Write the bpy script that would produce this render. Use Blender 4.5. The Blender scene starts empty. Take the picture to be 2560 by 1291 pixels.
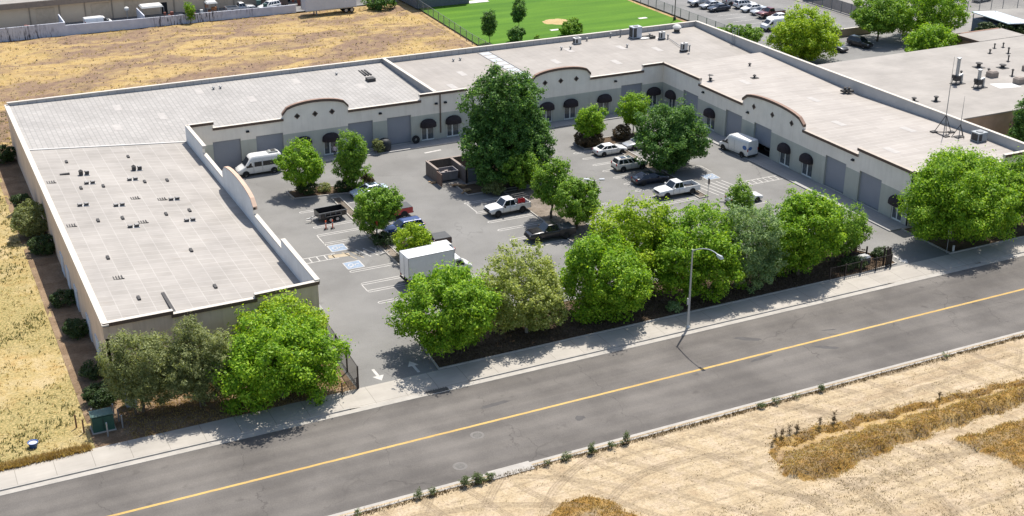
import bpy, math, random
import numpy as np
from mathutils import Vector, Matrix

S = bpy.context.scene
C = S.collection
PI = math.pi

# ------------------------------------------------------------------ camera
cam_d = bpy.data.cameras.new("camera")
cam_d.sensor_width = 36.0
cam_d.lens = 36.0 * 3227.3 / 2560.0
cam_d.clip_start = 1.0
cam_d.clip_end = 6000.0
cam = bpy.data.objects.new("camera", cam_d)
C.objects.link(cam)
_p, _r, _y = math.radians(23.5209), math.radians(0.1276), math.radians(26.1316)
_f = Vector((math.sin(_y) * math.cos(_p), math.cos(_y) * math.cos(_p), -math.sin(_p)))
_x = Vector((math.cos(_y), -math.sin(_y), 0))
_u = _x.cross(_f)
_x2 = _x * math.cos(_r) + _u * math.sin(_r)
_u2 = -_x * math.sin(_r) + _u * math.cos(_r)
cam.matrix_world = Matrix(((_x2.x, _u2.x, -_f.x, 0), (_x2.y, _u2.y, -_f.y, 0), (_x2.z, _u2.z, -_f.z, 58), (0, 0, 0, 1)))
S.camera = cam

# ------------------------------------------------------------------ light
SUN = Vector((0.36, 0.33, 1.0)).normalized()
sun_d = bpy.data.lights.new("sun", 'SUN')
sun_d.energy = 4.6
sun_d.angle = math.radians(0.5)
sun_d.color = (1.0, 0.945, 0.86)
sun = bpy.data.objects.new("sun", sun_d)
C.objects.link(sun)
sun.rotation_euler = SUN.to_track_quat('Z', 'Y').to_euler()
W = bpy.data.worlds.new("World")
S.world = W
W.use_nodes = True
wn = W.node_tree.nodes
bg = wn['Background']
sky = wn.new('ShaderNodeTexSky')
sky.sky_type = 'NISHITA'
sky.sun_disc = False
sky.sun_elevation = math.asin(SUN.z)
sky.dust_density = 1.6
sky.ozone_density = 0.7
sky.sun_rotation = math.atan2(SUN.x, SUN.y)
W.node_tree.links.new(sky.outputs[0], bg.inputs[0])
bg.inputs[1].default_value = 0.12
S.view_settings.view_transform = 'Standard'
S.view_settings.look = 'None'
S.view_settings.exposure = 0.67
S.view_settings.gamma = 1.0

# ------------------------------------------------------------------ materials
MATS = {}

def base_mat(name):
    m = bpy.data.materials.new(name)
    m.use_nodes = True
    nt = m.node_tree
    b = nt.nodes['Principled BSDF']
    return m, nt, b

def mapping(nt, scale=(1, 1, 1), rot=(0, 0, 0), loc=(0, 0, 0)):
    tc = nt.nodes.new('ShaderNodeTexCoord')
    mp = nt.nodes.new('ShaderNodeMapping')
    mp.inputs['Scale'].default_value = scale
    mp.inputs['Rotation'].default_value = rot
    mp.inputs['Location'].default_value = loc
    nt.links.new(tc.outputs['Object'], mp.inputs[0])
    return mp.outputs[0]

def noise(nt, vec, scale=1.0, detail=6.0, rough=0.6, dist=0.0):
    n = nt.nodes.new('ShaderNodeTexNoise')
    n.inputs['Scale'].default_value = scale
    n.inputs['Detail'].default_value = detail
    n.inputs['Roughness'].default_value = rough
    n.inputs['Distortion'].default_value = dist
    nt.links.new(vec, n.inputs['Vector'])
    return n.outputs['Fac']

def ramp(nt, fac, stops):
    r = nt.nodes.new('ShaderNodeValToRGB')
    e = r.color_ramp.elements
    while len(e) > 1:
        e.remove(e[-1])
    e[0].position = stops[0][0]
    e[0].color = (*stops[0][1], 1)
    for p, c in stops[1:]:
        k = e.new(p)
        k.color = (*c, 1)
    nt.links.new(fac, r.inputs[0])
    return r.outputs[0]

def mix(nt, fac, a, b, mode='MIX'):
    n = nt.nodes.new('ShaderNodeMix')
    n.data_type = 'RGBA'
    n.blend_type = mode
    if isinstance(fac, (int, float)):
        n.inputs[0].default_value = fac
    else:
        nt.links.new(fac, n.inputs[0])
    for v, i in ((a, 6), (b, 7)):
        if isinstance(v, tuple):
            n.inputs[i].default_value = (*v, 1) if len(v) == 3 else v
        else:
            nt.links.new(v, n.inputs[i])
    return n.outputs[2]

def bump(nt, b, h, strength=0.3, dist=0.05):
    n = nt.nodes.new('ShaderNodeBump')
    n.inputs['Strength'].default_value = strength
    n.inputs['Distance'].default_value = dist
    nt.links.new(h, n.inputs['Height'])
    nt.links.new(n.outputs[0], b.inputs['Normal'])

def g1(c, k):
    return tuple(min(1.0, v * k) for v in c)

def plain(name, col, rough=0.7, var=0.12, scale=1.5, metal=0.0, spec=0.3, bmp=0.0, streak=0.0):
    """Painted / mineral surface with soft irregular tone."""
    if name in MATS:
        return MATS[name]
    m, nt, b = base_mat(name)
    v = mapping(nt)
    n = noise(nt, v, scale, 8, 0.65)
    c = ramp(nt, n, [(0.3, g1(col, 1 - var)), (0.7, g1(col, 1 + var))])
    nt.links.new(c, b.inputs['Base Color'])
    if streak:
        sv = noise(nt, mapping(nt, (1.6, 1.6, 0.12)), 1.0, 6, 0.7)
        c = mix(nt, streak, c, ramp(nt, sv, [(0.3, (0.74, 0.71, 0.67)), (0.55, (1.0, 1.0, 1.0)), (0.8, (1.06, 1.06, 1.05))]), 'MULTIPLY')
        nt.links.new(c, b.inputs['Base Color'])
    b.inputs['Roughness'].default_value = rough
    b.inputs['Metallic'].default_value = metal
    b.inputs['Specular IOR Level'].default_value = spec
    if bmp:
        bump(nt, b, n, bmp)
    MATS[name] = m
    return m

def car_paint(name, col, metal=0.0):
    if name in MATS:
        return MATS[name]
    m, nt, b = base_mat(name)
    v = mapping(nt)
    n = noise(nt, v, 3.0, 5, 0.6)
    c = ramp(nt, n, [(0.3, g1(col, 0.93)), (0.7, g1(col, 1.04))])
    nt.links.new(c, b.inputs['Base Color'])
    b.inputs['Roughness'].default_value = 0.32
    b.inputs['Metallic'].default_value = metal
    b.inputs['Coat Weight'].default_value = 0.5
    b.inputs['Coat Roughness'].default_value = 0.08
    MATS[name] = m
    return m

def glass_dark(name, col=(0.012, 0.016, 0.02), rough=0.06):
    if name in MATS:
        return MATS[name]
    m, nt, b = base_mat(name)
    n = noise(nt, mapping(nt), 2.0, 2)
    c = ramp(nt, n, [(0.3, g1(col, 0.7)), (0.7, g1(col, 1.4))])
    nt.links.new(c, b.inputs['Base Color'])
    b.inputs['Roughness'].default_value = rough
    b.inputs['Specular IOR Level'].default_value = 0.6
    MATS[name] = m
    return m

def asphalt(name, c1, c2, streak=(0.05, 0.9, 1), crack=True, spot=0.5):
    m, nt, b = base_mat(name)
    big = noise(nt, mapping(nt, streak), 1.0, 5, 0.55)
    med = noise(nt, mapping(nt), 0.16, 6, 0.6)
    fine = noise(nt, mapping(nt), 9.0, 4, 0.7)
    col = ramp(nt, big, [(0.32, c1), (0.68, c2)])
    col = mix(nt, 0.55, col, ramp(nt, med, [(0.35, g1(c1, 0.84)), (0.62, g1(c2, 1.07))]))
    col = mix(nt, 0.45, col, ramp(nt, fine, [(0.3, (0.62, 0.62, 0.62)), (0.7, (1.2, 1.2, 1.2))]), 'MULTIPLY')
    st = noise(nt, mapping(nt, loc=(31, 7, 0)), 0.55, 3, 0.5)
    stf = ramp(nt, st, [(0.66, (0, 0, 0)), (0.76, (1, 1, 1))])
    sm = nt.nodes.new('ShaderNodeMath'); sm.operation = 'MULTIPLY'; sm.inputs[1].default_value = spot
    nt.links.new(stf, sm.inputs[0])
    col = mix(nt, sm.outputs[0], col, g1(c1, 0.6))
    if crack:
        vo = nt.nodes.new('ShaderNodeTexVoronoi')
        vo.feature = 'DISTANCE_TO_EDGE'
        vo.inputs['Scale'].default_value = 0.085
        wob = nt.nodes.new('ShaderNodeTexNoise'); wob.inputs['Scale'].default_value = 0.5
        wob.inputs['Detail'].default_value = 5
        mp = mapping(nt)
        nt.links.new(mp, wob.inputs['Vector'])
        add = nt.nodes.new('ShaderNodeVectorMath'); add.operation = 'MULTIPLY_ADD'
        nt.links.new(wob.outputs['Color'], add.inputs[0])
        add.inputs[1].default_value = (3, 3, 0)
        nt.links.new(mp, add.inputs[2])
        nt.links.new(add.outputs[0], vo.inputs['Vector'])
        cf = ramp(nt, vo.outputs['Distance'], [(0.0, (1, 1, 1)), (0.006, (0, 0, 0))])
        gate = ramp(nt, noise(nt, mapping(nt, loc=(5, 5, 0)), 0.07, 2), [(0.5, (0, 0, 0)), (0.6, (0.45, 0.45, 0.45))])
        cg = mix(nt, 1.0, cf, gate, 'MULTIPLY')
        col = mix(nt, cg, col, g1(c1, 0.4))
    if streak[0] < 0.05:
        wp = nt.nodes.new('ShaderNodeTexWave'); wp.bands_direction = 'Y'
        wp.inputs['Scale'].default_value = 0.165; wp.inputs['Distortion'].default_value = 1.6; wp.inputs['Detail'].default_value = 3; wp.inputs['Detail Scale'].default_value = .25
        nt.links.new(mapping(nt, (.15, 1, 1)), wp.inputs['Vector'])
        col = mix(nt, .5, col, ramp(nt, wp.outputs['Fac'], [(0.2, (0.86, 0.86, 0.87)), (0.8, (1.06, 1.055, 1.045))]), 'MULTIPLY')
    if streak[0] < 0.05:                                             # shrinkage cracks running across the street
        mp = mapping(nt)
        w1 = noise(nt, mapping(nt, (.3, .35, 1)), 1.0, 5, .65)
        sx = nt.nodes.new('ShaderNodeSeparateXYZ'); nt.links.new(mp, sx.inputs[0])
        m1 = nt.nodes.new('ShaderNodeMath'); m1.operation = 'MULTIPLY_ADD'; m1.inputs[1].default_value = 4.0
        nt.links.new(w1, m1.inputs[0]); nt.links.new(sx.outputs[0], m1.inputs[2])
        m2 = nt.nodes.new('ShaderNodeMath'); m2.operation = 'PINGPONG'; m2.inputs[1].default_value = 5.5
        nt.links.new(m1.outputs[0], m2.inputs[0])
        ck = ramp(nt, m2.outputs[0], [(0.0, (.7, .7, .7)), (0.07, (0, 0, 0))])
        gt = ramp(nt, noise(nt, mapping(nt, (.1, .16, 1), loc=(2, 9, 0)), 1.0, 2), [(.46, (0, 0, 0)), (.56, (1, 1, 1))])
        col = mix(nt, mix(nt, 1.0, ck, gt, 'MULTIPLY'), col, g1(c1, 0.55))
    nt.links.new(col, b.inputs['Base Color'])
    b.inputs['Roughness'].default_value = 0.9
    b.inputs['Specular IOR Level'].default_value = 0.2
    bump(nt, b, fine, 0.25, 0.02)
    return m

def brick_mat(name, c1, c2, mortar, bw, rh, ms, rot=0.0, offset=0.5, rough=0.75, blot=0.18, loc=(0, 0, 0), swap=False):
    """A sheet surface with seams laid in a regular bond (roof sheets, paving slabs)."""
    m, nt, b = base_mat(name)
    vec = mapping(nt, rot=(0, 0, rot), loc=loc)
    br = nt.nodes.new('ShaderNodeTexBrick')
    br.offset = offset
    br.inputs['Color1'].default_value = (*c1, 1)
    br.inputs['Color2'].default_value = (*c2, 1)
    br.inputs['Mortar'].default_value = (*mortar, 1)
    br.inputs['Scale'].default_value = 1.0
    br.inputs['Mortar Size'].default_value = ms
    br.inputs['Mortar Smooth'].default_value = 0.6
    br.inputs['Bias'].default_value = 0.0
    br.inputs['Brick Width'].default_value = bw
    br.inputs['Row Height'].default_value = rh
    nt.links.new(vec, br.inputs['Vector'])
    n = noise(nt, mapping(nt), 0.22, 7, 0.62)
    col = mix(nt, 1.0, br.outputs['Color'], ramp(nt, n, [(0.3, (1 - blot,) * 3), (0.7, (1 + blot * 0.6,) * 3)]), 'MULTIPLY')
    n2 = noise(nt, mapping(nt, (0.25, 2.2, 1), rot=(0, 0, rot)), 1.0, 6, 0.7)
    col = mix(nt, 0.5, col, ramp(nt, n2, [(0.3, (0.88, 0.865, 0.85)), (0.65, (1.06, 1.05, 1.04))]), 'MULTIPLY')
    # a few rusty / dusty stains of their own shape
    st = ramp(nt, noise(nt, mapping(nt, (0.35, 1.3, 1), rot=(0, 0, rot), loc=(9, 3, 0)), 1.0, 4, 0.6), [(0.62, (0, 0, 0)), (0.8, (0.5, 0.5, 0.5))])
    col = mix(nt, st, col, g1((c1[0], c1[1] * 0.9, c1[2] * 0.8), 0.85))
    nt.links.new(col, b.inputs['Base Color'])
    b.inputs['Roughness'].default_value = rough
    b.inputs['Specular IOR Level'].default_value = 0.2
    return m

def leaf_mat(name, dark, mid, light, trans=0.44):
    if name in MATS:
        return MATS[name]
    m, nt, b = base_mat(name)
    g = nt.nodes.new('ShaderNodeNewGeometry')
    n = noise(nt, mapping(nt), 0.75, 3, 0.5)
    ad = nt.nodes.new('ShaderNodeMath'); ad.operation = 'MULTIPLY_ADD'
    nt.links.new(g.outputs['Random Per Island'], ad.inputs[0])
    ad.inputs[1].default_value = 0.55
    sb = nt.nodes.new('ShaderNodeMath'); sb.operation = 'MULTIPLY'; sb.inputs[1].default_value = 0.5
    nt.links.new(n, sb.inputs[0])
    nt.links.new(sb.outputs[0], ad.inputs[2])
    c = ramp(nt, ad.outputs[0], [(0.2, dark), (0.52, mid), (0.8, light)])
    nt.links.new(c, b.inputs['Base Color'])
    b.inputs['Roughness'].default_value = 0.5
    b.inputs['Specular IOR Level'].default_value = 0.2
    tr = nt.nodes.new('ShaderNodeBsdfTranslucent')
    c2 = mix(nt, 1.0, c, (1.3, 1.25, 0.5), 'MULTIPLY')
    nt.links.new(c2, tr.inputs[0])
    ms = nt.nodes.new('ShaderNodeMixShader')
    ms.inputs[0].default_value = trans
    nt.links.new(b.outputs[0], ms.inputs[1])
    nt.links.new(tr.outputs[0], ms.inputs[2])
    out = nt.nodes['Material Output']
    nt.links.new(ms.outputs[0], out.inputs[0])
    MATS[name] = m
    return m

def mesh_screen(name, col, alpha):
    """Open woven / picket infill: a fine procedural pattern of holes."""
    if name in MATS:
        return MATS[name]
    m, nt, b = base_mat(name)
    n = noise(nt, mapping(nt), 1.0, 3)
    nt.links.new(ramp(nt, n, [(0.3, g1(col, .8)), (0.7, g1(col, 1.2))]), b.inputs['Base Color'])
    b.inputs['Roughness'].default_value = 0.5
    b.inputs['Metallic'].default_value = 0.3
    b.inputs['Alpha'].default_value = alpha
    MATS[name] = m
    return m

# ------------------------------------------------------------------ mesh helpers
class MB:
    def __init__(s):
        s.v, s.f, s.m = [], [], []
    def face(s, pts, mi=0):
        k = len(s.v)
        s.v.extend([tuple(p) for p in pts])
        s.f.append(tuple(range(k, k + len(pts))))
        s.m.append(mi)
    def box(s, x0, x1, y0, y1, z0, z1, mi=0, top=None, bottom=True):
        k = len(s.v)
        s.v += [(x0, y0, z0), (x1, y0, z0), (x1, y1, z0), (x0, y1, z0), (x0, y0, z1), (x1, y0, z1), (x1, y1, z1), (x0, y1, z1)]
        fs = [(0, 1, 5, 4), (1, 2, 6, 5), (2, 3, 7, 6), (3, 0, 4, 7), (4, 5, 6, 7)]
        ms = [mi, mi, mi, mi, mi if top is None else top]
        if bottom:
            fs.append((3, 2, 1, 0)); ms.append(mi)
        s.f += [tuple(k + i for i in f) for f in fs]
        s.m += ms
        return s
    def hexa(s, b, t, mi=0, mtop=None):
        """8-corner solid from bottom quad b and top quad t."""
        k = len(s.v)
        s.v += [tuple(p) for p in b] + [tuple(p) for p in t]
        fs = [(0, 1, 5, 4), (1, 2, 6, 5), (2, 3, 7, 6), (3, 0, 4, 7), (4, 5, 6, 7), (3, 2, 1, 0)]
        s.f += [tuple(k + i for i in f) for f in fs]
        s.m += [mi] * 4 + [mi if mtop is None else mtop, mi]
        return s
    def tube(s, p0, p1, r0, r1=None, n=8, mi=0, caps=True):
        r1 = r0 if r1 is None else r1
        p0, p1 = Vector(p0), Vector(p1)
        d = (p1 - p0).normalized()
        a = d.orthogonal().normalized(); b = d.cross(a)
        k = len(s.v)
        for p, r in ((p0, r0), (p1, r1)):
            for i in range(n):
                t = 2 * PI * i / n
                s.v.append(tuple(p + a * (r * math.cos(t)) + b * (r * math.sin(t))))
        for i in range(n):
            j = (i + 1) % n
            s.f.append((k + i, k + j, k + n + j, k + n + i)); s.m.append(mi)
        if caps:
            s.f.append(tuple(k + i for i in reversed(range(n)))); s.m.append(mi)
            s.f.append(tuple(k + n + i for i in range(n))); s.m.append(mi)
        return s
    def path(s, pts, radii, n=8, mi=0):
        for i in range(len(pts) - 1):
            s.tube(pts[i], pts[i + 1], radii[i], radii[i + 1], n, mi)
        return s
    def lathe(s, prof, cx=0, cy=0, n=16, mi=0):
        k = len(s.v)
        for r, z in prof:
            for i in range(n):
                t = 2 * PI * i / n
                s.v.append((cx + r * math.cos(t), cy + r * math.sin(t), z))
        for a in range(len(prof) - 1):
            for i in range(n):
                j = (i + 1) % n
                s.f.append((k + a * n + i, k + a * n + j, k + (a + 1) * n + j, k + (a + 1) * n + i)); s.m.append(mi)
        s.f.append(tuple(k + (len(prof) - 1) * n + i for i in range(n))); s.m.append(mi)
        return s
    def build(s, name, mats, parent=None, smooth=None):
        me = bpy.data.meshes.new(name)
        me.from_pydata(s.v, [], s.f)
        if not isinstance(mats, (list, tuple)):
            mats = [mats]
        for m in mats:
            me.materials.append(m)
        if len(mats) > 1:
            me.polygons.foreach_set('material_index', s.m)
        if smooth is not None:
            me.polygons.foreach_set('use_smooth', [True] * len(me.polygons))
            me.set_sharp_from_angle(angle=math.radians(smooth))
        me.update()
        o = bpy.data.objects.new(name, me)
        C.objects.link(o)
        if parent is not None:
            o.parent = parent
        return o

def np_mesh(name, V, F, mat, parent=None):
    me = bpy.data.meshes.new(name)
    nv, nf, k = len(V), len(F), F.shape[1]
    me.vertices.add(nv)
    me.vertices.foreach_set('co', np.asarray(V, np.float32).ravel())
    me.loops.add(nf * k)
    me.loops.foreach_set('vertex_index', np.asarray(F, np.int32).ravel())
    me.polygons.add(nf)
    me.polygons.foreach_set('loop_start', np.arange(0, nf * k, k, dtype=np.int32))
    me.update(calc_edges=True)
    me.materials.append(mat)
    o = bpy.data.objects.new(name, me)
    C.objects.link(o)
    if parent is not None:
        o.parent = parent
    return o

def empty(name, loc=(0, 0, 0), rz=0.0):
    o = bpy.data.objects.new(name, None)
    o.empty_display_size = 0.3
    C.objects.link(o)
    o.location = loc
    o.rotation_euler = (0, 0, rz)
    return o

def tag(o, label=None, cat=None, group=None, kind=None):
    if label: o['label'] = label
    if cat: o['category'] = cat
    if group: o['group'] = group
    if kind: o['kind'] = kind
    return o

def struct(o, label, cat):
    return tag(o, label, cat, kind='structure')

def copy_tree(o, parent=None):
    c = o.copy()
    C.objects.link(c)
    if parent is not None:
        c.parent = parent
    for ch in list(o.children):
        copy_tree(ch, c)
    return c

def grid_sheet(name, xs, ys, zf, mat, attr=None):
    V = np.array([(x, y, zf(x, y)) for y in ys for x in xs], np.float32)
    nx, ny = len(xs), len(ys)
    F = np.array([(j * nx + i, j * nx + i + 1, (j + 1) * nx + i + 1, (j + 1) * nx + i) for j in range(ny - 1) for i in range(nx - 1)], np.int32)
    o = np_mesh(name, V, F, mat)
    if attr is not None:
        a = o.data.attributes.new('cover', 'FLOAT', 'POINT')
        a.data.foreach_set('value', np.array([attr(x, y) for y in ys for x in xs], np.float32))
    return o

def sheet(name, poly, z, mat):
    m = MB()
    m.face([(x, y, z) for x, y in poly])
    return m.build(name, mat)

def rect(x0, x1, y0, y1):
    return [(x0, y0), (x1, y0), (x1, y1), (x0, y1)]
# ================================================================== ground, road, lots
def dry_ground(name, sand, straw, brown, green, k_straw=0.5, k_green=0.3, stretch=(0.05, 0.22, 1), attr=False):
    m, nt, b = base_mat(name)
    f1 = noise(nt, mapping(nt, stretch), 1.0, 7, 0.62, 0.6)
    f2 = noise(nt, mapping(nt), 0.5, 9, 0.72)
    f3 = noise(nt, mapping(nt, loc=(17, 4, 2)), 0.11, 5, 0.6)
    f4 = noise(nt, mapping(nt), 4.5, 6, 0.75)
    col = ramp(nt, f2, [(0.34, brown), (0.47, straw), (0.6, sand), (0.74, g1(straw, 1.1))])
    mask = ramp(nt, f1, [(k_straw - 0.05, (0, 0, 0)), (k_straw + 0.07, (1, 1, 1))])
    col2 = ramp(nt, f2, [(0.32, g1(brown, 0.7)), (0.5, brown), (0.68, g1(sand, 0.75))])
    col = mix(nt, mask, col, col2)
    gm = ramp(nt, f3, [(1 - k_green - 0.08, (0, 0, 0)), (1 - k_green + 0.08, (0.85, 0.85, 0.85))])
    gc = ramp(nt, f4, [(0.4, green), (0.62, straw)])
    col = mix(nt, gm, col, gc)
    if attr:
        a = nt.nodes.new('ShaderNodeAttribute'); a.attribute_name = 'cover'
        dg = ramp(nt, f2, [(0.36, (0.14, 0.075, 0.022)), (0.5, (0.25, 0.145, 0.04)), (0.66, (0.38, 0.265, 0.11))])
        fe = nt.nodes.new('ShaderNodeMath'); fe.operation = 'MULTIPLY_ADD'; fe.inputs[1].default_value = 1.0
        nt.links.new(noise(nt, mapping(nt), 1.6, 7, 0.75), fe.inputs[0]); nt.links.new(a.outputs['Fac'], fe.inputs[2])
        col = mix(nt, ramp(nt, fe.outputs[0], [(0.62, (0, 0, 0)), (1.25, (1, 1, 1))]), col, dg)
    if attr:
        for (ox, oy, rr) in ((-52.0, -64.0, 1), (-30.0, -60.0, 2), (-80, -92, 3)):
            wv = nt.nodes.new('ShaderNodeTexWave'); wv.wave_type = 'RINGS'; wv.rings_direction = 'Z'
            wv.inputs['Scale'].default_value = .055 + .012 * rr; wv.inputs['Distortion'].default_value = 1.2; wv.inputs['Detail'].default_value = 3; wv.inputs['Detail Scale'].default_value = .6
            nt.links.new(mapping(nt, loc=(ox, oy, 0)), wv.inputs['Vector'])
            tk = ramp(nt, wv.outputs['Fac'], [(.90, (0, 0, 0)), (.95, (.7, .7, .7)), (.97, (.1, .1, .1)), (.99, (.7, .7, .7)), (1.0, (.2, .2, .2))])
            gt = ramp(nt, noise(nt, mapping(nt, loc=(rr * 9, 2, 0)), .12, 3), [(.42, (0, 0, 0)), (.54, (1, 1, 1))])
            col = mix(nt, mix(nt, 1.0, tk, gt, 'MULTIPLY'), col, (0.20, 0.155, 0.105))
        f6 = noise(nt, mapping(nt, (0.02, 1.1, 1), loc=(0, 3, 0)), 1.0, 5, 0.6)
        f7 = noise(nt, mapping(nt), 2.2, 7, 0.75)
        sm_ = ramp(nt, f6, [(0.49, (0, 0, 0)), (0.60, (0.75, 0.75, 0.75))])
        col = mix(nt, mix(nt, 1.0, sm_, ramp(nt, f7, [(0.42, (1, 1, 1)), (0.6, (0.1, 0.1, 0.1))]), 'MULTIPLY'), col, (0.21, 0.165, 0.11))
    sp = ramp(nt, f4, [(0.3, (0.5, 0.48, 0.45)), (0.52, (1.0, 1.0, 1.0)), (0.75, (1.18, 1.16, 1.12))])
    col = mix(nt, 0.8, col, sp, 'MULTIPLY')
    nt.links.new(col, b.inputs['Base Color'])
    b.inputs['Roughness'].default_value = 0.95
    b.inputs['Specular IOR Level'].default_value = 0.1
    bump(nt, b, f4, 0.6, 0.12)
    return m

SAND = (0.425, 0.34, 0.24)
m_ground = dry_ground('dry_earth', (0.36, 0.27, 0.17), (0.36, 0.25, 0.10), (0.22, 0.15, 0.09), (0.16, 0.15, 0.05), 0.55, 0.25)
struct(sheet('ground', rect(-1500, 2500, -300, 4000), -0.32, m_ground), 'bare dry earth reaching out past all the lots and buildings', 'ground')

# ---- near dirt field with its ditch and grass bank
def lerp(pts, x):
    if x <= pts[0][0]: return pts[0][1]
    for (a, b), (c, d) in zip(pts, pts[1:]):
        if x <= c: return b + (d - b) * (x - a) / (c - a)
    return pts[-1][1]
YU = [(59.4, 71.4), (60.3, 73.6), (61.8, 75.0), (64.5, 75.2), (73, 74.8), (89, 73.7), (125, 71.5)]
YL = [(59.4, 71.2), (60.0, 69.4), (61.7, 68.9), (69, 70.1), (78.4, 70.6), (86, 70.7), (125, 69.0)]
def bank(x, y):
    """height and dry-grass cover of the ditch bank"""
    x, y = x + .22 * math.sin(2.1 * y + .6 * x) + .12 * math.sin(5.3 * y), y + .20 * math.sin(1.3 * x) + .14 * math.sin(2.9 * x + 1) + .08 * math.sin(6.1 * x)
    z, c = 0.0, 0.0
    if x > 59.4:
        u, l = lerp(YU, x), lerp(YL, x)
        w = u - l
        if w > 0.3:
            t = (y - l) / w
            a = min(1.0, w / 3.0)
            prof = [(-0.35, 0), (-0.02, -0.18), (0.08, 0.35), (0.24, 0.62), (0.42, 0.45), (0.70, -0.30), (0.78, -0.55), (0.96, 0.04), (1.05, 0.06), (1.3, 0)]
            z = lerp(prof, t) * a
            c = lerp([(-0.12, 0), (0.02, 1), (0.26, 0.85), (0.42, 0.5), (0.64, 0.5), (0.76, 1), (0.95, 0.9), (1.03, 0)], t)
    # low grassy rise further right
    e = (x - 75.0) - (68.4 - y) * 0.35
    if y < 68.6 and e > 0:
        q = min(1.0, e / 0.5) * min(1.0, (68.6 - y) / 0.8)
        z += 0.35 * q
        c = max(c, 0.75 * q)
    # brown grassy hump at the bottom edge of the view
    d = math.hypot((x - 41.2) / 3.4, (y - 71.0) / 3.3) + 0.09 * math.sin(2.3 * x + y) + 0.06 * math.sin(3.1 * y - x)
    if d < 1.2:
        z += lerp([(0, 0.25), (0.6, 0.42), (0.95, 0.3), (1.2, 0)], d)
        c = max(c, lerp([(0, 0.2), (0.5, 0.45), (0.75, 0.95), (1.0, 0.9), (1.12, 0.0)], d))
    return z, c
_rn = random.Random(5)
_ph = [(_rn.uniform(-1, 1) * 1.4, _rn.uniform(-1, 1) * 1.4, _rn.uniform(0, 6.3)) for _ in range(14)]
def rough_z(x, y):
    return sum(math.sin(a * x + b * y + p) for a, b, p in _ph) * 0.012
def field_z(x, y):
    edge = min(1.0, max(0.0, (80.4 - y) / 1.0))
    return (bank(x, y)[0] + rough_z(x, y)) * edge - 0.03
m_field = dry_ground('pale_sand', SAND, (0.39, 0.31, 0.20), (0.33, 0.25, 0.16), (0.30, 0.235, 0.14), 0.58, 0.18, (0.03, 0.55, 1), True)
o = grid_sheet('dirt_field', list(np.arange(5, 125.1, 0.4)), list(np.arange(52, 80.81, 0.3)), field_z, m_field, lambda x, y: bank(x, y)[1])
struct(o, 'pale sandy dirt field with tyre tracks beyond the near kerb', 'field')

# ---- street
m_road = asphalt('street_asphalt', (0.094, 0.086, 0.079), (0.146, 0.134, 0.122), (0.012, 0.5, 1))
struct(sheet('road', rect(-300, 600, 81.2, 95.75), -0.13, m_road), 'two lane asphalt street with darker wheel tracks', 'road')
m_yel, nt, b = base_mat('worn_yellow_paint')
yc = ramp(nt, noise(nt, mapping(nt, (.12, 1, 1)), 1.0, 4), [(.3, (0.40, 0.245, 0.06)), (.7, (0.46, 0.315, 0.10))])
yc = mix(nt, ramp(nt, noise(nt, mapping(nt, (.5, 3, 1)), 2.2, 8, .8), [(.48, (0, 0, 0)), (.68, (.8, .8, .8))]), yc, (.14, .125, .10))
nt.links.new(yc, b.inputs['Base Color']); b.inputs['Roughness'].default_value = .85
struct(sheet('road_centre_line', rect(-300, 600, 88.40, 88.68), -0.126, m_yel), 'worn yellow centre line along the street', 'road marking')
m_skid = plain('skid_rubber', (0.072, 0.068, 0.066), .85, .2, 2)
mb = MB(); _r = random.Random(4)
for x, y, a, l, w in ((71.0, 91.8, -.55, 1.6, .34), (76.8, 87.0, -.6, 1.3, .3), (69.8, 87.9, .12, 1.5, .26), (48.7, 85.7, .1, .5, .4), (79.4, 89.9, -.3, .9, .12), (43.1, 91.1, .05, 1.6, .3)):
    ca, sa = math.cos(a), math.sin(a)
    mb.face([(x + ca * l * math.cos(t) * k - sa * w * math.sin(t) * k, y + sa * l * math.cos(t) * k + ca * w * math.sin(t) * k, -0.1275) for t in np.linspace(0, 2 * PI, 22)[:-1] for k in (_r.uniform(.75, 1.15),)])
struct(mb.build('road_stains', m_skid), 'dark rubber smudges on the street', 'road marking')
m_conc = brick_mat('sidewalk_slabs', (0.325, 0.302, 0.268), (0.35, 0.326, 0.29), (0.21, 0.195, 0.17), 3.05, 6.0, 0.035, 0, 0.0, blot=0.14)
m_curb = plain('kerb_concrete', (0.32, 0.30, 0.27), 0.85, 0.16, 0.7)
# far kerb line, interrupted at two driveways
AP = [(31.0, 43.3), (92.2, 105.5)]
mb = MB()
mb.box(-300, 600, 95.15, 95.8, -0.16, -0.105)                       # gutter pan
for a, b in ((-300, AP[0][0]), (AP[0][1], AP[1][0]), (AP[1][1], 600)):
    mb.box(a, b, 95.8, 96.0, -0.16, 0.004)
struct(mb.build('kerb', m_curb), 'concrete kerb and gutter on the far side of the street', 'kerb')
mb = MB()
mb.box(-300, 600, 80.55, 81.2, -0.16, -0.085)
mb.box(-300, 600, 80.35, 80.55, -0.16, 0.012)
struct(mb.build('near_kerb', m_curb), 'concrete kerb and gutter along the sandy field', 'kerb')
mb = MB()
for a, b in ((-300, AP[0][0]), (AP[0][1], AP[1][0]), (AP[1][1], 600)):
    mb.face([(a, 96.0, 0), (b, 96.0, 0), (b, 98.95, 0), (a, 98.95, 0)])
for a, b in AP:                                                     # driveway aprons with flared sides
    f = 1.1
    mb.face([(a + f, 95.8, -0.1), (b - f, 95.8, -0.1), (b - f, 97.5, 0), (a + f, 97.5, 0)])
    mb.face([(a, 95.8, 0), (a + f, 95.8, -0.1), (a + f, 97.5, 0), (a, 97.5, 0)])
    mb.face([(b - f, 95.8, -0.1), (b, 95.8, 0), (b, 97.5, 0), (b - f, 97.5, 0)])
    mb.face([(a, 97.5, 0), (b, 97.5, 0), (b, 98.95, 0), (a, 98.95, 0)])
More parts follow.
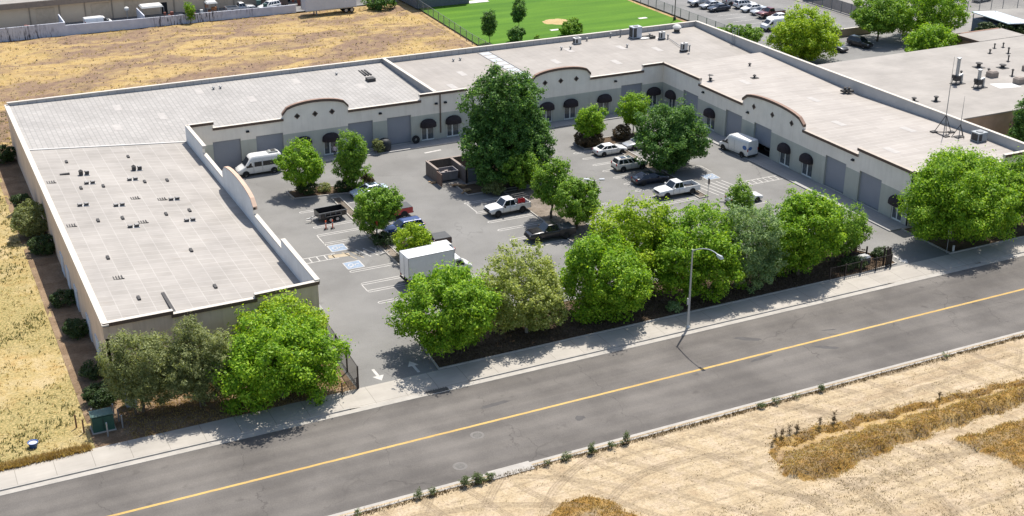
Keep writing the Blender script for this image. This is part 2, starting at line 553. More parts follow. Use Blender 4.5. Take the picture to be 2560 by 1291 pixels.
struct(mb.build('sidewalk', m_conc), 'pale concrete sidewalk with two driveway aprons', 'sidewalk')

# ---- left vacant strip, vacant lot behind, bare strip beside the building
m_left = dry_ground('straw_grass', (0.40, 0.32, 0.18), (0.375, 0.285, 0.13), (0.325, 0.21, 0.085), (0.17, 0.165, 0.06), 0.66, 0.52, (0.12, 0.2, 1))
struct(grid_sheet('grass_strip', list(np.arange(-60, 10.6, 1.0)), list(np.arange(98.95, 200.1, 1.0)), lambda x, y: rough_z(x * 1.5, y * 1.5) * 1.2 - 0.02, m_left), 'strip of yellow dry grass left of the building', 'field')
m_bare = dry_ground('bare_brown_soil', (0.25, 0.18, 0.12), (0.22, 0.155, 0.10), (0.16, 0.11, 0.07), (0.14, 0.11, 0.06), 0.5, 0.2)
struct(sheet('dirt_strip', rect(9.6, 12.9, 98.95, 200), 0.006, m_bare), 'bare brown soil strip along the west wall', 'ground')
struct(sheet('front_bed', rect(12.9, 32.8, 98.95, 108.6), 0.002, m_bare), 'brown leaf litter bed in front of the left wing', 'ground')
m_vac = dry_ground('vacant_straw', (0.37, 0.275, 0.135), (0.35, 0.245, 0.10), (0.205, 0.14, 0.098), (0.16, 0.145, 0.05), 0.48, 0.34, (0.06, 0.13, 1))
struct(grid_sheet('vacant_lot', list(np.arange(-60, 94.6, 1.5)), list(np.arange(183.6, 249.0, 1.5)), lambda x, y: rough_z(x, y) * 2 - 0.02, m_vac), 'vacant lot of straw and brown weeds behind the building', 'field')

# ---- car park asphalt
m_lot = asphalt('car_park_asphalt', (0.163, 0.159, 0.151), (0.192, 0.188, 0.179), (0.12, 0.1, 1), True, 0.35)
struct(sheet('parking_lot', rect(32.4, 105.4, 98.95, 162.4), -0.006, m_lot), 'grey asphalt parking court enclosed by the building', 'car park')
m_lot2 = asphalt('rear_asphalt', (0.16, 0.157, 0.152), (0.20, 0.197, 0.19), (0.1, 0.12, 1), True, 0.3)
struct(sheet('rear_car_park', [(126, 157), (171, 157), (171, 330), (141.0, 330), (141.0, 207), (139.5, 196), (126, 188)], -0.02, m_lot2), 'grey asphalt car park behind the right corner', 'car park')
struct(sheet('yard_paving', rect(-60, 96, 249.4, 262), -0.02, m_lot2), 'paved yard between the patched wall and the tan warehouse', 'yard')
struct(sheet('side_yard', rect(171.2, 330, 150, 330), -0.03, asphalt('side_asphalt', (0.2, 0.19, 0.18), (0.26, 0.25, 0.23), (0.1, 0.1, 1))), 'paved ground beyond the rear car park', 'yard')
m_lawn, nt, b = base_mat('mown_lawn')
c = ramp(nt, noise(nt, mapping(nt, (0.04, 0.3, 1)), 1.0, 6, 0.6), [(0.35, (0.050, 0.125, 0.010)), (0.65, (0.085, 0.18, 0.014))])
c = mix(nt, 0.4, c, ramp(nt, noise(nt, mapping(nt), 2.5, 6, 0.7), [(0.3, (0.6, 0.6, 0.6)), (0.7, (1.25, 1.25, 1.2))]), 'MULTIPLY')
pm = ramp(nt, noise(nt, mapping(nt, loc=(3, 8, 0)), 0.06, 3), [(0.68, (0, 0, 0)), (0.78, (0.5, 0.5, 0.5))])
c = mix(nt, pm, c, (0.12, 0.15, 0.02))
nt.links.new(c, b.inputs['Base Color']); b.inputs['Roughness'].default_value = 0.9; b.inputs['Specular IOR Level'].default_value = 0.15
struct(sheet('lawn', [(94.6, 184.0), (139.4, 184.0), (139.4, 226), (142, 300), (97.5, 300), (97.4, 241.5)], -0.03, m_lawn), 'bright green mown sports lawn behind the building', 'lawn')
struct(sheet('far_lawn', rect(196, 330, 205, 330), -0.024, m_lawn), 'patch of lawn in the far right corner', 'lawn')
m_sandpit = dry_ground('infield_sand', (0.42, 0.32, 0.17), (0.4, 0.3, 0.15), (0.34, 0.25, 0.12), (0.2, 0.2, 0.05), 0.6, 0.2)
mb = MB()
_r = random.Random(3)
pp = [(117.2 + 2.9 * math.cos(t) * _r.uniform(.8, 1.1), 219.4 + 2.6 * math.sin(t) * _r.uniform(.75, 1.1), -0.024) for t in np.linspace(0, 2 * PI, 20)[:-1]]
mb.face(pp)
struct(mb.build('bare_patch', m_sandpit), 'bare sandy patch worn in the lawn', 'ground')
m_pad = plain('pale_slab', (0.55, 0.53, 0.48), 0.8)
for (x, y), lb in (((113.6, 213.4), 'small white slab in the lawn by the bare patch'), ((133.8, 214.6), 'small white slab in the lawn near the dark pole')):
    tag(MB().box(x - .9, x + .9, y - .45, y + .45, -0.03, 0.03).build('slab', m_pad), lb, 'slab')
tag(MB().box(108.5, 113.0, 241.2, 243.4, -0.03, 0.05).build('slab', m_pad), 'white concrete pad beside the grey building', 'slab')

# ---- planters (soil islands with kerbs)
m_isl = dry_ground('island_soil', (0.22, 0.19, 0.16), (0.19, 0.16, 0.13), (0.13, 0.11, 0.09), (0.13, 0.12, 0.06), 0.5, 0.25)
m_soil = dry_ground('bark_soil', (0.13, 0.095, 0.065), (0.11, 0.078, 0.05), (0.075, 0.052, 0.035), (0.10, 0.085, 0.035), 0.5, 0.25)
def planter(name, poly, label, h=0.14, w=0.15, soil=m_soil):
    """Kerbed bed: the kerb runs inside the outline."""
    mb = MB()
    cx = sum(p[0] for p in poly) / len(poly); cy = sum(p[1] for p in poly) / len(poly)
    inn = []
    n = len(poly)
    for i in range(n):
        p0, p1, p2 = Vector(poly[i - 1]), Vector(poly[i]), Vector(poly[(i + 1) % n])
        d1 = (p1 - p0).normalized(); d2 = (p2 - p1).normalized()
        n1 = Vector((-d1.y, d1.x)); n2 = Vector((-d2.y, d2.x))
        bs = (n1 + n2); bs.normalize()
        k = w / max(0.4, bs.dot(n1))
        inn.append(p1 + bs * k)
    for i in range(n):
        j = (i + 1) % n
        a, b, c, d = poly[i], poly[j], inn[j], inn[i]
        mb.face([(a[0], a[1], -0.05), (b[0], b[1], -0.05), (b[0], b[1], h), (a[0], a[1], h)], 0)
        mb.face([(a[0], a[1], h), (b[0], b[1], h), (c[0], c[1], h), (d[0], d[1], h)], 0)
        mb.face([(d[0], d[1], h), (c[0], c[1], h), (c[0], c[1], 0.02), (d[0], d[1], 0.02)], 0)
    mb.face([(p[0], p[1], 0.05) for p in inn], 1)
    return struct(mb.build(name, [m_curb, soil]), label, 'planter')
planter('planter_bed', [(40.9, 99.0), (91.5, 99.0), (96.6, 99.4), (96.9, 101), (95.6, 103.6), (94, 106.5), (88, 107.2), (43.5, 106.8), (41.4, 105.6)], 'long dark mulch bed under the row of street trees')
planter('planter_bed', [(42.2, 148.2), (52.8, 146.6), (52.8, 148.2), (46, 151.3), (42.0, 151)], 'mulch island with trees near the white passenger van', 0.13)
planter('planter_bed', [(46.4, 109.5), (47.6, 109.5), (47.6, 146.2), (46.4, 146.4)], 'narrow kerbed island between the two left rows of bays', 0.13, soil=m_isl)
planter('planter_bed', [(66.9, 120.4), (71.2, 120.4), (71.2, 139.0), (66.9, 139.0)], 'kerbed island in the middle of the parking court', 0.13, soil=m_isl)
planter('planter_bed', [(62.3, 139.8), (76.0, 139.8), (76.0, 149), (68.4, 149.2), (68.4, 143.4), (62.3, 143.6)], 'mulch bed around the tall dark tree', 0.13)
planter('planter_bed', [(84.5, 149.3), (96.0, 149.3), (96.0, 152.6), (84.5, 152.6)], 'small mulch island near the rear corner', 0.13)
planter('planter_bed', [(88.2, 126.2), (89.6, 126.2), (89.6, 149.2), (88.2, 149.2)], 'narrow kerbed island between the two right rows of bays', 0.13, soil=m_isl)
planter('planter_bed', [(104.0, 98.98), (126, 98.98), (126, 107.1), (104.0, 107.1)], 'mulch bed under the big round tree at the right', 0.14)

# ---- painted parking markings
m_wht = plain('worn_white_paint', (0.43, 0.415, 0.39), 0.85, 0.22, 1.6)
m_blu = plain('faded_blue_paint', (0.21, 0.26, 0.33), 0.85, 0.2, 2)
m_ylp = plain('faded_yellow_paint', (0.33, 0.275, 0.195), 0.85, 0.2, 1)
ZM = -0.002
class PM(MB):
    def line(s, a, b, w=0.1, mi=0, z=ZM):
        a, b = Vector(a), Vector(b)
        d = (b - a).normalized(); n = Vector((-d.y, d.x)) * w / 2
        s.face([(*(a - n), z), (*(b - n), z), (*(b + n), z), (*(a + n), z)], mi)
    def hairpin(s, xo, xi, y, g=0.23, open_side=1):
        """double line of a bay divider, rounded at its open end xo"""
        sg = 1 if xi > xo else -1
        s.line((xo + sg * 0.25, y - g), (xi, y - g)); s.line((xo + sg * 0.25, y + g), (xi, y + g))
        q = [(xo + sg * (0.25 - 0.25 * math.sin(t)), y + g * math.cos(t)) for t in np.linspace(0, PI, 7)]
        for a, b in zip(q, q[1:]): s.line(a, b)
    def ladder(s, x0, x1, y0, y1, n):
        s.line((x0, y0), (x1, y0), .12); s.line((x0, y1), (x1, y1), .12)
        for i in range(n):
            x = x0 + (x1 - x0) * (i + .5) / n
            s.line((x, y0), (x, y1), .12)
    def hc(s, x, y, r):
        """blue square with the white wheelchair symbol; r=+1 reads from -X, -1 from +X"""
        k = .95
        s.face([(x - k, y - k, ZM), (x + k, y - k, ZM), (x + k, y + k, ZM), (x - k, y + k, ZM)], 1)
        z = ZM + .004
        for a, b in (((-k, -k), (k, -k)), ((k, -k), (k, k)), ((k, k), (-k, k)), ((-k, k), (-k, -k))):
            s.line((x + a[0], y + a[1]), (x + b[0], y + b[1]), .1, 0, z)
        z += .003
        T = lambda u, v: (x + v * r, y - u * r)
        q = [T(-.02 + .36 * math.cos(t), -.22 + .36 * math.sin(t)) for t in np.linspace(PI * .75, PI * 2.05, 12)]
        for a, b in zip(q, q[1:]): s.line(a, b, .1, 0, z)
        for a, b in (((-.12, .42), (-.06, -.1)), ((-.06, -.1), (.3, -.12)), ((.3, -.12), (.44, -.5)), ((-.1, .18), (.24, .16)), ((.44, -.5), (.6, -.48))):
            s.line(T(*a), T(*b), .11, 0, z + .003)
        s.line(T(-.2, .56), T(-.04, .56), .16, 0, z + .003)
    def arrow(s, x, y, sg):
        s.line((x, y - sg * 1.1), (x, y + sg * .3), .28)
        s.face([(x - .55, y + sg * .3, ZM), (x + .55, y + sg * .3, ZM), (x, y + sg * 1.3, ZM)][::sg], 0)
pm = PM()
for y in (132.7, 135.4, 123.95, 120.35, 118.3, 115.2, 111.8):
    pm.hairpin(41.0, 46.3, y)
for y in (138.0, 140.7, 143.4): pm.hairpin(41.4, 46.3, y)
for y in (111.8, 114.5, 117.2, 119.9, 122.6, 125.3, 128, 130.7, 133.4, 136.1, 138.8, 141.5, 144.2): pm.hairpin(53.2, 47.8, y)
for y in (137.4, 133.9, 130.5, 127.7, 124.4, 121.6): pm.hairpin(60.8, 66.8, y)
for y in (121.6, 124.4, 127.1, 129.8, 132.5, 135.2): pm.hairpin(77.0, 71.4, y)
for y in (126.5, 129.3, 132, 134.8, 137.5, 140.3, 143.0, 145.8, 148.4): pm.hairpin(82.3, 88.1, y)
for y in (136.5, 139.2, 142, 144.7, 147.4, 121.8): pm.hairpin(95.2, 89.7, y)
pm.line((41.0, 132.2), (41.0, 135.2)); pm.line((41.0, 118.3), (41.0, 120.4)); pm.line((95.3, 134.0), (95.3, 136.5)); pm.line((61.0, 134), (61.0, 137.5))
pm.hc(42.0, 131.0, 1); pm.hc(42.0, 125.6, 1); pm.hc(94.0, 132.4, -1); pm.hc(94.0, 124.4, -1)
for i in range(7):
    a = 42.0 + i * .85
    pm.line((a, 129.6), (a + .9 if a < 46 else a, 127.0), .13, 0 if i > 1 else 2)
for i in range(6):
    a = 90.3 + i * .85
    pm.line((a, 130.6), (a + .8, 126.2), .13)
pm.ladder(33.2, 41.2, 128.2, 129.6, 9); pm.ladder(95.9, 103.0, 127.6, 129.0, 8)
pm.line((40.2, 128.9), (42.6, 128.6), .9, 2)
pm.arrow(35.4, 100.7, -1); pm.arrow(39.1, 100.5, 1); pm.arrow(97.9, 100.3, -1)
pm.line((63.8, 157.6), (66.4, 157.9), .35)
struct(pm.build('parking_markings', [m_wht, m_blu, m_ylp]), 'worn white bay lines, crossings, arrows and wheelchair symbols on the court', 'road markings')
pm = PM()
for y in np.arange(196, 222, 2.75):
    pm.line((148.0, y), (153.0, y), .12, 0, -0.016); pm.line((154.6, y), (159.6, y), .12, 0, -0.016)
struct(pm.build('bay_markings', [m_wht, m_blu, m_ylp]), 'white bay lines in the rear car park', 'road markings')

# ---- raised walk in front of the units
mb = MB()
mb.box(35.3, 102.3, 159.75, 162.24, -0.03, 0.13)
mb.box(102.3, 105.18, 107.2, 162.24, -0.03, 0.13)
mb.box(32.75, 35.3, 116, 162.24, -0.03, 0.13)
struct(mb.build('walkway', brick_mat('walk_slabs', (0.29, 0.285, 0.275), (0.31, 0.305, 0.295), (0.2, 0.2, 0.19), 1.5, 9.0, 0.03, 0, 0, blot=0.12)), 'raised concrete walk along the roller doors', 'walkway')
# ---- street ironwork
m_iron = plain('cast_iron', (0.10, 0.095, 0.09), 0.6, 0.25, 6, 0.4)
for x, y, lb in ((39.4, 87.0, 'round manhole cover with a pale collar near the yellow line'), (36.1, 83.2, 'round manhole cover nearest the sandy field')):
    mb = MB(); mb.lathe([(0.62, -0.127), (0.62, -0.122), (0.40, -0.121)], x, y, 20, 0); mb.lathe([(0.40, -0.1205), (0.40, -0.115)], x, y, 20, 1)
    tag(mb.build('manhole_cover', [plain('collar_concrete', (0.145, 0.136, 0.126), .85), m_iron]), lb, 'manhole cover')
mb = MB(); mb.box(38.2, 40.4, 95.25, 95.95, -0.14, -0.098)
for i in range(9): mb.box(38.3 + i * .24, 38.42 + i * .24, 95.3, 95.9, -0.1, -0.082)
tag(mb.build('storm_drain', m_iron), 'dark storm drain grate in the gutter at the driveway', 'storm drain')
mb = MB(); mb.box(37.6, 41.4, 80.0, 81.25, -0.15, 0.03, 0); mb.box(38.4, 40.4, 81.22, 81.27, -0.1, -0.02, 1)
tag(mb.build('drain_inlet', [m_curb, m_iron]), 'pale concrete drain inlet in the near kerb', 'drain')
# ================================================================== the U shaped unit building
m_cream = plain('cream_stucco', (0.80, 0.72, 0.62), 0.9, 0.07, 0.5, bmp=0.05, streak=0.28)
m_lower = plain('grey_green_stucco', (0.44, 0.44, 0.38), 0.9, 0.07, 0.5, bmp=0.05, streak=0.28)
m_tan = plain('tan_stucco', (0.66, 0.52, 0.41), 0.9, 0.09, 0.4, streak=0.6)
m_cap = plain('cream_coping', (0.47, 0.435, 0.385), 0.75, 0.08, 0.8)
m_brown = plain('brown_trim', (0.12, 0.08, 0.06), 0.7, 0.12, 1)
m_terra = plain('terracotta_trim', (0.22, 0.14, 0.105), 0.7, 0.12, 1)
m_panel = brick_mat('parapet_panels', (0.38, 0.37, 0.365), (0.42, 0.41, 0.40), (0.24, 0.235, 0.23), 1.2, 8, 0.05, 0, 0, blot=0.1)
m_door, nt, b = base_mat('roller_door_slats')
wv = nt.nodes.new('ShaderNodeTexWave'); wv.bands_direction = 'Z'; wv.inputs['Scale'].default_value = 2.2
nt.links.new(mapping(nt), wv.inputs['Vector'])
nt.links.new(mix(nt, .12, ramp(nt, wv.outputs['Fac'], [(0, (0.235, 0.245, 0.275)), (1, (0.285, 0.295, 0.325))]), ramp(nt, noise(nt, mapping(nt), .8, 5), [(.3, (.15, .15, .16)), (.7, (.3, .3, .3))])), b.inputs['Base Color'])
b.inputs['Roughness'].default_value = 0.55
m_awn = plain('awning_canvas', (0.028, 0.021, 0.023), 0.8, 0.25, 3)
m_glass = glass_dark('shop_glass', (0.085, 0.095, 0.10), 0.08)
m_alu = plain('pale_frame', (0.72, 0.72, 0.69), 0.5, 0.06, 2)
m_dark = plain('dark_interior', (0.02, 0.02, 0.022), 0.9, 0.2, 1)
m_steel = plain('galvanised_steel', (0.36, 0.37, 0.38), 0.45, 0.15, 4, 0.6)
m_grey = plain('grey_metal', (0.22, 0.225, 0.23), 0.5, 0.15, 3, 0.3)
m_black = plain('black_metal', (0.02, 0.02, 0.022), 0.5, 0.3, 4, 0.2)

bld = empty('business_park', (12.75, 108.7, 0))
tag(bld, 'U shaped cream and grey unit building with arched parapets around the parking court', 'building')
inv = Matrix.Translation((-12.75, -108.7, 0))
def bpart(mb, name, mats, smooth=None, parent=bld):
    """parts are modelled in world metres; keep them there under the building's empty"""
    o = mb.build(name, mats, None, smooth)
    o.parent = parent
    o.matrix_parent_inverse = inv if parent is bld else Matrix.Identity(4)
    return o
bpy.context.view_layer.update()

ARC = 8.12
def arch_pts(u0, u1, zs=6.78, zt=ARC, n=14):
    r = []
    for i in range(n + 1):
        t = i / n
        r.append((u0 + (u1 - u0) * t, zs + (zt - zs) * math.sqrt(max(0, 1 - (2 * t - 1) ** 2)) ** 0.9 if 0 < t < 1 else zs))
    return r
def profile(segs):
    """list of (u0,z0,u1,z1) flats and ('arch',u0,u1)"""
    out = []
    for s in segs:
        if s[0] == 'arch':
            a = arch_pts(s[1], s[2])
            out += [(p[0], p[1], q[0], q[1], 1) for p, q in zip(a, a[1:])]
        else:
            out.append((*s, 0))
    return out
def facade(name, P, segs, openings, band=3.9, t=0.3, zback=4.0, jamb=0.28, mats=None, cap=None, arcm=None):
    """P(u,d,z) places a point; d is outward.  Wall front split at the paint band, openings cut out, parapet back and ends closed."""
    prof = profile(segs)
    us = sorted(set([round(s[0], 4) for s in prof] + [round(s[2], 4) for s in prof] + [round(o[i], 4) for o in openings for i in (0, 1)]))
    mb = MB()
    def topz(u, seg): return seg[1] + (seg[3] - seg[1]) * (u - seg[0]) / (seg[2] - seg[0])
    for ua, ub in zip(us, us[1:]):
        mid = (ua + ub) / 2
        seg = next((s for s in prof if s[0] <= mid <= s[2]), None)
        if seg is None: continue
        za, zb = topz(ua, seg), topz(ub, seg)
        cuts = sorted([(o[2], o[3]) for o in openings if o[0] - 1e-4 <= ua and ub <= o[1] + 1e-4])
        z = 0.0
        iv = []
        for c0, c1 in cuts:
            if c0 > z: iv.append((z, c0))
            z = c1
        spans = iv + [(z, None)]
        for z0, z1 in spans:
            if z1 is None:
                if z0 < band: mb.face([P(ua, 0, z0), P(ub, 0, z0), P(ub, 0, band), P(ua, 0, band)], 1); z0 = band
                mb.face([P(ua, 0, z0), P(ub, 0, z0), P(ub, 0, zb), P(ua, 0, za)], 0)
            elif z1 <= band: mb.face([P(ua, 0, z0), P(ub, 0, z0), P(ub, 0, z1), P(ua, 0, z1)], 1)
            else:
                mb.face([P(ua, 0, z0), P(ub, 0, z0), P(ub, 0, band), P(ua, 0, band)], 1)
                mb.face([P(ua, 0, band), P(ub, 0, band), P(ub, 0, z1), P(ua, 0, z1)], 0)
        mb.face([P(ub, -t, zback), P(ua, -t, zback), P(ua, -t, za), P(ub, -t, zb)], 2)
        mb.face([P(ua, 0, za), P(ub, 0, zb), P(ub, -t, zb), P(ua, -t, za)], 0)
    for s, q in zip(prof, prof[1:]):                                  # vertical ends at steps
        if abs(s[3] - q[1]) > .01:
            a, b_ = sorted((s[3], q[1]))
            mb.face([P(q[0], 0, a), P(q[0], -t, a), P(q[0], -t, b_), P(q[0], 0, b_)], 0)
    for s, u in ((prof[0], prof[0][0]), (prof[-1], prof[-1][2])):
        z = s[1] if u == s[0] else s[3]
        mb.face([P(u, 0, 0), P(u, -t, 0), P(u, -t, z), P(u, 0, z)], 0)
    for o in openings:
        u0, u1, z0, z1 = o[:4]
        for a, b_ in (((u0, z0), (u0, z1)), ((u0, z1), (u1, z1)), ((u1, z1), (u1, z0)), ((u1, z0), (u0, z0))):
            mb.face([P(a[0], 0, a[1]), P(b_[0], 0, b_[1]), P(b_[0], -jamb, b_[1]), P(a[0], -jamb, a[1])], 1)
    bpart(mb, name, mats or [m_cream, m_lower, m_panel])
    # copings: white on the flats, terracotta on the arches, brown fascia all along
    runs = []
    for u0, z0, u1, z1, arc in prof:
        if not (arc and runs and runs[-1][1] and abs(runs[-1][2] - u0) < 1e-6): runs.append([MB(), arc, u0])
        runs[-1][2] = u1
        q = runs[-1][0]
        h, o1, o2 = 0.24, 0.20, -0.02
        k = len(q.v)
        e = 0 if arc else 0.10
        lo = [P(u0 - e, o1, z0 - .24), P(u1 + e, o1, z1 - .24), P(u1 + e, -t - o2, z1 - .24), P(u0 - e, -t - o2, z0 - .24)]
        hi = [P(u0 - e, o1, z0 + .12), P(u1 + e, o1, z1 + .12), P(u1 + e, -t - o2, z1 + .12), P(u0 - e, -t - o2, z0 + .12)]
        q.v += lo + hi
        for f, mi in (((0, 1, 5, 4), 1), ((1, 2, 6, 5), 0), ((2, 3, 7, 6), 0), ((3, 0, 4, 7), 0), ((4, 5, 6, 7), 0), ((3, 2, 1, 0), 1)):
            q.f.append(tuple(k + i for i in f)); q.m.append(mi)
    for q, arc, _u1 in runs:
        bpart(q, 'arch_coping' if arc else 'coping', [(arcm or m_terra) if arc else (cap or m_cap), m_brown])

def roller_door(P, u0, u1, z1=4.2, z0=0.13):
    mb = MB()
    mb.face([P(u0 - .05, -.26, z0), P(u1 + .05, -.26, z0), P(u1 + .05, -.26, z1 + .05), P(u0 - .05, -.26, z1 + .05)])
    mb.face([P(u0 - .05, -.29, z0), P(u0 - .05, -.29, z1), P(u1 + .05, -.29, z1), P(u1 + .05, -.29, z0)])
    o = bpart(mb, 'roller_door', m_door)
    mb = MB()
    a, b_ = P(u0 + .02, -.19, z0), P(u1 - .02, -.23, z0 + .12)
    mb.box(min(a[0], b_[0]), max(a[0], b_[0]), min(a[1], b_[1]), max(a[1], b_[1]), z0, z0 + .12)
    bpart(mb, 'bottom_rail', m_grey, None, o)
def awning(P, uc, w=2.4, z=2.45, h=.85, d=.85):
    """quarter dome canvas hood"""
    mb = MB()
    nu, nv = 12, 5
    rows = []
    for j in range(nv + 1):
        b_ = PI / 2 * j / nv
        rows.append([P(uc - w / 2 * math.cos(PI * i / nu) * math.sin(b_) ** .9, .02 + d * math.sin(b_) * math.sin(PI * i / nu) ** .6, z + h * math.cos(b_) ** .85) for i in range(nu + 1)])
    for j in range(nv):
        for i in range(nu):
            mb.face([rows[j][i], rows[j + 1][i], rows[j + 1][i + 1], rows[j][i + 1]])
    for i in range(nu):
        a, b_ = rows[nv][i], rows[nv][i + 1]
        mb.face([a, (a[0], a[1], z - .28), (b_[0], b_[1], z - .28), b_])
    bpart(mb, 'awning', m_awn, 50)
def shopfront(P, u0, u1, split=0.5, z1=2.25, z0=0.13):
    mb = MB()
    f = .12
    um = u0 + (u1 - u0) * split
    def bar(a, b_, c, d):
        p, q = P(a, -.10, c), P(b_, -.18, d)
        mb.box(min(p[0], q[0]), max(p[0], q[0]), min(p[1], q[1]), max(p[1], q[1]), c, d)
    for a, b_, c, d in ((u0, u0 + f, z0, z1), (u1 - f, u1, z0, z1), (um - f * .8, um + f * .8, z0, z1), (u0 + f, um - f * .8, z1 - f, z1), (um + f * .8, u1 - f, z1 - f, z1), (u0 + f, um - f * .8, z0, z0 + .16), (um + f * .8, u1 - f, z0, z0 + .16)):
        bar(a, b_, c, d)
    fr = bpart(mb, 'glass_door', m_alu)
    mb = MB(); mb.face([P(u0 + .01, -.14, z0), P(u1 - .01, -.14, z0), P(u1 - .01, -.14, z1), P(u0 + .01, -.14, z1)])
    bpart(mb, 'pane', m_glass, None, fr)
    mb = MB()
    p, q = P(um + .14, -.08, 1.0), P(um + .18, -.03, 1.35)
    mb.box(min(p[0], q[0]), max(p[0], q[0]), min(p[1], q[1]), max(p[1], q[1]), 1.0, 1.35)
    bpart(mb, 'handle', m_steel, None, fr)
def diamond(P, u, z, r=.42):
    mb = MB()
    a = [P(u - r, .0, z), P(u, .0, z - r), P(u + r, .0, z), P(u, .0, z + r)]
    c = [P(u - r, .05, z), P(u, .05, z - r), P(u + r, .05, z), P(u, .05, z + r)]
    i1 = [P(u - r * .6, .05, z), P(u, .05, z - r * .6), P(u + r * .6, .05, z), P(u, .05, z + r * .6)]
    i2 = [P(u - r * .6, .02, z), P(u, .02, z - r * .6), P(u + r * .6, .02, z), P(u, .02, z + r * .6)]
    for k in range(4):
        j = (k + 1) % 4
        mb.face([a[k], a[j], c[j], c[k]], 0); mb.face([c[k], c[j], i1[j], i1[k]], 0); mb.face([i1[k], i1[j], i2[j], i2[k]], 0)
    mb.face(i2, 1)
    bpart(mb, 'diamond_vent', [m_brown, m_black])
def wall_light(P, u, z=5.0):
    mb = MB()
    q = [P(u - .2, .0, z - .1), P(u + .2, .0, z - .1), P(u + .2, .32, z - .02), P(u - .2, .32, z - .02)]
    r = [P(u - .2, .0, z + .2), P(u + .2, .0, z + .2), P(u + .2, .25, z + .12), P(u - .2, .25, z + .12)]
    mb.hexa(q, r)
    bpart(mb, 'wall_light', m_black)

DOOR = lambda u0, u1: (u0, u1, 0.13, 4.2)
SHOP = lambda u0, u1: (u0, u1, 0.13, 2.25)
ZL, ZH = 6.08, 6.88
# rear facade
PR = lambda u, d, z: (u, 162.25 - d, z)
r_doors = [(35.8, 39.5), (41.6, 45.3), (54.5, 58.1), (60.2, 63.8), (73.4, 77.0), (78.9, 82.4), (97.9, 101.6)]
r_shops = [(47.0, 49.0, .5), (50.9, 52.9, .45), (65.3, 67.3, .45), (69.2, 71.2, .45), (84.2, 86.2, .5), (88.2, 90.2, .5), (93.9, 96.0, .5), (102.8, 104.4, .5)]
facade('rear_wall', PR, [(32.7, ZH, 36.0, ZH), (36.0, ZL, 45.35, ZL), ('arch', 45.35, 54.65), (54.65, ZL, 65.2, ZL), (65.2, ZH, 72.3, ZH), (72.3, ZL, 82.6, ZL), ('arch', 82.6, 92.5), (92.5, ZL, 101.6, ZL), (101.6, ZH, 105.2, ZH)],
       [DOOR(*d) for d in r_doors] + [SHOP(s[0], s[1]) for s in r_shops])
for d in r_doors: roller_door(PR, *d)
for a, b_, c in r_shops:
    shopfront(PR, a, b_, c); awning(PR, (a + b_) / 2)
for u in (47.4, 49.9, 52.3, 84.9, 87.5, 90.1): diamond(PR, u, 6.22)
for u in (40.5, 59.2, 77.9, 96.8): wall_light(PR, u, 4.98)
for u in (67.6, 69.0): wall_light(PR, u, 5.3)
mb = MB(); mb.box(68.15, 68.3, 162.12, 162.245, 1.0, 6.7); bpart(mb, 'downspout', m_brown)
# right wing facade
PW = lambda u, d, z: (105.2 - d, u, z)
w_doors = [(152.5, 156.4), (141.5, 145.4), (134.7, 138.6), (119.2, 123.2), (112.6, 116.6)]
w_shops = [(158.6, 160.4, .5), (148.0, 150.2, .5), (130.3, 132.6, .5), (125.6, 127.8, .5), (108.6, 110.4, .5)]
facade('right_wing_wall', PW, [(107.43, ZH, 117.2, ZH), (117.2, ZL, 128.0, ZL), ('arch', 128.0, 141.6), (141.6, ZL, 152.3, ZL), (152.3, ZH, 162.25, ZH)],
       [DOOR(*d) for d in w_doors] + [SHOP(s[0], s[1]) for s in w_shops], cap=plain('beige_coping', (0.36, 0.315, 0.27), .8, .12, 1))
for d in w_doors:
    roller_door(PW, d[0], d[1], 4.2, 1.45 if d[0] == 134.7 else .13)
for a, b_, c in w_shops:
    shopfront(PW, a, b_, c); awning(PW, (a + b_) / 2)
for u in (139.0, 134.8, 130.6): diamond(PW, u, 6.3)
for u in (140.2, 118.0, 151.2): wall_light(PW, u, 5.1)
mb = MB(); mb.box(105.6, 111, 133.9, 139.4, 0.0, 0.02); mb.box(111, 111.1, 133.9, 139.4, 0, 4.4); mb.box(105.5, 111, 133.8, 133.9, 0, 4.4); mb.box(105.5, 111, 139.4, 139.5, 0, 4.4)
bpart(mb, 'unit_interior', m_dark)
# left wing, court side (mirror of the right wing) with the low corner notch
PLE = lambda u, d, z: (32.7 + d, u, z)
l_doors = [(149.0, 152.6), (141.5, 145.4), (123.6, 127.4), (112.6, 116.6)]
facade('left_wing_court_wall', PLE, [(108.73, ZH, 119.8, ZH), (119.8, ZL - .2, 130.2, ZL - .2), ('arch', 130.2, 143.4), (143.4, ZL - .2, 153.0, ZL - .2), (153.0, ZH, 162.2, ZH)], [DOOR(*d) for d in l_doors], zback=4.2, arcm=plain('peach_trim', (0.46, 0.33, 0.25), .75, .12, .5), mats=[m_cream, m_lower, plain('pale_parapet', (0.60, 0.60, 0.59), .85, .08, .6, streak=.3)])
for d in l_doors: roller_door(PLE, *d)
# left wing, street side
PLF = lambda u, d, z: (u, 108.7 - d, z)
facade('left_wing_street_wall', PLF, [(12.75, 6.55, 18.8, 6.55), (18.8, 6.2, 26.6, 6.2), (26.6, 6.6, 32.7, 6.75)], [], band=1.2, mats=[m_tan, m_lower, m_panel])
# right wing, street side
PRF = lambda u, d, z: (u, 107.4 - d, z)
facade('right_wing_street_wall', PRF, [(105.2, 6.88, 112, 6.88), (112, ZL, 119.5, ZL), (119.5, ZH, 125.0, ZH)], [], band=1.2)
